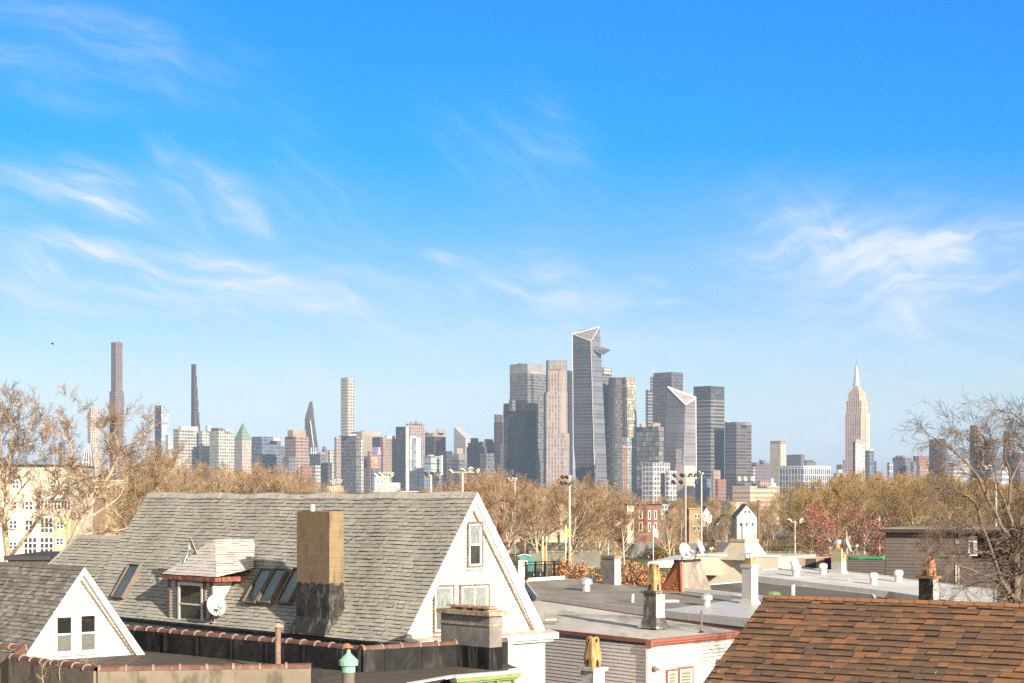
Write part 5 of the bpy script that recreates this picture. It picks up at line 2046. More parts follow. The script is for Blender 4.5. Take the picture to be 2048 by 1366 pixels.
def one_curved():
    d = 5600
    f = foot(309.5, 322.5, 338.5, d)
    c = (f[1] + f[3]) / 2
    H = thing('curved_top_tower', 'dark and pale blue glass tower whose top curves down to the right', 'skyscraper', (c.x, c.y, GZ))
    mb = MB()
    bot = [(p.x, p.y, GZ) for p in f]
    zt = [zz_(811, d), zz_(814, d), zz_(830, d), zz_(816, d)]
    # curved top: right face as a fan of columns
    n = 8
    l, C, r, bk = f
    ring = [l, C] + [C.lerp(r, i / n) for i in range(1, n + 1)] + [bk.lerp(r, 1 - i / n) for i in range(1, n)] + [bk]
    def top(p):
        u = (p - C).dot((r - C).normalized()) / (r - C).length
        u = max(0, min(1, u))
        return zz_(811 + 16 * u ** 1.7, d)
    mb.loft([(p.x, p.y, GZ) for p in ring], [(p.x, p.y, top(p)) for p in ring], 0, True, 0)
    for i in range(len(mb.mi)):
        mb.mi[i] = 1 if i == 0 else 0
    mb.build('body', [fac('pale blue banded glass', (.30, .32, .33), (.20, .23, .26), 8, 40, .3, .03, .5, .15), g_dark2], H)


one_curved()


def stepped_slim():
    d = 5750
    H = None
    steps = [(382.5, 388.3, 392.6, 728), (382.4, 388.3, 394, 752), (382.3, 388.4, 395.5, 776), (382.2, 388.5, 397, 800), (382, 388.6, 398.6, 824), (382, 388.7, 400.2, 846)]
    f = foot(*steps[-1][:3], d)
    c = (f[1] + f[3]) / 2
    H = thing('feathered_tower', 'very thin dark tower that steps in on its right side toward the top', 'skyscraper', (c.x, c.y, GZ))
    C0 = foot(*steps[0][:3], d)
    for i, (l, cc, r, y) in enumerate(steps):
        ff = foot(l, cc + i * .001, r, d - i * .2)
        mb = MB()
        mb.prism(ff, GZ if i == len(steps) - 1 else zz_(steps[i + 1][3], d) - 1, zz_(y, d), 0, True, 0)
        mb.build('setback', s_dbrown, H)


stepped_slim()
T('pale_banded_tower', 'broad pale greenish tower with white penthouse under the thin dark tower', 4700, 346.5, 358, 398, 860, g_pale2,
  [('dark_side', 346.6, 352, 358, 858, g_dark, 860), ('penthouse', 357, 362, 396, 852, w_plain)], cat='apartment tower')
T('arched_top_tower', 'pale apartment tower with a small rounded top piece', 4720, 397, 404, 426, 862, g_pale,
  [('rounded_top', 411, 415, 424, 850.5, w_plain)], cat='apartment tower')
T('stepped_pale_tower', 'pale green grey apartment tower stepped at its right shoulder', 4600, 419, 437, 469, 862, g_pale,
  [('upper_block', 422, 437, 447, 855.5, g_grey), ('shoulder_block', 448, 451, 461, 857, w_plain)], cat='apartment tower')


def pyramid_tower():
    d = 4900
    f = foot(468, 484, 508, d)
    c = (f[1] + f[3]) / 2
    H = thing('pyramid_topped_tower', 'cream and pink stone tower with a green copper pyramid roof', 'skyscraper', (c.x, c.y, GZ))
    sb = s_cream
    mb = MB()
    mb.prism(foot(467.5, 484, 511, d), GZ, zz_(905, d), 0, True, 1)
    mb.build('base_block', [s_cream, ROOFM], H)
    mb = MB()
    mb.prism(foot(468, 484, 508, d + .5), zz_(905, d), zz_(881, d), 0, True, 1)
    mb.build('body', [s_cream, ROOFM], H)
    g = foot(468.5, 484, 503, d + 4)
    cc = (g[0] + g[2]) / 2
    mb = MB()
    lo = [(p.x, p.y, zz_(881, d)) for p in g]
    l2 = [(cc.x + (p.x - cc.x) * .93, cc.y + (p.y - cc.y) * .93, zz_(875, d)) for p in g]
    mid = [(cc.x + (p.x - cc.x) * .42, cc.y + (p.y - cc.y) * .42, zz_(858, d)) for p in g]
    top = [(cc.x + (p.x - cc.x) * .04, cc.y + (p.y - cc.y) * .04, zz_(845, d)) for p in g]
    mb.loft(lo, l2, 0, False)
    mb.loft(l2, mid, 0, False)
    mb.loft(mid, top, 0, True)
    mb.build('pyramid_roof', fac('green copper', (.17, .225, .19), (.08, .115, .11), 9, 7, .6, .5, .3, .5), H)


pyramid_tower()
T('sign_topped_office', 'dark blue grey gridded office slab with a white sign panel at its top right', 4650, 503, 523.5, 561.5, 873, g_blue, [('sign_panel', 546.5, 546.8, 561.2, 874.6, w_plain, 881, -.02)], cat='office tower')
T('striped_orange_tower', 'orange and white striped brick tower with a blank tan penthouse', 4500, 569.5, 591.5, 617, 873, s_orange,
  [('penthouse', 575, 586, 612, 860, t_plain), ('lower_wing', 566, 591, 619, 913, s_orange, 1000, -.1)], cat='apartment tower')


def shard():
    d = 5500
    H = thing('leaning_shard_tower', 'dark faceted tower tapering to an off centre point', 'skyscraper', ((623 - CX) / F * d, d + 25, GZ))
    g = foot(609, 622, 638, d)
    C = lambda x, y, dd: P(x, y, dd)
    mb = MB()
    zA = 903
    b = [C(609.5, 990, d + 10), C(624, 990, d), C(638.5, 990, d + 15), C(624, 990, d + 45)]
    m1 = [C(609.5, 836, d + 12), C(622.5, 850, d + 2), C(636.5, 895, d + 16), C(623, 850, d + 44)]
    t = [C(619.6, 803.5, d + 22), C(622.0, 805, d + 18), C(625, 803.5, d + 24), C(622.5, 803, d + 30)]
    t2 = [C(609.5, 836, d + 12), C(622.5, 850, d + 2), C(630, 850, d + 16), C(623, 840, d + 44)]
    mb.loft(b, m1, 0, False)
    mb.loft(t2, t, 0, True)
    mb.face([m1[1], m1[2], t2[2]], [(0, 0), (20, 0), (20, 40)], 0)
    mb.face([m1[2], m1[3], t2[2]], [(0, 0), (20, 0), (20, 40)], 0)
    mb.build('body', fac('dark diagonal glass', (.10, .088, .084), (.045, .04, .04), 10, 7, .25, .25, .5, .2), H)
    mb = MB()
    mb.mesh([C(619.5, 841, d - 1), C(621.5, 840, d - 1), C(628.2, 893, d - 2), C(626.2, 894, d - 2), C(619.5, 841, d + 4), C(621.5, 840, d + 4), C(628.2, 893, d + 4), C(626.2, 894, d + 4)],
            [(3, 2, 1, 0), (0, 1, 5, 4), (1, 2, 6, 5), (3, 0, 4, 7), (2, 3, 7, 6)])
    mb.build('lit_fin', w_plain, H)


shard()
T('slender_grid_tower', 'slender square tower with an even grid of windows', 5450, 681.5, 695.7, 708, 755, d_pale, [('cornice', 681.3, 695.7, 708.2, 756.5, g_pale2, 759, -.01)])
T('grey_glass_tower', 'grey glass residential tower in front of the slender square grid tower', 4300, 678, 712.5, 722, 871, g_grey,
  [('left_wing', 668.5, 672, 682, 873.5, s_pink, 1000, .4), ('pale_right_bay', 712, 716, 727.5, 879, g_pale, 1000, .15), ('roof_rim', 694, 697, 713, 867.5, w_plain)], cat='apartment tower')
T('wide_tan_block', 'wide tan masonry block right of the slender grid tower', 5200, 703, 723.5, 763, 863, t_plain, [('upper_floor', 722, 727, 752, 861, t_plain)], cat='office tower')
T('dish_roof_brick_tower', 'brick office block with white dishes on its flat roof', 4950, 744.5, 766, 793, 876, s_tan, [('roof_dishes', 769, 774, 790, 871, w_plain), ('dark_flank', 744.4, 760, 766, 874, s_dbrown, 1000, -.02)], cat='office tower')


def billboard():
    d = 4550
    H = tower('billboard_block', 'low orange brick block under the purple billboard', d + 60, 722, 740, 762, 912, s_orange, [('upper_storeys', 735, 739, 757, 903, s_tan), ('netted_scaffold', 726, 742, 755, 915, fac('orange netting', (.42, .2, .09), (.34, .17, .09), 9, 14, .2, .1, .5, .8), 938, -.2), ('lower_block', 724, 744, 760, 936, fac('navy glass', (.10, .12, .17), (.06, .08, .13), 7, 30, .3, .05, .3, .3), 1000, -.4)], cat='apartment block')
    o = P(743.5, 912, d)
    t = thing('billboard', 'purple and pink lit billboard above the orange brick block', 'billboard', (o.x, o.y, o.z))
    mb = MB()
    a, b = P(744, 911, d), P(762, 911, d)
    w = b.x - a.x
    h = 17 / F * d
    mb.obox(((a.x + b.x) / 2, d, a.z + h / 2), (1, 0, 0), (0, 1, 0), UP, w / 2, 1.0, h / 2)
    mb.build('panel', mat('billboard purple', (.14, .11, .19), .6, .2, .2), t)
    mb = MB()
    mb.mesh([(a.x + w * .62, d - 1.2, a.z + 1), (a.x + w * .78, d - 1.2, a.z + 1), (a.x + w * .93, d - 1.2, a.z + h - 1), (a.x + w * .74, d - 1.2, a.z + h - 1)], [(0, 1, 2, 3)])
    mb.mesh([(a.x + w * .84, d - 1.2, a.z + 1), (a.x + w * .99, d - 1.2, a.z + 1), (a.x + w * .99, d - 1.2, a.z + h * .7)], [(0, 1, 2)])
    mb.build('pink_stripe', mat('billboard pink', (.62, .35, .58), .6, .1, .2), t)
    mb = MB()
    for x in (.25, .75):
        mb.box(a.x + w * x - .8, a.x + w * x + .8, d - .6, d + .6, GZ, a.z)
    mb.build('post', g_plain, t)


billboard()
T('balconied_tower', 'dark tower with scattered balconies beside a pale slab', 4350, 791.5, 812, 820, 853, g_dark, [('pale_edge', 811, 812, 818, 851.5, w_plain, 1000, -.03)], cat='apartment tower')
T('antenna_topped_tower', 'beige ribbed tower with a roof antenna behind the white edged slab', 4900, 812, 815, 850, 847, s_pink, [('upper_block', 819, 821, 845, 844, s_pink), ('antenna', 831.5, 832, 833, 839, g_dark)], cat='office tower')
T('white_edged_slab', 'slim pale blue glass slab with bright white edges', 4200, 819, 832.5, 841.5, 875, fac('pale blue fins', (.55, .55, .54), (.30, .36, .42), 7, 12, .25, .2, .4, .2), [('white_edge', 819, 820, 823, 873, w_plain, 1000, -.03), ('penthouse', 821, 823, 833, 872, w_plain)], cat='apartment tower')


def crown_tower():
    d = 5000
    H = tower('notched_crown_tower', 'dark office tower with broken triangular crown pieces', d, 843, 868.5, 891.5, 873, s_dbrown, [('crown_base', 844, 866, 888, 866, t_plain)], cat='office tower')
    mb = MB()
    for x0, x1, x2, y0, y1 in ((839, 846, 856, 857, 866), (864.5, 873, 873.5, 857, 866), (877, 884, 887, 858, 866)):
        a, b, c = P(x0, y1, d + 8), P(x1 if x0 != 839 else x0 + .5, y0, d + 8), P(x2, y1, d + 8)
        v = [a, b, c]
        bk = [q + Vector((6, 22, 0)) for q in v]
        mb.mesh(v + bk, [(0, 2, 1), (3, 4, 5), (0, 1, 4, 3), (1, 2, 5, 4)])
    mb.build('crown_piece', t_plain, H)


crown_tower()
T('white_finned_glass_block', 'green glass block with a white vertical edge behind the floodlights', 4100, 848, 862, 886, 912, fac('green banded glass', (.40, .42, .40), (.16, .20, .21), 7, 40, .35, .03, .4, .2), [('white_edge', 881, 882, 886, 911, w_plain, 1000, -.02), ('roof_cabin', 854, 858, 868, 909, t_plain)], cat='office block')
T('low_hip_roofed_block', 'low slate block with a sloping roof beside the green glass block', 3950, 833, 848, 863, 936, g_blue, cat='office block')


def wedge_tower():
    d = 5600
    f = foot(907.5, 931, 945, d)
    c = (f[1] + f[3]) / 2
    H = thing('slant_roof_tower', 'pale grey tower with a roof cut at a steep slant', 'skyscraper', (c.x, c.y, GZ))
    l, C, r, b = f
    mb = MB()
    zt = {0: zz_(853, d), 1: zz_(875, d), 2: zz_(875, d), 3: zz_(853, d)}
    bot = [(p.x, p.y, GZ) for p in f]
    mb.loft(bot, [(l.x, l.y, zz_(853, d)), (C.x, C.y, zz_(876, d)), (r.x, r.y, zz_(876, d)), (b.x, b.y, zz_(853, d))], 0, True, 0)
    mb.build('body', fac('pale banded metal', (.37, .36, .345), (.24, .235, .235), 8, 80, .5, .01, .2, .4), H)


wedge_tower()
T('purple_stepped_tower', 'dull purple tower stepping up to a narrow top', 4900, 933, 958, 973, 894, s_purple, [('mid_step', 936, 952, 963, 885, s_purple), ('top_step', 941, 950, 957, 876, s_purple)], cat='office tower')
T('flat_grey_slab', 'flat topped grey slab with a roof box beside the purple stepped tower', 5050, 958, 967, 989, 883, s_purple, [('roof_box', 969, 974, 986, 878, g_plain)], cat='office tower')
T('low_grey_terraced_block', 'low terraced grey block in front of the flat topped grey slab', 4300, 960, 972, 989, 906, g_grey, cat='office block')
T('tan_cube_block', 'small block with a tan cube on its roof', 4800, 901, 917, 934, 908, s_pink, [('tan_cube', 912, 914, 926, 896, t_plain)], cat='office block')
T('slanted_dark_block', 'dark block with a slanted roof line left of the tan cube block', 4500, 877, 893, 905, 902, g_dark, cat='office block')
T('low_shaded_block', 'low shaded block below the tan cube block', 4000, 902, 918, 933, 918, g_grey, cat='office block')
T('lattice_topped_slab', 'narrow beige slab with a pale open lattice top left of the dark towers', 4800, 988, 993, 1006, 844, s_pink, [('lattice_top', 988.3, 993, 1005.5, 829, fac('lattice', (.62, .56, .48), (.36, .36, .37), 60, 3, .05, .4, .1, .6))], cat='office tower')
T('squat_violet_block', 'narrow violet block at the foot of the lattice topped slab', 4300, 997, 1001, 1008, 887, g_dark, cat='office block')
T('dark_amber_block', 'low dark brick block with pale edges at the foot of the shard tower', 3900, 596, 604, 624, 932, s_red, [('pale_edge', 595.5, 596.5, 602, 929, t_plain, 1000, -.02)], cat='apartment block')
T('pale_striped_block', 'low pale striped block right of the dark brick block', 3950, 622, 631, 641, 931, g_pale2, cat='apartment block')
T('white_ribbed_block', 'white ribbed low block under the shard tower', 5000, 616, 622, 635, 895, w_fin, [], cat='office block')
T('shadowed_stone_block', 'shadowed purple stone block with a sunlit tan top left of the grey glass tower', 4600, 618, 640, 652, 908, s_purple, [('sunlit_top', 638, 641, 651, 904, t_plain)], cat='office block')
T('round_shouldered_tower', 'small dark tower with rounded shoulders in the gap left of the grey glass tower', 5300, 643.5, 648, 654, 898, s_purple, [('shoulder', 645.5, 648, 652, 893, s_purple)], cat='office tower')
T('deep_blue_low_block', 'low deep blue block at the left foot of the grey glass tower', 4000, 642, 655, 664, 926, g_dark, cat='office block')
T('green_narrow_block', 'narrow greenish block beside the grey glass tower', 4700, 655, 660, 670, 900, g_pale, cat='apartment block')
T('thin_grey_gap_tower', 'thin grey slab between the sign topped office and the striped orange tower', 5100, 559, 562, 570, 892, g_grey, cat='office tower')
T('dark_banded_low_block', 'dark banded low block in front of the striped orange tower', 4100, 567, 578, 592, 914, g_blue, cat='office block')
T('small_white_grid_block', 'low white block with a grid of windows at the left edge of the city', 4250, 326, 338, 362, 908, fac('small white grid', (.55, .50, .44), (.26, .25, .24), 8, 8, .4, .4, .4, .4), [('roof_box', 333, 338, 354, 899, g_pale)], cat='apartment block')
T('aqua_glass_block', 'pale aqua glass block behind the low white grid block', 5000, 331, 336, 347, 869, fac('aqua glass', (.36, .38, .36), (.25, .29, .28), 8, 20, .3, .05, .3, .2), cat='office block')
T('slate_left_tower', 'shadowed slate tower seen through the pale barked trees', 4700, 117, 124, 131, 886, s_purple, cat='office tower')


def ribbed_slope():
    d = 4000
    H = thing('ribbed_glass_slope', 'sloping glass building with bright white ribs seen through the trees', 'building', ((176 - CX) / F * d, d + 40, GZ))
    mb = MB()
    a, b, c = P(158, 962, d), P(192, 962, d), P(171, 888, d + 60)
    e = P(183, 888, d + 60)
    bl, br = P(158, 962, d + 90), P(192, 962, d + 90)
    mb.mesh([a, b, e, c, bl, br], [(0, 1, 2, 3), (0, 3, 4), (1, 5, 2), (2, 5, 4, 3)])
    mb.build('body', mat('slate glass', (.10, .11, .13), .25, .2, .05), H)
    mb = MB()
    for f in (.1, .34, .58, .82):
        mb.tube([a.lerp(b, f) - Vector((0, 2, 0)), c.lerp(e, f) - Vector((0, 2, 0))], 1.1, 4)
    mb.tube([a.lerp(c, .5) - Vector((0, 2, 0)), b.lerp(e, .5) - Vector((0, 2, 0))], .8, 4)
    mb.build('rib', mat('white ribs', (.7, .68, .64), .5, .05), H)


ribbed_slope()
T('navy_glass_block', 'navy glass block low behind the pale barked trees', 3600, 219, 232, 262, 926, fac('navy panes', (.30, .30, .32), (.06, .085, .14), 24, 22, .08, .1, .5, .12), cat='office block')
T('far_left_blue_block', 'low blue glass block at the left border behind the cream apartments', 3500, -30, 22, 54, 915, g_blue, cat='office block')

# the dark towers by the river ---------------------------------------------
T('crowned_grey_tower', 'grey glass tower with a pale blank crown behind the dark amber topped tower', 4900, 1019.5, 1055, 1090, 727, g_grey,
  [('crown', 1019.3, 1055, 1090.2, 727.5, g_plain, 746, -.01), ('right_bay', 1062, 1066, 1093, 748, g_grey, 1000, .15), ('roof_crane', 1036, 1038, 1046, 725.5, g_dark)])
T('amber_banded_tower', 'dark glass tower with an amber brown band round its top', 4350, 1006.5, 1051, 1076, 821, g_dark,
  [('amber_band', 1006.8, 1051, 1075.5, 805, fac('amber fins', (.22, .155, .10), (.12, .09, .07), 40, 4, .05, .4, .3, .3)), ('roof_box', 1018, 1024, 1052, 799, g_grey), ('lit_edge', 1073, 1073.6, 1076.3, 806, s_pink, 1000, -.02)])


def rounded_tower():
    d = 4240
    H = thing('rounded_pink_tower', 'pinkish ribbed tower with rounded corners and stepped shoulders', 'skyscraper', ((1113 - CX) / F * d, d + 30, GZ))
    m = fac('pink stone ribs', (.275, .225, .20), (.125, .10, .095), 10, 7, .14, .5, .4, .3)
    m2 = fac('pale crown ribs', (.23, .205, .19), (.12, .11, .105), 24, 5, .1, .4, .3, .3)
    def tier(nm, x0, x1, y0, y1, mm, dd, split=.32):
        a, b = P(x0, y0, d + dd), P(x1, y0, d + dd)
        w = b.x - a.x
        pts = []
        n = 7
        r = w * .30
        dep = w * .9
        # front left flat, rounded right front corner
        pts.append(Vector((a.x, a.y + w * .25)))
        pts.append(Vector((a.x + w * .08, a.y)))
        for i in range(n + 1):
            t = R(-90 + 90 * i / n)
            pts.append(Vector((b.x - r + r * math.cos(t), a.y + r + r * math.sin(t))))
        pts.append(Vector((b.x, a.y + dep)))
        pts.append(Vector((a.x, a.y + dep)))
        mb = MB()
        mb.prism(pts, GZ if y0 > 980 else zz_(y0, d), zz_(y1, d), 0, True, 1)
        mb.build(nm, [mm, ROOFM], H)
    tier('lower_shaft', 1088, 1139.5, 1000, 866, m, 0)
    tier('middle_shaft', 1088.3, 1135.8, 867, 784, m, 2)
    tier('upper_shaft', 1092.6, 1135, 785, 739, m, 4)
    tier('crown', 1093, 1134.4, 740, 720, m2, 4)


rounded_tower()
T('dark_gap_slab', 'dark slab just left of the tallest slanted tower', 5000, 1134, 1137, 1145.5, 741, g_dark2, cat='office tower')


def slanted_tower():
    d = 4400
    H = thing('observation_deck_tower', 'tallest dark glass tower with slanted white edged top and a jutting triangular deck', 'skyscraper', ((1175 - CX) / F * d, d + 35, GZ))
    Q = lambda x, y, dd: P(x, y, d + dd)
    # left front face, right face, triangular open top
    bl, bn, br, bb = Q(1156, 1010, 18), Q(1192.5, 1010, 0), Q(1216, 1010, 40), Q(1180, 1010, 70)
    ml, mn, mr, mk = Q(1146.6, 893, 18), Q(1187.5, 893, 0), Q(1211.5, 893, 40), Q(1172, 893, 70)
    tl, tn, tr, tk = Q(1144.8, 668, 20), Q(1181.6, 682, 0), Q(1199.5, 653.5, 38), Q(1162, 660, 70)
    gl = fac('smoky glass with fine bands', (.085, .083, .088), (.036, .036, .04), 8, 60, .22, .02, .25, .12)
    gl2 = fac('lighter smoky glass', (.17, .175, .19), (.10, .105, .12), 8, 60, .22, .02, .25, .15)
    mb = MB()
    mb.loft([bl, bn, br, bb], [ml, mn, mr, mk], 0, False)
    mb.loft([ml, mn, mr, mk], [tl, tn, tr, tk], 0, False)
    for i in (1, 5):
        mb.mi[i] = 1
    mb.face([tl, tn, tr, tk], None, 2)
    mb.build('body', [gl, gl2, mat('open steel roof', (.16, .15, .15), .7, .6, .35)], H)
    mb = MB()
    m = mat('white steel edge', (.50, .46, .43), .5, .05, .1)
    e = Vector((0, -1.5, 0))
    for a, b, r in ((tl, tn, 1.2), (tn, tr, 1.2), (tl, tr, 1.4), (tl, ml, .9), (ml, bl, .8), (tn, mn, .7), (mn, bn, 1.1)):
        mb.tube([a + e, b + e], r, 4)
    mb.build('edge_trim', m, H)
    # horizontal dark bands of the plant floors
    mb = MB()
    for y in (690, 694, 698, 702, 706, 712, 718):
        f = (y - 668) / (893 - 668)
        f2 = (y + 6 - 682) / (893 - 682)
        mb.tube([tl.lerp(ml, f) + e * .3, tn.lerp(mn, f2) + e * .3], .9, 4)
    mb.build('louvre_band', mat('dark louvre', (.05, .05, .055), .6, .1), H)
    mb = MB()
    a, b, c = Q(1187, 698, 4), Q(1206.5, 694, 34), Q(1222, 700, 8)
    lo = [Q(1189, 701, 6), Q(1206.5, 698, 34), Q(1206, 710, 18)]
    mb.mesh([a, b, c] + lo, [(0, 1, 2), (3, 5, 4), (0, 2, 5, 3), (2, 1, 4, 5)])
    mb.build('sky_deck', fac('deck panels', (.17, .165, .165), (.12, .12, .125), 4, 6, .3, .3, .3, .4), H)


slanted_tower()
T('beige_topped_glass_tower', 'grey glass tower with a beige band at the top beside the deck tower', 4550, 1187, 1197, 1223.5, 747, g_grey,
  [('beige_band', 1187.2, 1197, 1223.2, 735, s_pink), ('roof_rail', 1205, 1208, 1221, 734, g_pale)])


def curved_dark():
    d = 4480
    H = thing('scalloped_bronze_tower', 'bronze glass tower with scalloped curved sides and a lit right flank', 'skyscraper', ((1246 - CX) / F * d, d + 40, GZ))
    m = fac('bronze glass', (.10, .085, .07), (.04, .038, .037), 8, 7, .3, .18, .9, .15)
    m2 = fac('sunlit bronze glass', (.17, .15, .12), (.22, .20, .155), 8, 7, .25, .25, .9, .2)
    def ring(x0, x1, y, k):
        a, b = P(x0, y, d), P(x1, y, d)
        w = b.x - a.x
        pts = []
        for i in range(13):
            u = i / 12
            bump = -abs(math.sin(u * math.pi * 2.0)) * w * .14 - math.sin(u * math.pi) * w * .12
            pts.append(Vector((a.x + w * u, a.y + w * .35 + bump, a.z)))
        pts.append(Vector((b.x, a.y + w, a.z)))
        pts.append(Vector((a.x, a.y + w, a.z)))
        return pts
    mb = MB()
    lv = [(1214.5, 1276.5, 1010), (1215.5, 1275.5, 860), (1217.5, 1273, 790), (1218.5, 1271, 763), (1219.5, 1270, 754)]
    for (a0, b0, y0), (a1, b1, y1) in zip(lv[:-1], lv[1:]):
        s = len(mb.mi)
        mb.loft(ring(a0, b0, y0, 0), ring(a1, b1, y1, 0), 0, y1 == 754, 2)
        for i in range(8, 12):
            mb.mi[s + i] = 1
    mb.build('body', [m, m2, ROOFM], H)


curved_dark()
T('green_glass_midrise', 'greenish glass midrise at the foot of the bronze tower', 4200, 1236, 1254, 1277, 875, fac('green glass floors', (.27, .28, .25), (.12, .14, .135), 7, 9, .35, .15, .6, .2), [('white_rim', 1254, 1255, 1276.8, 889, w_grid, 899, -.01)], cat='apartment tower')


def mast_crane():
    d = 3900
    o = P(1249, 1000, d)
    H = thing('construction_hoist', 'orange red lattice hoist mast in front of the green glass midrise', 'hoist', (o.x, o.y, GZ))
    mb = MB()
    w = 2.8
    z1 = zz_(895, d)
    c = [(o.x - w, d - w), (o.x + w, d - w), (o.x + w, d + w), (o.x - w, d + w)]
    for x, y in c:
        mb.tube([(x, y, GZ), (x, y, z1)], .6, 4)
    k = int((z1 - GZ) / 6)
    for i in range(k):
        z = GZ + 6 * i
        for (x0, y0), (x1, y1) in zip(c, c[1:] + c[:1]):
            mb.tube([(x0, y0, z), (x1, y1, z + 6)], .42, 4)
            mb.tube([(x0, y0, z), (x1, y1, z)], .35, 4)
    mb.build('lattice_mast', mat('orange red hoist', (.50, .17, .11), .6, .1), H)
    mb = MB()
    mb.box(o.x - 4, o.x + 4, d - 4, d + 4, z1 - 1, z1 + 4)
    mb.build('head', mat('hoist head', (.4, .2, .14), .6, .1), H)


mast_crane()
T('distant_ribbed_tower', 'distant grey stepped tower left of the spire tower', 5200, 1291, 1296, 1307, 779, g_band, [('upper_step', 1300.5, 1303, 1309, 753, g_band)], cat='skyscraper')
T('slim_spire_tower', 'dark glass office tower with a thin white spire at its left corner', 4900, 1305.5, 1343, 1366, 744, fac('dark blue grid', (.12, .118, .122), (.04, .04, .044), 9, 8, .25, .2, .5, .14),
  [('spire', 1306.4, 1306.8, 1307.4, 728, w_plain, 750, .2)])


def second_slant():
    d = 4350
    H = thing('white_edged_slant_tower', 'pale mauve glass tower with a white framed slanted triangular top', 'skyscraper', ((1360 - CX) / F * d, d + 40, GZ))
    Q = lambda x, y, dd: P(x, y, d + dd)
    bl, bn, br, bb = Q(1323, 1010, 22), Q(1363, 1010, 0), Q(1393, 1010, 34), Q(1350, 1010, 70)
    tl, tn, tr, tk = Q(1336, 774, 30), Q(1371, 809, 0), Q(1391.5, 795, 30), Q(1365, 790, 60)
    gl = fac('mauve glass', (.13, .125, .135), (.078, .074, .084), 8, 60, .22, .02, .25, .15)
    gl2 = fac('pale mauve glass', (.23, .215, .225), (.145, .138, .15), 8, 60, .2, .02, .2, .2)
    mb = MB()
    mb.loft([bl, bn, br, bb], [tl, tn, tr, tk], 0, False)
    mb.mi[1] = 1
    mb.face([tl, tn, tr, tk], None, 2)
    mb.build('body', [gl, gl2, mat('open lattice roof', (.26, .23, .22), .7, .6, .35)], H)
    mb = MB()
    e = Vector((0, -1.5, 0))
    for a, b, r in ((tl, tn, 2.2), (tn, tr, 2.2), (tl, tr, 2.2), (tr, br, 1.0)):
        mb.tube([a + e, b + e], r, 4)
    mb.build('edge_trim', mat('bright white steel', (.78, .74, .70), .5, .05, .1), H)
    mb = MB()
    for i in range(8):
        y = 798 + i * 3.4
        f = (y - 774) / (1010 - 774)
        x0 = tl.lerp(bl, f)
        f2 = max(0, (y - 809) / (1010 - 809))
        # band across the left face at this level
        zz = x0.z
        g = (zz - bn.z) / (tn.z - bn.z)
        x1 = bn.lerp(tn, g) if g <= 1 else tl.lerp(tn, (tl.z - zz) / (tl.z - tn.z))
        mb.tube([x0 + e * .3, x1 + e * .3], .8, 4)
    mb.build('louvre_band', mat('grey louvre', (.09, .085, .09), .6, .1), H)


second_slant()
T('grid_glass_midrise', 'glass midrise with a bold dark grid in front of the slim spire tower', 4150, 1273, 1318, 1327, 853, fac('bold pane grid', (.05, .05, .05), (.12, .118, .115), 11, 9, .14, .12, .6, .14),
  [('roof_plant', 1279, 1283, 1292, 847, t_plain), ('roof_tanks', 1303, 1306, 1321, 845, s_tan)], cat='office tower')
T('grey_companion_slab', 'plain grey slab squeezed right of the white framed slant tower', 4600, 1391, 1393, 1410, 849, fac('grey grid', (.30, .285, .275), (.21, .20, .2), 6, 6, .35, .3, .3, .3), cat='office tower')
T('striped_band_tower', 'tall dark tower with bright horizontal stripes', 4550, 1387, 1421.5, 1449, 796, fac('bright floor stripes', (.20, .188, .172), (.045, .047, .052), 9, 70, .34, .01, .5, .18),
  [('dark_top', 1387, 1421.5, 1448.8, 771.5, g_dark)])
T('shadowed_river_tower', 'dark plain tower with a shadowed left face right of the striped tower', 4500, 1449.5, 1473, 1503, 844, fac('dim floors', (.14, .12, .115), (.05, .045, .045), 8, 40, .35, .03, .4, .2),
  [('roof_plant', 1452, 1454, 1462, 842, g_plain), ('sign_band', 1490, 1491, 1502.5, 846, t_plain, 849, -.02)])
T('white_grid_block', 'white gridded block in front of the dark river towers', 3900, 1284, 1306, 1340, 925, w_grid, [('right_wing', 1330, 1336, 1354, 941, w_grid, 1000, .0)], cat='apartment block')
T('stone_grey_low_tower', 'grey low tower between the white grid block and the slant tower', 4250, 1327, 1352, 1364, 897, s_purple, cat='office block')
T('beige_ribbed_block', 'beige ribbed block at the right foot of the slant tower', 4050, 1351, 1368, 1391, 931, fac('beige ribs', (.48, .40, .33), (.3, .26, .23), 10, 5, .1, .5, .3, .5), cat='office block')
T('blue_grey_low_block', 'low blue grey block between the beige ribbed block and the pink brick block', 4000, 1390, 1406, 1426, 958, g_blue, cat='office block')
T('pink_brick_block', 'pink brick apartment block with a stepped base', 3950, 1423, 1427, 1441, 940, s_tan, [('stepped_base', 1430, 1436, 1452, 958, s_red, 1000, -.2)], cat='apartment block')
T('teal_crown_block', 'small block with a rounded teal crown right of the shadowed river tower', 4600, 1503, 1512, 1541, 925, s_purple, [('teal_crown', 1518, 1524, 1531, 920, g_blue), ('pale_front', 1501, 1506, 1520, 934, g_pale2, 1000, -.3)], cat='office block')
T('beige_flat_tower', 'beige flat topped tower standing alone left of the long white finned block', 4700, 1540, 1561, 1572, 888, fac('beige dots', (.42, .36, .29), (.26, .23, .2), 6, 5, .45, .45, .4, .5), [('crown', 1540.2, 1561, 1571.8, 881.5, s_pink)], cat='office tower')
T('violet_slab', 'dark violet slab behind the long white finned block', 5000, 1573, 1602, 1609, 909, s_purple, [], cat='office tower')
T('far_dark_roofline', 'low dark stepped block right of the violet slab', 5100, 1600, 1612, 1632, 923, s_purple, [('step', 1608, 1613, 1627, 920.5, s_dbrown)], cat='office block')
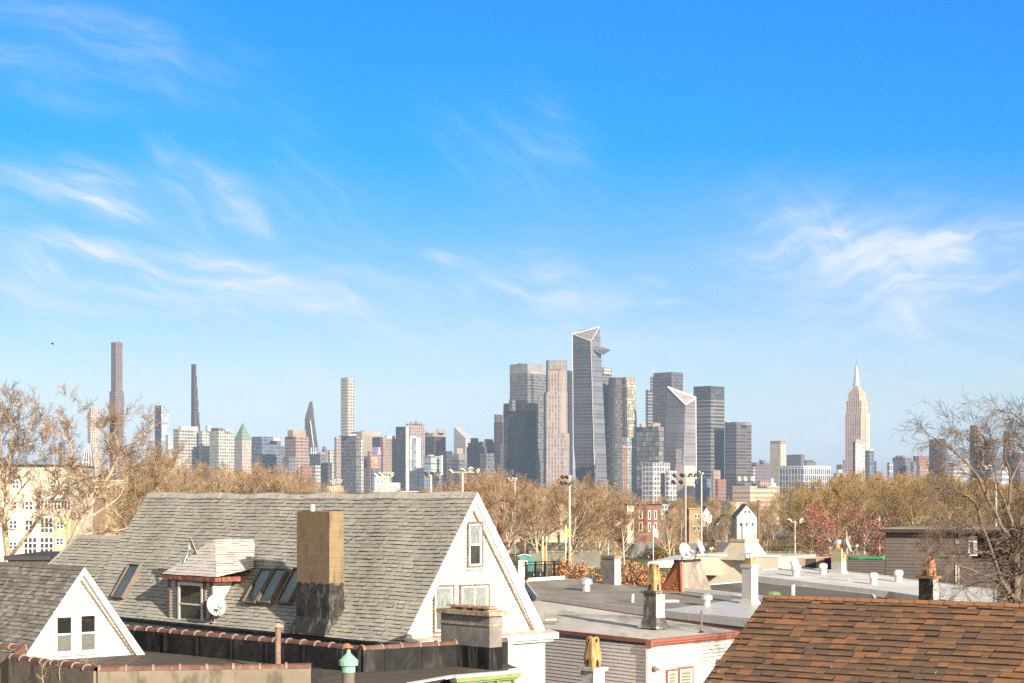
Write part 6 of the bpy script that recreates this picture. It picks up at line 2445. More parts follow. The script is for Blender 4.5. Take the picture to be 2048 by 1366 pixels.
T('long_finned_block', 'long blue glass block with white vertical fins', 4100, 1558, 1606, 1662, 932, w_fin, [('white_frame', 1557.8, 1606, 1662.2, 931, w_plain, 933.5, -.01)], cat='office block')


def tan_block():
    d = 3500
    H = tower('tan_warehouse', 'long tan brick warehouse with banded windows carrying three water tanks', d, 1465, 1500, 1559, 972, fac('tan bands', (.52, .34, .2), (.19, .17, .16), 9, 60, .55, .01, .3, .5),
              [('brick_tower', 1513, 1520, 1539, 961, s_tan), ('left_shed', 1469, 1490, 1512, 966, s_purple)], cat='warehouse')
    for i, x in enumerate((1478, 1490, 1504)):
        o = P(x, 965, d + 20)
        lab = ('leftmost of three rooftop water tanks on the tan warehouse', 'middle of three rooftop water tanks on the tan warehouse', 'rightmost of three rooftop water tanks on the tan warehouse')[i]
        t = thing('water_tank', lab, 'water tank', o, 'water tanks on the tan warehouse')
        mb = MB()
        mb.lathe(o + UP * 3.2, [(4.2, 0), (4.2, 6), (.3, 9)], 14)
        mb.build('tank', mat('wooden water tank', (.50, .42, .34), .9, .2, .3), t)
        for sx in (-2.6, 2.6):
            for sy in (-2.6, 2.6):
                mb = MB()
                mb.tube([o + Vector((sx, sy, -4)), o + Vector((sx, sy, 3.3))], .4, 4)
                mb.build('leg', g_dark, t)


tan_block()
T('white_stub_tower', 'small white stepped stub right of the tan warehouse tower', 3700, 1538, 1543, 1552, 966, w_plain, [('upper_stub', 1541, 1543, 1547, 957, w_plain)], cat='building')


def spire_tower():
    d = 5450
    H = thing('spired_stone_tower', 'stepped limestone skyscraper tapering to a silver mast and antenna', 'skyscraper', ((1715 - CX) / F * d, d + 40, GZ))
    st = fac('limestone ribs', (.52, .39, .315), (.17, .125, .10), 30, 7.5, .05, .55, .25, .5)
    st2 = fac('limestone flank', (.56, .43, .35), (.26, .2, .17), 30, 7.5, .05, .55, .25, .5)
    def tier(nm, l, c, r, y0, y1, dd, m=st):
        f = foot(l, c, r, d + dd)
        mb = MB()
        mb.prism(f, GZ if y0 > 985 else zz_(y0, d), zz_(y1, d), 0, True, 1)
        mb.build(nm, [m, mat('limestone roof', (.5, .38, .3), .8, .1)], H)
    tier('shaft', 1690, 1722, 1740, 1000, 828, 0)
    tier('shaft', 1692, 1722, 1737.5, 829, 801, 6)
    tier('side_wing', 1727, 1731, 1740.5, 1000, 826, 12, st2)
    tier('setback', 1696, 1718, 1732.5, 802, 786, 14)
    tier('setback', 1698.5, 1717, 1730, 787, 781, 18)
    tier('setback', 1703, 1716, 1726, 782, 777, 24)
    tier('setback', 1705.5, 1715.5, 1722.5, 778, 772, 28)
    c = P(1713.2, 772, d + 50)
    s = d / F
    mb = MB()
    mb.lathe(c, [(8.2 * s, 0), (6.4 * s, 4 * s), (5.4 * s, 12 * s), (4.2 * s, 24 * s), (3.6 * s, 31 * s), (3.9 * s, 33 * s), (2.6 * s, 37 * s), (1.6 * s, 41 * s)], 10)
    mb.build('mast', mat('silver limestone mast', (.52, .48, .46), .35, .1, .1, metal=.3), H)
    mb = MB()
    mb.lathe(c, [(1.25 * s, 40 * s), (1.1 * s, 49 * s), (.6 * s, 50 * s), (.5 * s, 57 * s), (.22 * s, 58 * s), (.15 * s, 66 * s)], 8)
    mb.build('antenna', mat('antenna steel', (.22, .22, .25), .5, .1), H)


spire_tower()
T('mottled_condo_tower', 'mottled pale tower with a cream slanted cap in front of the spired stone tower', 4300, 1705.5, 1711, 1730, 885, fac('mottled panes', (.50, .46, .40), (.16, .16, .17), 7, 6, .35, .3, 1.0, .3), [('cream_cap', 1709, 1712, 1727, 878, t_plain), ('dark_flank', 1705.3, 1710.5, 1711.2, 884, s_dbrown, 1000, -.01)], cat='apartment tower')
T('blue_slim_condo', 'slim blue glass tower with a white cap right of the spired stone tower', 4400, 1730, 1739, 1748, 901, g_blue, [('white_cap', 1738, 1740, 1746.5, 898, w_plain)], cat='apartment tower')
T('dark_short_slab', 'short dark slab right of the slim blue glass tower', 4500, 1745, 1748, 1753, 922, g_dark, cat='office tower')
T('rosy_low_block', 'small rosy brick block right of the short dark slab', 4600, 1751, 1754, 1760, 943, s_red, cat='apartment block')
T('dark_left_annex', 'dark stepped annex left of the spired stone tower', 4900, 1673, 1684, 1692, 929, s_purple, [('upper_step', 1686, 1688, 1692, 920, s_purple)], cat='office block')
T('tan_terraced_block', 'tan terraced block in front of the dark stepped annex', 3900, 1664, 1690, 1706, 953, s_pink, [('upper_terrace', 1668, 1684, 1694, 946, s_pink), ('white_top', 1672, 1677, 1685, 939, w_plain)], cat='apartment block')
T('pale_slab_pair', 'pale narrow slab left of the mauve flat topped block', 4500, 1773, 1778, 1787, 925, w_fin, cat='office block')
T('mauve_flat_block', 'mauve flat topped block left of the bare tree', 4700, 1785, 1810, 1824, 915, s_purple, [('roof_box', 1790, 1805, 1817, 911, s_pink)], cat='office block')
T('teal_narrow_block', 'narrow teal glass block right of the mauve flat topped block', 4400, 1821, 1826, 1833, 923, g_blue, cat='office block')
T('red_notched_block', 'red brick block with a notched parapet behind the bare tree', 4600, 1826, 1838, 1859, 912, s_red, [('lower_front', 1828, 1840, 1857, 930, s_tan, 1000, -.3)], cat='apartment block')
T('brown_monolith', 'dark brown plain tower behind the bare tree', 4500, 1858, 1885, 1893, 878, s_dbrown, cat='office tower')
T('pale_low_rise', 'pale low rise behind the bare tree right of the brown tower', 4200, 1892, 1908, 1934, 925, g_pale2, cat='apartment block')
T('brown_pale_twin_tower', 'tall brown tower with a pale right flank seen through the bare tree', 4700, 1940, 1955, 1968, 851, s_pink, [('dark_face', 1939.8, 1950, 1955.2, 850, s_brown, 1000, -.01)], cat='apartment tower')
T('blue_violet_slab', 'blue violet slab right of the tall brown tower behind the bare tree', 4800, 1966, 1980, 1989, 878, g_blue, cat='office tower')
T('orange_edged_tower', 'grey tower with an orange lit edge at the right of the bare tree', 4600, 2006, 2018, 2030, 862, g_grey, [('orange_edge', 2019, 2020, 2025, 862.5, s_orange, 1000, -.02)], cat='apartment tower')
T('pale_blue_midrise', 'pale blue banded midrise low behind the bare tree', 4000, 1992, 2004, 2020, 937, fac('pale blue bands', (.58, .56, .53), (.2, .26, .32), 12, 50, .45, .02, .3, .2), cat='apartment block')
T('right_border_block', 'violet grey block at the right border behind the bare tree', 4500, 2026, 2040, 2090, 905, s_purple, cat='office block')
# ------------------------------------------------------------------ trees
def rnd_dir(rng, d, ang):
    a = d.orthogonal().normalized()
    b = d.cross(a)
    t = rng.uniform(0, 2 * math.pi)
    return (d * math.cos(ang) + (a * math.cos(t) + b * math.sin(t)) * math.sin(ang)).normalized()


def grow(rng, p, d, L, r, lvl, out, cfg):
    n = cfg['seg'][lvl]
    pts, rr = [p.copy()], [r]
    r1 = r * cfg['taper'][lvl]
    dirs = [d]
    w = cfg['wob'][lvl]
    for i in range(n):
        d = (d + Vector((rng.uniform(-w, w), rng.uniform(-w, w), rng.uniform(-w, w))) + UP * cfg['trop'][lvl]).normalized()
        p = p + d * (L / n)
        pts.append(p.copy())
        rr.append(r + (r1 - r) * (i + 1) / n)
        dirs.append(d)
    out[lvl].append((pts, rr))
    children(rng, pts, rr, L, lvl, out, cfg)


def children(rng, pts, rr, L, lvl, out, cfg):
    if lvl + 1 >= len(cfg['seg']):
        return
    n = len(pts) - 1
    k = cfg['kids'][lvl]
    k = k if isinstance(k, int) else max(2, int(round(k * L)))
    for j in range(k):
        t = cfg['t0'][lvl] + (1 - cfg['t0'][lvl]) * (j + rng.uniform(.2, .9)) / k
        f = min(.999, t) * n
        i = int(f)
        q = pts[i].lerp(pts[i + 1], f - i)
        rad = rr[i] + (rr[i + 1] - rr[i]) * (f - i)
        d = (pts[i + 1] - pts[i]).normalized()
        a = rng.uniform(*cfg['ang'][lvl])
        nd = rnd_dir(rng, d, a)
        l = cfg['len'][lvl]
        LL = (L * l * (1.15 - .5 * t) if l < 1 else l) * rng.uniform(.7, 1.2)
        if cfg.get('abs'):
            LL = cfg['abs'][lvl] * rng.uniform(.6, 1.3)
        grow(rng, q, nd, LL, max(rad * cfg['rk'][lvl], cfg['rmin']), lvl + 1, out, cfg)


def limbs_to_mesh(mb, brs, seg):
    for pts, rr in brs:
        mb.tube(pts, rr, seg)


def twig_mesh(mb, brs):
    for pts, rr in brs:
        mb.tube(pts, [rr[0]] * (len(pts) - 1) + [rr[-1] * .5], 3)


def leaves(mb, rng, brs, n, size, drop=.0, mi=0, spread=.25):
    for _ in range(n):
        pts, rr = brs[rng.randrange(len(brs))]
        p = pts[-1].lerp(pts[-2], rng.random()) + Vector((rng.gauss(0, 1), rng.gauss(0, 1), rng.gauss(0, 1))) * spread - UP * drop
        a = Vector((rng.gauss(0, 1), rng.gauss(0, 1), rng.gauss(0, 1))).normalized()
        b = a.orthogonal().normalized()
        s = size * rng.uniform(.6, 1.3)
        mb.face([p - a * s, p + b * s * .6, p + a * s, p - b * s * .6], None, mi, rng.random())


def bark(name, c, c2, sc_=1.2):
    return mat(name, c, .9, .25, sc_ * 4, stain=c2, stain_amt=.8, stain_scale=sc_)


def leaf_mat(name, a, b):
    m, t, bs = newmat(name)
    at = t.n('ShaderNodeAttribute', attribute_name='rnd')
    t.link(t.mix(at.outputs['Fac'], a, b), bs.inputs['Base Color'])
    setin(bs, Roughness=.7)
    bs.inputs['Specular IOR Level'].default_value = .2
    return m


M['bark_pale'] = bark('pale mottled bark', (.40, .325, .225), (.17, .125, .085), 1.0)
M['bark_tan'] = bark('tan bark', (.40, .32, .22), (.14, .10, .07), .8)
M['bark_dark'] = bark('dark brown bark', (.16, .12, .09), (.10, .075, .055), 1.5)
M['twig_tan'] = mat('tan twigs', (.29, .205, .125), .9, .3, .4)
M['twig_olive'] = mat('olive gold twigs', (.26, .18, .085), .9, .3, .4)
M['twig_brown'] = mat('red brown twigs', (.225, .135, .075), .9, .3, .4)
M['leaf_gold'] = leaf_mat('golden olive leaves', (.24, .16, .055), (.37, .235, .085))
M['leaf_tan'] = leaf_mat('dry tan leaves', (.25, .145, .07), (.38, .22, .115))
M['leaf_red'] = leaf_mat('scarlet leaves', (.34, .085, .06), (.50, .20, .14))
M['leaf_orange'] = leaf_mat('rust orange leaves', (.34, .13, .045), (.60, .28, .12))
M['leaf_green'] = leaf_mat('dark ivy leaves', (.02, .06, .02), (.05, .11, .04))

PARK = dict(seg=[4, 4, 3, 2, 1], taper=[.55, .4, .4, .5, .4], wob=[.12, .22, .25, .3, .3], trop=[.1, .12, .10, .06, .02], kids=[10, 8, 8, 7], t0=[.13, .18, .15, .12],
            ang=[(.5, 1.05), (.4, .9), (.4, .95), (.4, 1.0)], len=[.72, .55, .5, .55], rk=[.55, .55, .6, .7], rmin=.020)


def park_tree_proto(name, seed, h, bark_m, twig_m, leaf_m, nleaf, leafsize, cfg=PARK, spread=1.0):
    rng = random.Random(seed)
    out = [[] for _ in cfg['seg']]
    grow(rng, Vector((0, 0, 0)), Vector((rng.uniform(-.05, .05), rng.uniform(-.05, .05), 1)).normalized(), h * .46, h * .018, 0, out, cfg)
    zt = max(p.z for b in out[-1] for p in b[0])
    k = h / zt
    for lv in out:
        for pts, rr in lv:
            for p in pts:
                p *= k
                p.x *= spread
                p.y *= spread
    t = thing(name, 'x', 'tree', (0, 0, 0))
    mb = MB()
    limbs_to_mesh(mb, out[0], 7)
    limbs_to_mesh(mb, out[1], 5)
    limbs_to_mesh(mb, out[2], 3)
    mb.build('trunk', bark_m, t, smooth=True)
    mb = MB()
    twig_mesh(mb, out[3])
    twig_mesh(mb, out[4])
    mats = [twig_m]
    if nleaf:
        leaves(mb, rng, out[4], nleaf, leafsize, 0, 1)
        mats.append(leaf_m)
    mb.build('crown', mats, t)
    return t


ANCH = [(330, 'the curved top tower'), (372, 'the pale banded tower'), (418, 'the arched top tower'), (455, 'the stepped pale tower'), (492, 'the green pyramid roof'), (535, 'the sign topped office'),
        (593, 'the striped orange tower'), (640, 'the shard tower'), (695, 'the slender grid tower'), (742, 'the wide tan block'), (778, 'the dish roofed brick block'), (806, 'the balconied tower'), (832, 'the white edged slab'),
        (868, 'the notched crown tower'), (922, 'the slant roof tower'), (960, 'the purple stepped tower'), (996, 'the lattice topped slab'), (1040, 'the amber banded tower'), (1080, 'the crowned grey tower'),
        (1113, 'the rounded pink tower'), (1165, 'the observation deck tower'), (1206, 'the beige topped glass tower'), (1246, 'the scalloped bronze tower'), (1280, 'the grid glass midrise'), (1312, 'the white grid block'),
        (1345, 'the slim spire tower'), (1378, 'the beige ribbed block'), (1405, 'the grey companion slab'), (1432, 'the pink brick block'), (1472, 'the shadowed river tower'), (1500, 'the three water tanks'), (1528, 'the tan warehouse tower'),
        (1556, 'the beige flat tower'), (1590, 'the violet slab'), (1630, 'the long finned block'), (1680, 'the tan terraced block'), (1714, 'the spired stone tower'), (1740, 'the slim blue tower'), (1765, 'the rosy low block'),
        (1803, 'the mauve flat block'), (1843, 'the red notched block'), (1876, 'the brown monolith'), (1912, 'the pale low rise'), (1954, 'the twin toned brown tower'), (1978, 'the blue violet slab'), (2018, 'the orange edged tower'), (2060, 'the right border block')]


def near_anchor(px, used, row):
    best = sorted(ANCH, key=lambda a: abs(a[0] - px))
    for a in best:
        if (a[1], row) not in used:
            used.add((a[1], row))
            return a[1]
    return 'the far right edge'


def park_trees():
    P_ = []
    for i, (sd, bk_, tw, lf, nl) in enumerate(((11, 'bark_tan', 'twig_tan', 'leaf_tan', 700), (12, 'bark_pale', 'twig_tan', 'leaf_tan', 500), (23, 'bark_tan', 'twig_brown', 'leaf_tan', 400), (14, 'bark_pale', 'twig_brown', 'leaf_tan', 400),
                                              (15, 'bark_pale', 'twig_olive', 'leaf_gold', 2200), (16, 'bark_tan', 'twig_olive', 'leaf_gold', 2600))):
        P_.append(park_tree_proto('bare_tree', sd, 15.0, M[bk_], M[tw], M[lf], nl, .10))
    word = ['tan', 'pale limbed tan', 'red brown', 'russet brown', 'pale limbed olive gold', 'olive gold']
    used = set()
    first = set()
    rng = random.Random(77)
    prof = [(230, 960), (300, 930), (420, 940), (520, 942), (600, 955), (650, 972), (720, 984), (800, 984), (880, 968), (950, 943), (1000, 940), (1060, 954), (1120, 958), (1180, 955), (1250, 985), (1300, 1000), (1400, 1000), (1500, 1000), (1560, 985), (1620, 966), (1700, 950), (1780, 946), (1850, 952), (1950, 958), (2090, 962)]
    def ytop(x):
        for (a, b), (c, d) in zip(prof[:-1], prof[1:]):
            if a <= x <= c:
                return b + (d - b) * (x - a) / (c - a)
        return 965
    rows = [('back row', 430, 510, 29, 0), ('middle row', 350, 410, 38, 9), ('front row', 296, 330, 58, 20)]
    G = {0: 'bare park trees in the back row', 1: 'bare park trees in the middle row', 2: 'bare park trees in the front row'}
    cnt = 0
    for ri, (rw, d0, d1, step, lower) in enumerate(rows):
        x = 240 + ri * 13
        while x < 2085:
            px = x + rng.uniform(-9, 9)
            x += step * (1.0 if not (1230 < px < 1560) else (1.1 if ri == 0 else 1.5))
            d = rng.uniform(d0, d1)
            if ri == 1 and 1225 < px < 1565:
                d = rng.uniform(445, 475)
            yt = ytop(px) + lower - (26 if px < 640 else 14) + rng.uniform(-6, 12)
            if (ri == 2 and 1370 < px < 1535) or (ri == 1 and (1445 < px < 1520 or 1262 < px < 1322)):
                continue
            h = CH - (yt - YH) / F * d
            if h < 6:
                continue
            if px < 560:
                pi = rng.choice((0, 0, 1))
            elif px < 900:
                pi = rng.choice((0, 1, 2))
            elif px < 1240:
                pi = rng.choice((2, 3, 0))
            elif px < 1560:
                pi = rng.choice((1, 4, 0))
            else:
                pi = rng.choice((4, 5, 5))
            anc = near_anchor(px, used, ri)
            lab = f"{word[pi]} bare park tree in the {rw} below {anc}"
            loc = ((px - CX) / F * d, d, 0)
            s = h / 15.0
            w = s * rng.uniform(.85, 1.05)
            if pi not in first:
                first.add(pi)
                o = P_[pi]
                o.location = loc
                o.rotation_euler = (0, 0, rng.uniform(0, 6.28))
                o['label'] = lab
                o['group'] = G[ri]
            else:
                o = dup(P_[pi], loc, rng.uniform(0, 6.28), lab, G[ri])
            o.scale = (w, w, s)
            cnt += 1
    for px, d, yt, w in ((1347, 338, 998, .62), (1418, 336, 1006, .6), (1456, 332, 1018, .55), (1532, 326, 1000, .65)):
        h = CH - (yt - YH) / F * d
        near = near_anchor(px, used, 3)
        o = dup(P_[1], ((px - CX) / F * d, d, 0), rng.uniform(0, 6.28), f"slender pale limbed bare tree standing before the park houses below {near}", 'slender pale trees before the park houses')
        o.scale = (w * h / 15, w * h / 15, h / 15)
    for i, o in enumerate(P_):
        if i not in first:
            for c in list(o.children):
                bpy.data.objects.remove(c)
            bpy.data.objects.remove(o)
    # scarlet tree
    t = park_tree_proto('red_leaved_tree', 31, 11.6, M['bark_dark'], M['bark_dark'], M['leaf_red'], 3200, .10, spread=1.25)
    t.location = ((1685 - CX) / F * 262, 262, 0)
    t['label'] = 'spreading tree still carrying scarlet leaves in the park'
    t = park_tree_proto('red_leaved_tree', 38, 9.4, M['bark_dark'], M['bark_dark'], M['leaf_red'], 2000, .10, spread=1.2)
    t.location = ((1740 - CX) / F * 275, 275, 0)
    t['label'] = 'smaller scarlet leaved tree beside the two headed dark floodlight'
    # golden hedge shrubs
    LOW = dict(PARK, kids=[9, 7, 6, 5], t0=[.02, .1, .1, .1])
    for px, d, yt, sd, lab in ((1168, 112, 1112, 41, 'rust leaved beech crown in front of the floodlight pole and left of the grey chimney'), (1285, 108, 1110, 42, 'rust leaved beech crown between the grey chimney and the wedge shaped hatch')):
        h = CH - (yt - YH) / F * d
        t = park_tree_proto('rust_leaved_tree', sd, h, M['bark_dark'], M['bark_dark'], M['leaf_orange'], 4200, .078, spread=.82, cfg=dict(PARK, t0=[.5, .22, .15, .12]))
        t.location = ((px - CX) / F * d, d, 0)
        t['label'] = lab
        t['group'] = 'rust leaved trees behind the grey flat roof'
    # dark undergrowth between park houses
    rng = random.Random(6)
    sh = None
    for i, (px, d, w, h, key, lab) in enumerate(((1450, 345, 3.2, 4.6, 'leaf_orange', 'brown shrub clump below the white gabled house'), (1500, 340, 3.0, 4.2, 'leaf_orange', 'brown shrub clump left of the brown wooden pole'), (1190, 330, 5, 6.6, 'leaf_gold', 'golden hedge clump left of the flagpole'),
                                               (1545, 330, 3.5, 4.5, 'leaf_gold', 'olive shrub clump right of the brown wooden pole'), (1340, 345, 3.0, 4.4, 'leaf_gold', 'olive shrub clump right of the brick row house'), (1630, 320, 4.5, 4.6, 'leaf_gold', 'olive shrub clump left of the scarlet tree'))):
        loc = Vector(((px - CX) / F * d, d, 0))
        t = thing('shrub', lab, 'shrub', loc, 'shrub clumps in the park')
        mb = MB()
        for _ in range(1500):
            a = rng.uniform(0, 6.28)
            rr = math.sqrt(rng.random()) * w
            z = rng.random() ** .8 * h * (1 - (rr / w) ** 2 * .7)
            p = loc + Vector((rr * math.cos(a), rr * math.sin(a), z))
            q = Vector((rng.gauss(0, 1), rng.gauss(0, 1), rng.gauss(0, 1))).normalized()
            b = q.orthogonal().normalized()
            s = rng.uniform(.1, .22)
            mb.face([p - q * s, p + b * s * .6, p + q * s, p - b * s * .6], None, 0, rng.random())
        mb.build('foliage', M[key], t)
        mb = MB()
        for _ in range(9):
            a = rng.uniform(0, 6.28)
            mb.tube([loc, loc + Vector((math.cos(a) * w * .3, math.sin(a) * w * .3, h * .4)), loc + Vector((math.cos(a) * w * .6, math.sin(a) * w * .6, h * .75))], [.05, .04, .02], 4)
        mb.build('stem', M['bark_dark'], t)


park_trees()


def guided_tree(name, label, d, limbs, cfg, bark_m, twig_m, seed, leaf=None, fit=None):
    """limbs: lists of (px, py, radius[, depth offset]) measured on the photograph; smaller growth is random"""
    rng = random.Random(seed)
    if fit:
        fx, kx, fy, ky = fit
        limbs = [[(fx + (q[0] - fx) * kx, fy + (q[1] - fy) * ky) + tuple(q[2:]) for q in L] for L in limbs]
    b = limbs[0][0]
    loc = P(b[0], b[1], d)
    loc.z = 0
    t = thing(name, label, 'tree', loc)
    out = [[] for _ in cfg['seg']]
    for li, L in enumerate(limbs):
        pts, rr = [], []
        for i, q in enumerate(L):
            dd = q[3] if len(q) > 3 else 0.0
            pts.append(P(q[0], q[1], d + dd))
            rr.append(q[2])
        if li == 0:
            pts.insert(0, Vector((pts[0].x, pts[0].y, -.1)))
            rr.insert(0, rr[0] * 1.2)
        # smooth by inserting midpoints with jitter
        P2, R2 = [pts[0]], [rr[0]]
        for i in range(1, len(pts)):
            m = (pts[i - 1] + pts[i]) / 2
            l = (pts[i] - pts[i - 1]).length
            m += Vector((rng.uniform(-1, 1), rng.uniform(-1, 1), rng.uniform(-1, 1))) * l * .05
            P2 += [m, pts[i]]
            R2 += [(rr[i - 1] + rr[i]) / 2, rr[i]]
        out[0].append((P2, R2))
        if li == 0 and cfg.get('bare_trunk'):
            continue
        tot = sum((P2[i + 1] - P2[i]).length for i in range(len(P2) - 1))
        children(rng, P2, R2, tot, 0, out, cfg)
    mb = MB()
    limbs_to_mesh(mb, out[0], 8)
    limbs_to_mesh(mb, out[1], 5)
    mb.build('trunk', bark_m, t, smooth=True)
    mb = MB()
    for lv in out[2:]:
        twig_mesh(mb, lv)
    mats = [twig_m]
    if leaf:
        lm, n, s = leaf
        leaves(mb, rng, out[-1], n, s, 0, 1, .12)
        mats.append(lm)
    mb.build('crown', mats, t)
    return t


SYC = dict(seg=[1, 4, 3, 3, 2], taper=[1, .35, .4, .5, .5], wob=[0, .28, .32, .34, .3], trop=[0, .14, .10, .05, .0], kids=[1.45, 5, 4, 4], t0=[.25, .2, .15, .15], ang=[(.5, 1.1), (.45, .95), (.45, 1.0), (.5, 1.1)],
           len=[.4, .5, .5, .5], abs=[1.2, .8, .5, .32], rk=[.48, .55, .6, .7], rmin=.011)
guided_tree('plane_tree', 'tall pale barked tree at the left border before the cream apartments', 128, [
    [(14, 1150, .22), (10, 1060, .20), (12, 1000, .17), (13, 945, .14), (19, 900, .11), (24, 845, .07), (21, 795, .045), (16, 752, .018)],
    [(12, 1122, .15), (40, 1088, .13, .5), (75, 1036, .11, 1), (100, 1000, .09, 1.5), (126, 962, .06, 2), (120, 920, .035, 2.2), (112, 880, .02, 2.5)],
    [(13, 945, .09), (34, 905, .06, -1), (48, 860, .05, -1.5), (64, 815, .03, -2), (70, 780, .015, -2)],
    [(11, 1000, .10), (38, 968, .07, 1.5), (66, 930, .055, 2), (84, 880, .035, 2.4), (96, 835, .018, 2.6)],
    [(12, 1020, .10), (-18, 960, .07, 1), (-30, 890, .05, 1.5), (-14, 840, .03, 2), (0, 800, .015, 2)],
    [(18, 900, .06), (2, 860, .04, -1), (-2, 815, .02, -1.4)],
    [(20, 880, .05), (36, 845, .035, .8), (42, 800, .018, 1)],
], SYC, M['bark_pale'], M['twig_tan'], 101, (M['leaf_tan'], 260, .05), (14, .94, 1110, .87))
guided_tree('plane_tree', 'pale barked forked tree leaning between the cream apartments and the shingle roof', 120, [
    [(126, 1130, .22), (135, 1090, .21), (155, 1045, .18), (178, 1002, .16), (192, 978, .15), (208, 956, .13), (230, 917, .11), (235, 900, .10), (222, 872, .075), (212, 846, .05), (206, 822, .02)],
    [(180, 1000, .12), (168, 976, .10, .6), (152, 955, .09, 1.0), (144, 940, .08, 1.2), (147, 906, .06, 1.3), (136, 866, .05, 1.5), (142, 820, .035, 1.7), (145, 782, .014, 1.8)],
    [(231, 915, .08), (252, 872, .06, -.6), (276, 861, .05, -1), (298, 846, .03, -1.2), (310, 826, .014, -1.3)],
    [(222, 925, .09), (206, 934, .075, .5), (170, 943, .065, 1), (128, 962, .05, 1.6), (96, 985, .035, 2), (74, 1000, .02, 2.2)],
    [(234, 900, .07), (250, 915, .05, 1.2), (276, 922, .04, 2), (300, 905, .025, 2.4)],
    [(136, 1090, .14), (150, 1072, .12, -.3), (180, 1064, .10, -.5), (225, 1058, .075, -.7), (258, 1052, .05, -.9), (285, 1030, .025, -1)],
    [(132, 1100, .10), (128, 1050, .08, .8), (112, 1022, .06, 1.2), (118, 985, .04, 1.5)],
    [(160, 1035, .09), (205, 1010, .07, 1.6), (240, 985, .05, 2.2), (262, 950, .035, 2.6), (284, 915, .02, 3)],
    [(235, 900, .06), (240, 866, .045, .6), (232, 836, .03, .8), (240, 812, .012, .9)],
    [(140, 870, .05), (122, 850, .035, .6), (112, 822, .018, .8)],
], SYC, M['bark_pale'], M['twig_tan'], 102, (M['leaf_tan'], 380, .05), (190, .92, 1100, .90))
guided_tree('plane_tree', 'low branching pale tree just behind the left end of the shingle roof', 142, [
    [(285, 1130, .16), (280, 1060, .15), (276, 1000, .11), (285, 960, .08), (300, 925, .05), (318, 890, .02)],
    [(278, 1030, .10), (255, 985, .07, 1), (248, 945, .05, 1.5), (255, 905, .02, 2)],
    [(278, 1010, .09), (310, 965, .06, 1), (340, 930, .04, 1.5), (352, 895, .02, 2)],
    [(280, 1050, .09), (230, 1020, .07, .5), (206, 985, .05, .8), (200, 950, .02, 1)],
    [(282, 990, .07), (330, 985, .05, -1), (372, 960, .035, -1.4), (400, 940, .015, -1.6)],
], dict(SYC, kids=[1.5, 6, 5, 4]), M['bark_tan'], M['twig_tan'], 103, (M['leaf_tan'], 420, .05), (280, .85, 1100, .85))

CHERRY = dict(seg=[1, 5, 4, 3], taper=[1, .35, .4, .5], wob=[0, .18, .22, .25], trop=[0, -.015, -.06, -.08], kids=[4.6, 6, 5], t0=[.12, .15, .2], ang=[(.45, 1.0), (.4, .9), (.4, .9)],
              len=[.4, .5, .5], abs=[.68, .46, .28], rk=[.36, .6, .7], rmin=.0042)
guided_tree('weeping_bare_tree', 'arching dark twigged bare tree at the right border rising behind the brown roof', 58, [
    [(2036, 1240, .15), (2034, 1160, .135), (2031, 1115, .12), (2027, 1078, .11), (2026, 1058, .09)],
    [(2027, 1078, .075), (1996, 1040, .062, -.3), (1970, 989, .052, -.6), (1949, 942, .043, -.8), (1919, 905, .036, -1), (1882, 875, .028, -1.2), (1845, 852, .02, -1.4), (1806, 838, .009, -1.6)],
    [(2026, 1060, .07), (2013, 1009, .055, .3), (2018, 945, .045, .5), (2037, 906, .035, .7), (2060, 880, .02, .8)],
    [(2030, 1200, .075), (1996, 1154, .062, -.5), (1970, 1080, .052, -.8), (1943, 998, .042, -1), (1922, 976, .034, -1.2), (1889, 962, .025, -1.4), (1845, 972, .012, -1.6)],
    [(2020, 1190, .07), (1994, 1130, .058, .4), (1972, 1085, .048, .6), (1948, 1056, .04, .8), (1920, 1040, .03, 1), (1886, 1048, .018, 1.2), (1860, 1066, .008, 1.3)],
    [(2027, 1075, .06), (2052, 1010, .055, .8), (2066, 940, .045, 1), (2058, 885, .038, 1), (2034, 858, .03, .9), (2000, 852, .022, .8), (1966, 864, .013, .7), (1940, 888, .007, .7)],
    [(2066, 940, .045, 1), (2070, 860, .035, 1.2), (2050, 822, .028, 1.2), (2022, 798, .02, 1.1), (1990, 792, .012, 1), (1962, 800, .006, 1)],
    [(2005, 1175, .045), (1973, 1150, .036, -.6), (1940, 1140, .028, -1), (1914, 1130, .022, -1.2), (1890, 1116, .014, -1.4), (1858, 1098, .007, -1.6)],
    [(1996, 1158, .035), (1952, 1160, .027, .4), (1916, 1172, .018, .6), (1882, 1176, .010, .7)],
    [(1975, 1095, .04), (1940, 1098, .03, -1.2), (1900, 1108, .022, -1.5), (1862, 1104, .014, -1.7), (1826, 1090, .007, -1.9)],
    [(1970, 989, .035), (1955, 930, .027, .5), (1938, 880, .02, .8), (1912, 842, .013, 1), (1880, 828, .007, 1.1)],
    [(2013, 1009, .04), (1988, 950, .032, .4), (1978, 900, .025, .6), (1960, 852, .018, .7), (1930, 826, .009, .8)],
    [(1943, 998, .03), (1905, 1000, .024, -.9), (1868, 1006, .017, -1.1), (1832, 1024, .009, -1.3)],
    [(2018, 945, .035), (2004, 890, .028, -.6), (2012, 840, .02, -.8), (2030, 800, .01, -.9)],
    [(1919, 905, .024), (1880, 908, .018, -.6), (1848, 926, .012, -.9), (1822, 950, .006, -1)],
], CHERRY, M['bark_dark'], mat('grey brown twigs', (.125, .092, .07), .9, .3, 2), 201, None, (2040, .88, 1200, .93))
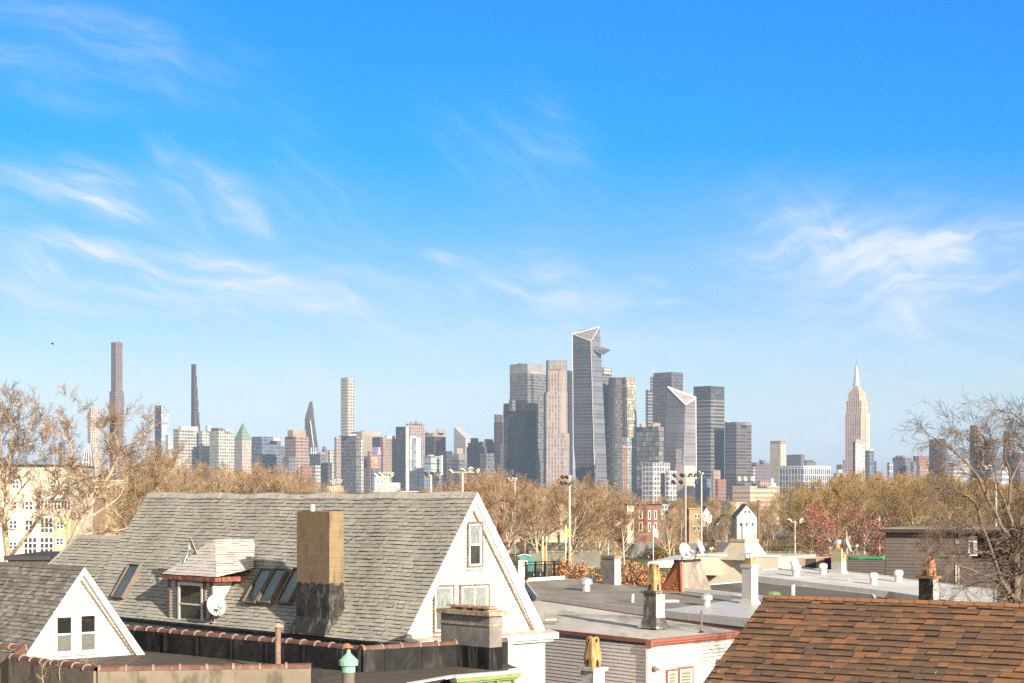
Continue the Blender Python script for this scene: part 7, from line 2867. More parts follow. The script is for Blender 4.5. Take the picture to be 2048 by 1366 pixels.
# ivy-covered evergreen behind the bare tree
t = thing('ivy_mass', 'dark green ivy clump beside the white door of the grey sided house', 'ivy', P(1985, 1118, 104))
rng = random.Random(5)
mb = MB()
for _ in range(1600):
    p = P(rng.uniform(1956, 2036), rng.uniform(1073, 1116), 103.5 + rng.uniform(-.6, .6))
    a = Vector((rng.gauss(0, 1), rng.gauss(0, 1), rng.gauss(0, 1))).normalized()
    b = a.orthogonal().normalized()
    s = rng.uniform(.06, .12)
    mb.face([p - a * s, p + b * s * .6, p + a * s, p - b * s * .6], None, 0, rng.random())
mb.build('foliage', M['leaf_green'], t)

# bare twigs before the near parapet
SHR = dict(seg=[1, 3, 2], taper=[1, .5, .4], wob=[0, .25, .3], trop=[0, .05, .0], kids=[5.0, 4], t0=[.3, .2], ang=[(.4, .9), (.4, .9)], len=[.4, .5], abs=[.3, .16], rk=[.6, .7], rmin=.004)
guided_tree('bare_shrub', 'thin leafless shrub twigs in front of the near stained parapet', 49.5, [
    [(120, 1420, .022), (124, 1366, .016), (142, 1352, .012), (160, 1342, .008), (174, 1330, .005)],
    [(95, 1430, .018), (86, 1362, .012), (84, 1345, .009), (88, 1325, .005)],
    [(122, 1370, .012), (118, 1345, .009), (120, 1326, .005)],
], SHR, M['bark_tan'], M['bark_tan'], 301)


# ------------------------------------------------------------------ park lights, poles and flags
def floodlight(H, c, r, face, dark):
    """round housing with a deep rim, looking along face"""
    mb = MB()
    f = Vector(face).normalized()
    mb.lathe(c - f * r * .55, [(r * .3, 0), (r * .75, r * .18), (r * .98, r * .5), (r, r * .9), (r * .9, r * .92), (r * .8, r * .7)], 12, axis=f)
    o = mb.build('floodlight', M['lamp_dark'] if dark else M['lamp_shell'], H, smooth=False)
    mb = MB()
    mb.lathe(c + f * r * .2, [(r * .88, 0), (r * .5, r * .08)], 12, axis=f)
    mb.build('lens', mat_lens, o)
    return o


mat_lens = mat('lamp lens', (.35, .33, .28), .2, .1, 3)


def light_pole(label, px, d, ytop, heads, r=.17, group='sports floodlight poles round the park', arms=True, pole_m=None):
    s = d / F
    o = P(px, 1000, d)
    o.z = 0
    H = thing('floodlight_pole', label, 'light pole', o, group)
    zt = CH - (ytop - YH) * s
    mb = MB()
    mb.tube([o + UP * -.1, o + UP * (zt * .5), o + UP * zt], [r * 1.25, r * 1.05, r * .75], 10, cap=True)
    mb.build('pole', pole_m or M['pole'], H, smooth=True)
    rows = {}
    for hx, hy, hr, dark, fx in heads:
        rows.setdefault(round(hy / 6), []).append((hx, hy))
    mb = MB()
    for k, v in rows.items():
        xs = [q[0] for q in v] + [px]
        y = sum(q[1] for q in v) / len(v) + 3
        a, b = P(min(xs), y, d), P(max(xs), y, d)
        if (b - a).length > .1:
            mb.obox((a + b) / 2 + Vector((0, .12, 0)), (1, 0, 0), (0, 1, 0), UP, (b - a).length / 2, .06, .06)
    if mb.f:
        mb.build('cross_arm', pole_m or M['pole'], H)
    for hx, hy, hr, dark, fx in heads:
        floodlight(H, P(hx, hy, d) - Vector((0, .2, 0)), hr * s, (fx, -.45, -.75), dark)
    return H


light_pole('tall floodlight pole with two rows of dark lamps just right of the white gable', 1139, 272, 950, [(1125, 954, 4.6, 1, -.8), (1133, 954, 4.4, 1, -.2), (1140, 955, 4.6, 0, .5), (1124, 966, 5, 1, -.8), (1131, 966, 4.2, 1, -.3), (1141, 967, 4.8, 1, .8)], .19)
light_pole('tall floodlight pole with seven dark lamps in two rows below the slant tower', 1371, 300, 946, [(1349, 951, 4.8, 1, -.7), (1364, 950, 5.2, 1, -.3), (1380, 950, 5, 1, .4), (1391, 950, 5, 1, .8), (1347, 964, 5.2, 1, -.7), (1362, 964, 5, 1, -.3), (1393, 963, 5, 1, .8)], .20, pole_m=mat('grey brown pole', (.30, .26, .22), .6, .15, 1))
light_pole('floodlight pole with a cluster of white lamps above the ridge, left of three', 771, 285, 946, [(751, 950, 5, 0, -.9), (760, 948, 4.4, 0, -.4), (768, 947, 4.4, 0, .1), (777, 948, 4.4, 0, .4), (784, 949, 5, 0, .8)], .20)
light_pole('floodlight pole with dark and white lamps above the ridge, middle of three', 862, 282, 946, [(853, 948, 5, 1, -.8), (865, 947, 4.8, 1, -.2), (875, 946, 5, 1, .5), (883, 950, 4, 0, .8)], .20)
light_pole('floodlight pole with four big white globes above the ridge, right of three', 925, 280, 940, [(902, 943, 5.8, 0, -.8), (925, 940, 5.2, 0, -.2), (941, 938, 6, 0, .3), (956, 941, 4.6, 0, .8)], .20)
light_pole('small distant floodlight pole with four white lamps left of the ochre chimney', 669, 400, 961, [(661, 963, 2.6, 0, -.6), (670, 961, 2.8, 0, 0), (677, 961, 2.8, 0, .3), (683, 961, 2.6, 0, .6)], .14)
light_pole('tall thin pole with one small lamp right of the seven lamp pole', 1403, 292, 946, [(1399, 945, 3.2, 0, -.6), (1405, 947, 2.8, 0, .6)], .14)
light_pole('short pole with two white lamps left of the scarlet tree', 1590, 300, 1041, [(1578, 1041, 5.6, 0, -.5), (1602, 1041, 5.8, 0, .5)], .14)
light_pole('short pole with two dark lamps right of the scarlet tree', 1759, 290, 1034, [(1748, 1036, 5, 1, -.6), (1767, 1035, 5, 1, .6)], .15)
light_pole('floodlight pole with white lamps seen through the bare tree at the right', 1992, 300, 936, [(1957, 936, 4.8, 0, -.8), (1968, 934, 4.4, 0, -.5), (1978, 933, 4.6, 0, -.2), (2003, 934, 4.6, 0, .4), (2013, 935, 4.6, 0, .8)], .17)
light_pole('thin pole with a pair of small white lamps right of the gable peak', 1030, 330, 958, [(1017, 958, 3.4, 0, -.6), (1026, 957, 3, 0, 0), (1032, 958, 3.2, 0, .4)], .13)


def plain_pole(name, label, px, d, y0, m, r, cat='pole'):
    o = P(px, 1000, d)
    o.z = 0
    t = thing(name, label, cat, o)
    mb = MB()
    z = CH - (y0 - YH) / F * d
    mb.tube([o, o + UP * z], [r * 1.1, r * .85], 8, cap=True)
    mb.build('pole', m, t, smooth=True)
    return t, o, z


t, o, z = plain_pole('wooden_pole', 'tall brown wooden utility pole right of the cream flared chimney', 1517, 305, 1000, M['wood_pole'], .24)
mb = MB()
mb.obox(o + UP * (z - .5), (1, .2, 0), (-.2, 1, 0), UP, .7, .08, .08)
mb.build('cross_arm', M['wood_pole'], t)
t, o, z = plain_pole('dark_stub_pole', 'short dark pole above the cream flared chimney', 1484, 310, 1049, M['dark_trim'], .12)
mb = MB()
mb.lathe(o + UP * z, [(.16, 0), (.16, .1), (.02, .2)], 8)
mb.build('pole_cap', M['dark_trim'], t)


def cloth(mb, a, w, h, nx, ny, amp, colour, drop=0.0):
    def q(u, v):
        return Vector((a.x + w * u, a.y + math.sin(u * 7 + v * 1.5) * amp, a.z - h * v - drop * u * u + math.sin(u * 5) * amp * .3))
    for i in range(nx):
        for j in range(ny):
            mb.face([q(i / nx, j / ny), q(i / nx, (j + 1) / ny), q((i + 1) / nx, (j + 1) / ny), q((i + 1) / nx, j / ny)], None, colour((i + .5) / nx, (j + .5) / ny))
    return q


def flags():
    d = 310
    s = d / F
    t, o, z = plain_pole('flagpole', 'white flagpole flying the striped flag above a black flag', 1216.5, d, 1031, M['white_trim'], .085, 'flagpole')
    mb = MB()
    mb.lathe(o + UP * z, [(.02, 0), (.14, .1), (.02, .24)], 10)
    mb.build('finial', mat('gilt ball', (.6, .45, .15), .3, .1), t)
    F1 = thing('national_flag', 'red white and blue striped flag waving on the white flagpole', 'flag', P(1217.5, 1036, d))
    mb = MB()
    a = P(1217.6, 1035.5, d)
    w, h = 22 * s, 15.5 * s
    q = cloth(mb, a, w, h, 20, 13, .10, lambda u, v: 2 if (u < .4 and v < 7 / 13) else (0 if int(v * 13) % 2 == 0 else 1), 7 * s)
    mb.build('cloth', [mat('flag red', (.50, .05, .05), .8, .1), mat('flag white', (.75, .73, .7), .8, .05), mat('flag blue', (.05, .07, .28), .8, .1)], F1)
    mb = MB()
    for r in range(9):
        for c in range(6 if r % 2 == 0 else 5):
            u = .4 * ((c + .5) / 6 + (0 if r % 2 == 0 else .5 / 6))
            v = 7 / 13 * (r + .7) / 9.4
            p = q(u, v) + Vector((0, -.012, 0))
            rr = .032
            star = []
            for k in range(10):
                an = math.pi / 2 + math.pi * k / 5
                k2 = rr if k % 2 == 0 else rr * .42
                star.append(p + Vector((k2 * math.cos(an), 0, k2 * math.sin(an))))
            mb.face(star)
    mb.build('star', mat('star white', (.78, .78, .78), .8, .02), F1)
    F2 = thing('black_flag', 'black flag with a small white emblem hanging under the striped flag', 'flag', P(1217.5, 1054, d))
    mb = MB()
    a = P(1220, 1055, d)
    q = cloth(mb, a, 14 * s, 10 * s, 8, 6, .08, lambda u, v: 0, 1.0 * s)
    mb.build('cloth', mat('black cloth', (.02, .02, .022), .8, .2), F2)
    mb = MB()
    c = q(.5, .5) + Vector((0, -.12, 0))
    mb.lathe(c, [(.16, 0), (.16, .01)], 12, axis=(0, -1, 0))
    mb.build('emblem', M['white_trim'], F2)
    for nm, lab, px, dd, y0, fx, fw, fh, col in (('yellow_banner', 'yellow banner on a white pole left of the two row floodlight', 1131.5, 262, 1052, 1132, 6, 15, (.75, .45, .03)),
                                                 ('pale_banner', 'pale cream banner on a white pole right of the brick row house', 1306.5, 300, 1053, 1307, 9, 16, (.72, .66, .5))):
        t, o, z = plain_pole('banner_pole', 'white pole carrying the ' + ('yellow' if nm[0] == 'y' else 'pale cream') + ' banner', px, dd, y0, M['white_trim'], .07)
        mb = MB()
        mb.lathe(o + UP * z, [(.1, 0), (.1, .06), (.02, .12)], 8)
        mb.build('finial', M['white_trim'], t)
        f = thing(nm, lab, 'banner', P(fx, y0 + 5, dd))
        mb = MB()
        cloth(mb, P(fx + .3, y0 + 4, dd), fw * dd / F, fh * dd / F, 5, 8, .05, lambda u, v: 0, .3)
        mb.build('cloth', mat(nm + ' cloth', col, .8, .1), f)


flags()


# ------------------------------------------------------------------ park edge: fences, kiosk, panel
def screen_fence(label, x0, x1, d0, d1, ytop, m, posts=7):
    a, b = P(x0, ytop, d0), P(x1, ytop, d1)
    z = CH - (ytop - YH) / F * d0
    t = thing('screen_fence', label, 'fence', (a.x, a.y, 0))
    a, b = Vector((a.x, a.y, 0)), Vector((b.x, b.y, 0))
    u = (b - a).normalized()
    L = (b - a).length
    n = Vector((u.y, -u.x, 0))
    mb = MB()
    mb.obox((a + b) / 2 + UP * (z * .48), u, n, UP, L / 2, .02, z * .46)
    mb.build('windscreen', m, t)
    for i in range(posts + 1):
        mb = MB()
        p = a + u * L * i / posts - n * .06
        mb.tube([p, p + UP * (z + .15)], .05, 6, cap=True)
        mb.build('post', M['pole'], t)
    mb = MB()
    mb.tube([a + UP * z, b + UP * z], .03, 5)
    mb.build('top_rail', M['pole'], t)
    return t


scr = mat('grey windscreen mesh', (.20, .19, .17), .9, .2, .3)
screen_fence('long grey screened court fence behind the grey chimney and hatch', 1196, 1452, 352, 348, 1084, scr, 9)
screen_fence('dark screened court fence beside the cream flared chimney', 1434, 1512, 330, 330, 1082, mat('dark windscreen mesh', (.07, .075, .075), .9, .2, .3), 4)
screen_fence('green screened low fence behind the black railing', 1060, 1200, 300, 305, 1104, mat('teal mesh', (.14, .145, .12), .9, .2, .3), 6)
screen_fence('low grey court fence behind the boarded fence', 1520, 1640, 300, 300, 1104, mat('grey green mesh', (.16, .15, .12), .9, .3, .3), 6)
screen_fence('low brown court fence under the scarlet tree', 1640, 1775, 292, 290, 1106, mat('brown mesh', (.17, .12, .09), .9, .3, .3), 6)

t = thing('retaining_wall', 'long grey stone retaining wall across the park behind the railing', 'wall', P(1120, 1100, 372))
mb = MB()
a, b = P(1000, 1086, 380), P(1236, 1090, 368)
zt = 2.3
u = Vector((b.x - a.x, b.y - a.y, 0)).normalized()
mb.obox(Vector(((a.x + b.x) / 2, (a.y + b.y) / 2, zt / 2)), u, Vector((u.y, -u.x, 0)), UP, (b - a).length / 2, .3, zt / 2)
mb.build('stone_face', mat('grey rubble stone', (.27, .24, .2), .9, .35, 1.5), t)
mb = MB()
mb.obox(Vector(((a.x + b.x) / 2, (a.y + b.y) / 2, zt + .06)), u, Vector((u.y, -u.x, 0)), UP, (b - a).length / 2, .38, .07)
mb.build('coping', M['pale_cement'], t)

d = 240
o = P(1052, 1130, d)
o.z = 0
t = thing('teal_kiosk', 'teal and white kiosk with a curved white roof behind the railing', 'kiosk', o)
s = d / F
zt, zm = CH - (1112 - YH) * s, CH - (1121 - YH) * s
mb = MB()
mb.box(P(1037, 0, d).x, P(1056, 0, d).x, d, d + 1.5, 0, zm)
mb.build('white_body', M['white_trim'], t)
mb = MB()
mb.box(P(1039, 0, d).x, P(1056, 0, d).x, d - .05, d + 1.5, zm, zt)
mb.box(P(1056.3, 0, d).x, P(1068, 0, d).x, d - .1, d + 1.5, 0, zt - .1)
mb.build('teal_panel', mat('teal panel', (.07, .22, .19), .6, .15, 2), t)
mb = MB()
x0, x1 = P(1035, 0, d).x, P(1063, 0, d).x
n = 8
for i in range(n):
    f0, f1 = i / n, (i + 1) / n
    za, zb = zt + .03 + math.sin(f0 * math.pi) * .18, zt + .03 + math.sin(f1 * math.pi) * .18
    p, q = x0 + (x1 - x0) * f0, x0 + (x1 - x0) * f1
    mb.mesh([(p, d - .2, za), (q, d - .2, zb), (q, d + 1.7, zb), (p, d + 1.7, za), (p, d - .2, za - .08), (q, d - .2, zb - .08)], [(0, 1, 2, 3), (4, 5, 1, 0)])
mb.build('roof', M['white_trim'], t)

d = 232
s = d / F
o = P(1070, 1155, d)
o.z = 0
t = thing('black_banner_board', 'black board with a white round emblem and lines of writing low behind the railing', 'sign', o)
zt, zb = CH - (1143 - YH) * s, CH - (1154 - YH) * s
zb = max(zb, .3)
x0, x1 = P(1052, 0, d).x, P(1088, 0, d).x
mb = MB()
mb.box(x0, x1, d, d + .06, zb, zt)
mb.build('panel', M['black_metal'], t)
mb = MB()
c = P(1070, 1149, d - .03)
mb.lathe(c, [(.20, 0), (.20, .02)], 16, axis=(0, -1, 0))
mb.build('emblem', M['dish'], t)
mb = MB()
for k, (xx, ww) in enumerate(((1081, 3), (1081, 4), (1081, 5))):
    cc = P(xx, 1146.5 + k * 2.4, d - .02)
    mb.obox(cc, (1, 0, 0), (0, 1, 0), UP, ww * s / 2, .01, .028)
mb.build('writing', M['dish'], t)
mb = MB()
for xx in (1056, 1084):
    p = P(xx, 0, d).x
    mb.box(p - .04, p + .04, d + .07, d + .15, 0, zt)
mb.build('post', M['black_metal'], t)
mb = MB()
d = 246
s = d / F
o = P(1089, 1150, d)
o.z = 0
t = thing('rust_panel_sign', 'tall narrow rust orange panel between two cream posts behind the railing', 'sign', o)
z1, z0 = CH - (1072 - YH) * s, CH - (1130 - YH) * s
mb = MB()
for xx in (1086, 1093):
    mb = MB()
    p = P(xx, 0, d).x
    mb.box(p - .07, p + .07, d - .07, d + .07, 0, z1)
    mb.build('post', mat('cream post', (.62, .50, .28), .7, .1, 2), t)
mb = MB()
mb.box(P(1086, 0, d).x + .08, P(1093, 0, d).x - .08, d - .02, d + .02, max(.2, z0), z1 - 1.3)
mb.build('panel', mat('rust orange panel', (.45, .18, .05), .8, .35, 1.2), t)


# ------------------------------------------------------------------ houses beyond the park and at the left
def simple_house(name, label, x0, x1, ytop, d, wall_m, roof_m, windows=(), cat='house', depth=9, roof='flat', peak=None, side=None, win_m=None, frame_m=None, ybot=None, overhang=.2):
    """front seen square on, with a sunlit right flank when side is given (photo column where the flank ends)"""
    a, b = P(x0, ytop, d), P(x1, ytop, d)
    zt = a.z
    H = thing(name, label, cat, ((a.x + b.x) / 2, d + depth / 2, 0))
    # the front is turned so that the flank shows
    C = Vector((b.x, d, 0))
    if side:
        al = R(32)
        u = Vector((-math.cos(al), math.sin(al), 0))
        v = Vector((math.sin(al), math.cos(al), 0))
        kl, kr = (x0 - CX) / F, (side - CX) / F
        L = (C.x - kl * d) / (math.cos(al) + kl * math.sin(al))
        D = (kr * d - C.x) / (math.sin(al) - kr * math.cos(al))
    else:
        u, v = Vector((-1, 0, 0)), Vector((0, 1, 0))
        L, D = b.x - a.x, depth
    q = lambda s, t_, z: C + u * s + v * t_ + UP * z
    mb = MB()
    ft = [q(0, 0, 0), q(L, 0, 0), q(L, D, 0), q(0, D, 0)]
    if roof == 'flat':
        mb.prism([(p.x, p.y) for p in ft], 0, zt, 0, True)
        mb.build('wall', wall_m, H)
        mb = MB()
        mb.obox(q(L / 2, D / 2, zt + .12), u, v, UP, L / 2 + overhang, D / 2 + overhang, .13)
        mb.build('roof', roof_m, H)
    else:
        zp = CH - (peak - YH) / F * d
        mb.prism([(p.x, p.y) for p in ft], 0, zt, 0, False)
        for t_ in (0, D):
            mb.face([q(0, t_, zt), q(L, t_, zt), q(L / 2, t_, zp)])
        mb.build('wall', wall_m, H)
        mb = MB()
        for s0 in (0, L):
            e = q(s0 + (-.3 if s0 == 0 else .3), -.3, zt - .15)
            e2 = q(s0 + (-.3 if s0 == 0 else .3), D + .3, zt - .15)
            p0, p1 = q(L / 2, -.3, zp + .08), q(L / 2, D + .3, zp + .08)
            mb.mesh([e, e2, p1, p0] + [w + UP * .15 for w in (e, e2, p1, p0)], [(0, 1, 2, 3), (7, 6, 5, 4), (0, 3, 7, 4)])
        mb.build('roof', roof_m, H)
    for w in windows:
        fx0, fx1, y0, y1 = w[:4]
        face = w[4] if len(w) > 4 else 'f'
        fr = Fr(C, u, UP) if face == 'f' else Fr(C, v, UP)
        nn = -v if face == 'f' else -u
        p0, p1 = fr.hit(fx0, y0), fr.hit(fx1, y1)
        c = fr.to3((p0[0] + p1[0]) / 2, (p0[1] + p1[1]) / 2)
        hw, hh = abs(p1[0] - p0[0]) / 2, abs(p0[1] - p1[1]) / 2
        ax = u if face == 'f' else v
        mb = MB()
        k = min(.18, hw * .3)
        for sg in (-1, 1):
            mb.obox(c + ax * sg * (hw - k / 2) + nn * .06, ax, nn, UP, k / 2, .06, hh)
            mb.obox(c + UP * sg * (hh - k / 2) + nn * .06, ax, nn, UP, hw - k, .06, k / 2)
        if len(w) > 5:
            nx, ny = w[5], w[6]
            for i in range(1, nx):
                mb.obox(c + ax * (-hw + 2 * hw * i / nx) + nn * .05, ax, nn, UP, .05, .05, hh - k)
            for j in range(1, ny):
                mb.obox(c + UP * (-hh + 2 * hh * j / ny) + nn * .045, ax, nn, UP, hw - k, .05, .05)
        f = mb.build('window', frame_m or M['white_trim'], H)
        mb = MB()
        g = lambda x, y: c + ax * x + UP * y + nn * .02
        mb.face([g(-hw, -hh), g(hw, -hh), g(hw, hh), g(-hw, hh)])
        mb.build('pane', win_m or M['pane_dark'], f)
    return H, q, L, D, zt


M['pane_dark'] = mat('reflecting dark pane', (.05, .055, .06), .1, .3, 1, spec=.6)
brick = mat('red brown brick', (.21, .10, .07), .85, .15, .6)
brick_o = mat('sunny orange brick', (.33, .17, .105), .85, .12, .6)
W4 = lambda xs, ys, f='f', w=7, h=16: [(x, x + w, y, y + h, f) for x in xs for y in ys]
simple_house('brick_row_house', 'red brick corner house with white framed windows beyond the park', 1270, 1293, 1010, 430, brick, M['dark_trim'],
             W4((1278,), (1020, 1044), 'f', 7, 18) + W4((1296, 1308), (1021, 1045), 'r', 5, 18), side=1322)
simple_house('pale_bay_house', 'narrow pale bay fronted house attached left of the red brick corner house', 1254, 1271, 1010, 432, M['cream_wall'], M['dark_trim'], W4((1262,), (1022, 1046), 'f', 5, 16))
simple_house('brown_side_house', 'dark brown low house left of the pale bay fronted house', 1226, 1254, 1022, 440, mat('dark brown wall', (.15, .10, .08), .9, .2, 1), M['dark_trim'], W4((1234, 1244), (1034,), 'f', 4, 10))
simple_house('tiled_gable_house', 'brown gabled house behind the pale barked trees right of the brick house', 1336, 1362, 1030, 445, mat('brown stucco', (.30, .2, .14), .9, .2, 1), M['dark_trim'], W4((1343, 1352), (1042,), 'f', 5, 10), roof='gable', peak=1012)
simple_house('yellow_brick_house', 'yellow brick house with a stepped parapet behind the seven lamp pole', 1378, 1403, 1018, 435, mat('yellow brick', (.29, .215, .125), .85, .15, .6), mat('orange tile strip', (.45, .25, .1), .8, .2), W4((1389, 1395), (1028,), 'f', 5, 9) + W4((1386, 1394), (1052,), 'f', 6, 10))
simple_house('white_side_house', 'white gabled house half hidden by the thin tall pole', 1404, 1424, 1030, 440, M['siding'], M['grey_roof'], W4((1410,), (1042,), 'f', 5, 9), roof='gable', peak=1014)
simple_house('white_peaked_house', 'white peaked house with small dark windows right of the dark stub pole', 1474, 1514, 1034, 425, M['siding'], M['grey_roof'], W4((1488, 1496), (1021,), 'f', 5, 6) + W4((1479, 1491, 1503), (1044,), 'f', 5, 9), roof='gable', peak=1010)
simple_house('white_wing_house', 'low white house with a grey gable adjoining the white peaked house', 1434, 1473, 1049, 432, M['siding'], M['grey_roof'], W4((1441, 1459), (1056,), 'f', 6, 9), roof='gable', peak=1031)
simple_house('flat_white_block', 'white flat block behind the white peaked house', 1462, 1494, 1006, 520, M['cream_wall'], M['white_roof'], W4((1468, 1478, 1486), (1012,), 'f', 4, 6), cat='building')
simple_house('peach_apartment_block', 'long peach apartment block behind the trees right of the gable peak', 1016, 1068, 984, 560, mat('peach render', (.45, .32, .23), .9, .1, .3), M['pale_cement'], W4((1020, 1030, 1040, 1050, 1060), (990, 1000), 'f', 4, 5), cat='apartment block')
simple_house('stone_grey_house', 'grey stone house with pale windows beside the white gable', 1008, 1040, 1030, 400, mat('grey stone', (.36, .31, .26), .9, .2, 1), M['grey_roof'], W4((1013, 1024), (1042, 1066), 'f', 6, 12))
simple_house('cream_long_building', 'cream building with pale walls behind the yellow banner', 1092, 1168, 1014, 470, mat('bright cream render', (.50, .43, .31), .9, .08, .4), mat('ochre roof edge', (.5, .38, .2), .8, .1), W4((1100, 1114, 1128, 1142, 1156), (1022, 1038), 'f', 6, 9), cat='building')
simple_house('ochre_low_house', 'low ochre house behind the golden hedge left of the flagpole', 1166, 1214, 1046, 420, mat('ochre wall', (.28, .21, .11), .9, .2, .5), mat('gold roof edge', (.45, .32, .12), .8, .2), W4((1172, 1186, 1200), (1056,), 'f', 6, 9))
simple_house('orange_corner_house', 'orange brick house just right of the gable peak', 994, 1012, 1002, 380, brick_o, M['dark_trim'], W4((1000,), (1012, 1034), 'f', 5, 12))
simple_house('cream_stepped_block', 'cream windowed block under the left white floodlight cluster', 750, 776, 950, 640, mat('cream block render', (.62, .52, .36), .9, .1, .2), M['pale_cement'], W4((754, 761, 768), (954, 961), 'f', 4, 4), cat='building')
simple_house('white_box_building', 'white box building right of the left floodlight pole', 776, 797, 967, 560, mat('bright white render', (.72, .68, .62), .9, .05, .2), M['white_roof'], W4((780, 788), (972,), 'f', 4, 4), cat='building')
simple_house('low_white_roof_building', 'long low building with a white roof just above the shingle ridge', 748, 834, 984, 500, mat('pale beige wall', (.5, .42, .32), .9, .1, .3), M['white_roof'], W4((756, 776, 796, 816), (990,), 'f', 8, 6), cat='building')
simple_house('pink_low_building', 'low pink building left of the ochre chimney above the ridge', 654, 682, 974, 600, mat('pink render', (.60, .40, .28), .9, .1, .2), M['pale_cement'], W4((659, 668), (979,), 'f', 4, 4), cat='building')
simple_house('tan_white_roof_building', 'tan building with a white roof seen through the forked pale tree', 184, 262, 962, 420, mat('tan render', (.42, .32, .2), .9, .1, .3), M['white_roof'], W4((190, 202, 214, 226, 240), (974, 990), 'f', 6, 9), cat='building')
simple_house('brown_terrace_house', 'brown brick house with a pale cornice right of the cream apartments', 140, 178, 996, 230, mat('brown brick', (.30, .2, .14), .9, .2, .6), mat('pale pink cornice', (.5, .36, .28), .8, .1), W4((146, 158), (1006, 1040), 'f', 7, 14))
simple_house('dark_shed_roof', 'low dark flat roof behind the small white gable', 16, 96, 1120, 112, mat('dark shed wall', (.10, .08, .07), .9, .2, 1), mat('charcoal felt', (.05, .048, .046), .9, .2, .6), W4((30,), (1136,), 'f', 10, 10))


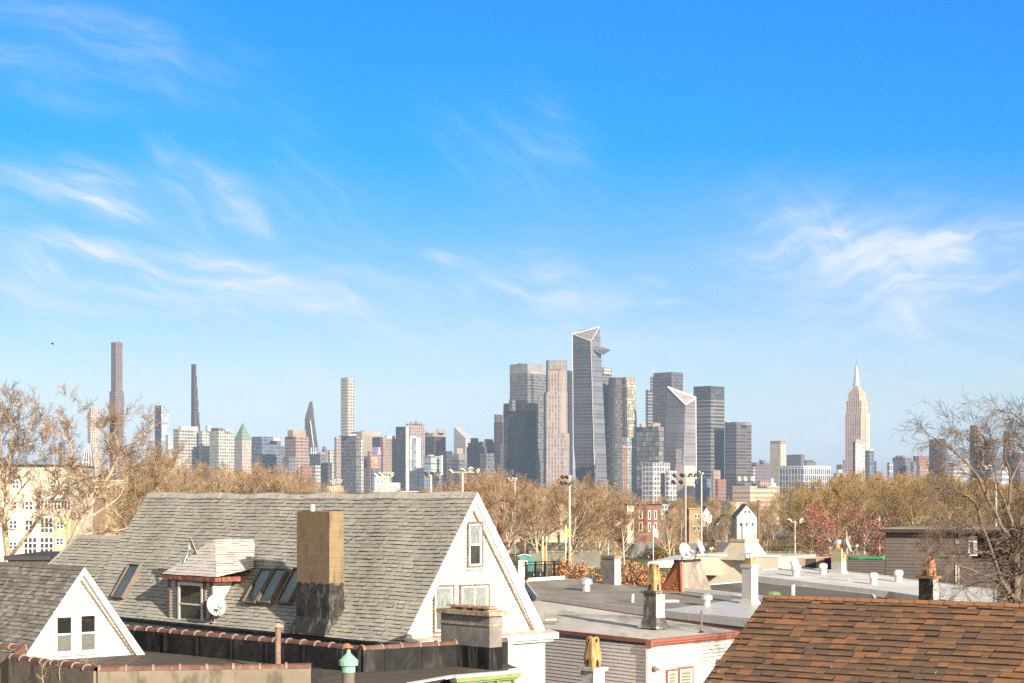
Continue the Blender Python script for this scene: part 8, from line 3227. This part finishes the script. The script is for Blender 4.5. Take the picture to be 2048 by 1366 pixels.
def cream_apartments():
    d = 172
    wn = [(25, 38, 961, 977), (101, 112, 962, 976), (18, 34, 1003, 1018), (50, 66, 1003, 1020), (19, 34, 1041, 1057), (19, 34, 1084, 1098), (81, 106, 1035, 1066, 'f', 3, 3), (113, 127, 1044, 1058), (50, 66, 1040, 1062, 'f', 2, 2),
          (48, 74, 1075, 1108, 'f', 3, 3), (80, 107, 1075, 1108, 'f', 3, 3), (112, 127, 1076, 1090)]
    a = P(-60, 932, d)
    H = thing('cream_apartment_building', 'cream apartment building with white gridded windows and a curved glass bay', 'apartment building', (P(30, 0, d).x, d + 5, 0))
    zt, zm = a.z, CH - (1018 - YH) / F * d
    x = lambda px: P(px, 0, d).x
    mb = MB()
    mb.box(x(-60), x(118), d + 2.5, d + 14, 0, zt)
    mb.box(x(-60), x(42), d, d + 2.49, 0, CH - (985 - YH) / F * d)
    mb.box(x(42.2), x(139), d + .4, d + 2.48, 0, zm)
    mb.build('wall', M['cream_wall'], H)
    mb = MB()
    mb.box(x(107.5), x(139.2), d + .3, d + 2.0, 0, CH - (1033 - YH) / F * d)
    mb.build('tan_bay', mat('tan bay render', (.52, .38, .22), .9, .1, .6), H)
    mb = MB()
    mb.box(x(-60), x(119), d + 2.3, d + 14.2, zt, zt + .18)
    mb.build('roof', M['dark_trim'], H)
    for w in wn:
        nx, ny = (w[5], w[6]) if len(w) > 5 else (2, 2)
        yy = d + 2.5 if w[3] < 985 or (w[2] < 1000 and w[0] > 42) else (d if w[0] < 42 else (d + .3 if w[0] > 107.5 else d + .4))
        k = yy / F
        X0, X1 = (w[0] - CX) * k, (w[1] - CX) * k
        Z0, Z1 = CH - (w[3] - YH) * k, CH - (w[2] - YH) * k
        mb = MB()
        for i in range(nx + 1):
            p = X0 + (X1 - X0) * i / nx
            mb.box(p - .05, p + .05, yy - .09, yy - .01, Z0, Z1)
        for j in range(ny + 1):
            p = Z0 + (Z1 - Z0) * j / ny
            mb.box(X0 - .05, X1 + .05, yy - .085, yy - .012, p - .05, p + .05)
        f = mb.build('window', M['white_trim'], H)
        mb = MB()
        mb.face([(X0, yy - .03, Z0), (X1, yy - .03, Z0), (X1, yy - .03, Z1), (X0, yy - .03, Z1)])
        mb.build('pane', M['pane_dark'], f)
    # curved glass bay on the terrace
    mb = MB()
    X0, X1 = x(78), x(138)
    n = 9
    z0, z1 = zm + .02, CH - (996 - YH) / F * d
    arc = lambda f, t: (X0 + (X1 - X0) * f, d + .6 + 1.8 * (1 - math.cos(t * math.pi / 2)), z0 + (z1 - z0) * (.45 + .55 * math.sin(t * math.pi / 2)))
    for i in range(n + 1):
        f = i / n
        mb.tube([(X0 + (X1 - X0) * f, d + .6, z0)] + [arc(f, t / 5) for t in range(6)], .055, 4)
    for t in (0, .45, 1):
        mb.tube([arc(0, t), arc(1, t)], .05, 4)
    gb = mb.build('glass_bay', M['white_trim'], H)
    mb = MB()
    for i in range(5):
        mb.face([arc(0, i / 5), arc(1, i / 5), arc(1, (i + 1) / 5), arc(0, (i + 1) / 5)])
    mb.face([(X0, d + .6, z0), (X1, d + .6, z0), arc(1, 0), arc(0, 0)])
    mb.build('pane', M['pane_dark'], gb)


cream_apartments()


# bird and the high sun-lit haze ------------------------------------------
def bird():
    o = P(105, 687.5, 150)
    t = thing('bird', 'small dark bird flying alone in the blue sky at the left', 'bird', o)
    mb = MB()
    mb.lathe(o - Vector((.13, 0, -.03)), [(.005, 0), (.035, .05), (.05, .12), (.035, .2), (.02, .27), (.004, .3)], 8, axis=(.95, .1, -.3))
    w = [(-.02, 0, 0), (.07, 0, -.02)]
    for sg in (-1, 1):
        mb.mesh([o + Vector((-.03, 0, .03)), o + Vector((.07, 0, .0)), o + Vector((.06, sg * .16, .06)), o + Vector((-.02, sg * .15, .085)), o + Vector((-.08 if sg < 0 else .02, sg * .34, .05))],
                [(0, 1, 2, 3), (3, 2, 4)])
    mb.mesh([o + Vector((.13, .0, -.055)), o + Vector((.2, .035, -.09)), o + Vector((.2, -.035, -.09))], [(0, 1, 2)])
    mb.build('body', mat('dark plumage', (.03, .03, .035), .8, .2), t)


bird()


def haze():
    mb = MB()
    mb.box(-7000, 7000, -400, 7500, -47, 515)
    m = bpy.data.materials.new('thin air')
    m.use_nodes = True
    nt = m.node_tree
    nt.nodes.remove(nt.nodes['Principled BSDF'])
    v = nt.nodes.new('ShaderNodeVolumePrincipled')
    v.inputs['Color'].default_value = (.52, .72, 1.0, 1)
    v.inputs['Density'].default_value = HAZE
    v.inputs['Anisotropy'].default_value = .0
    nt.links.new(v.outputs[0], nt.nodes['Material Output'].inputs['Volume'])
    o = mb.build('haze', m)
    tag(o, kind='stuff')


HAZE = .000046
haze()
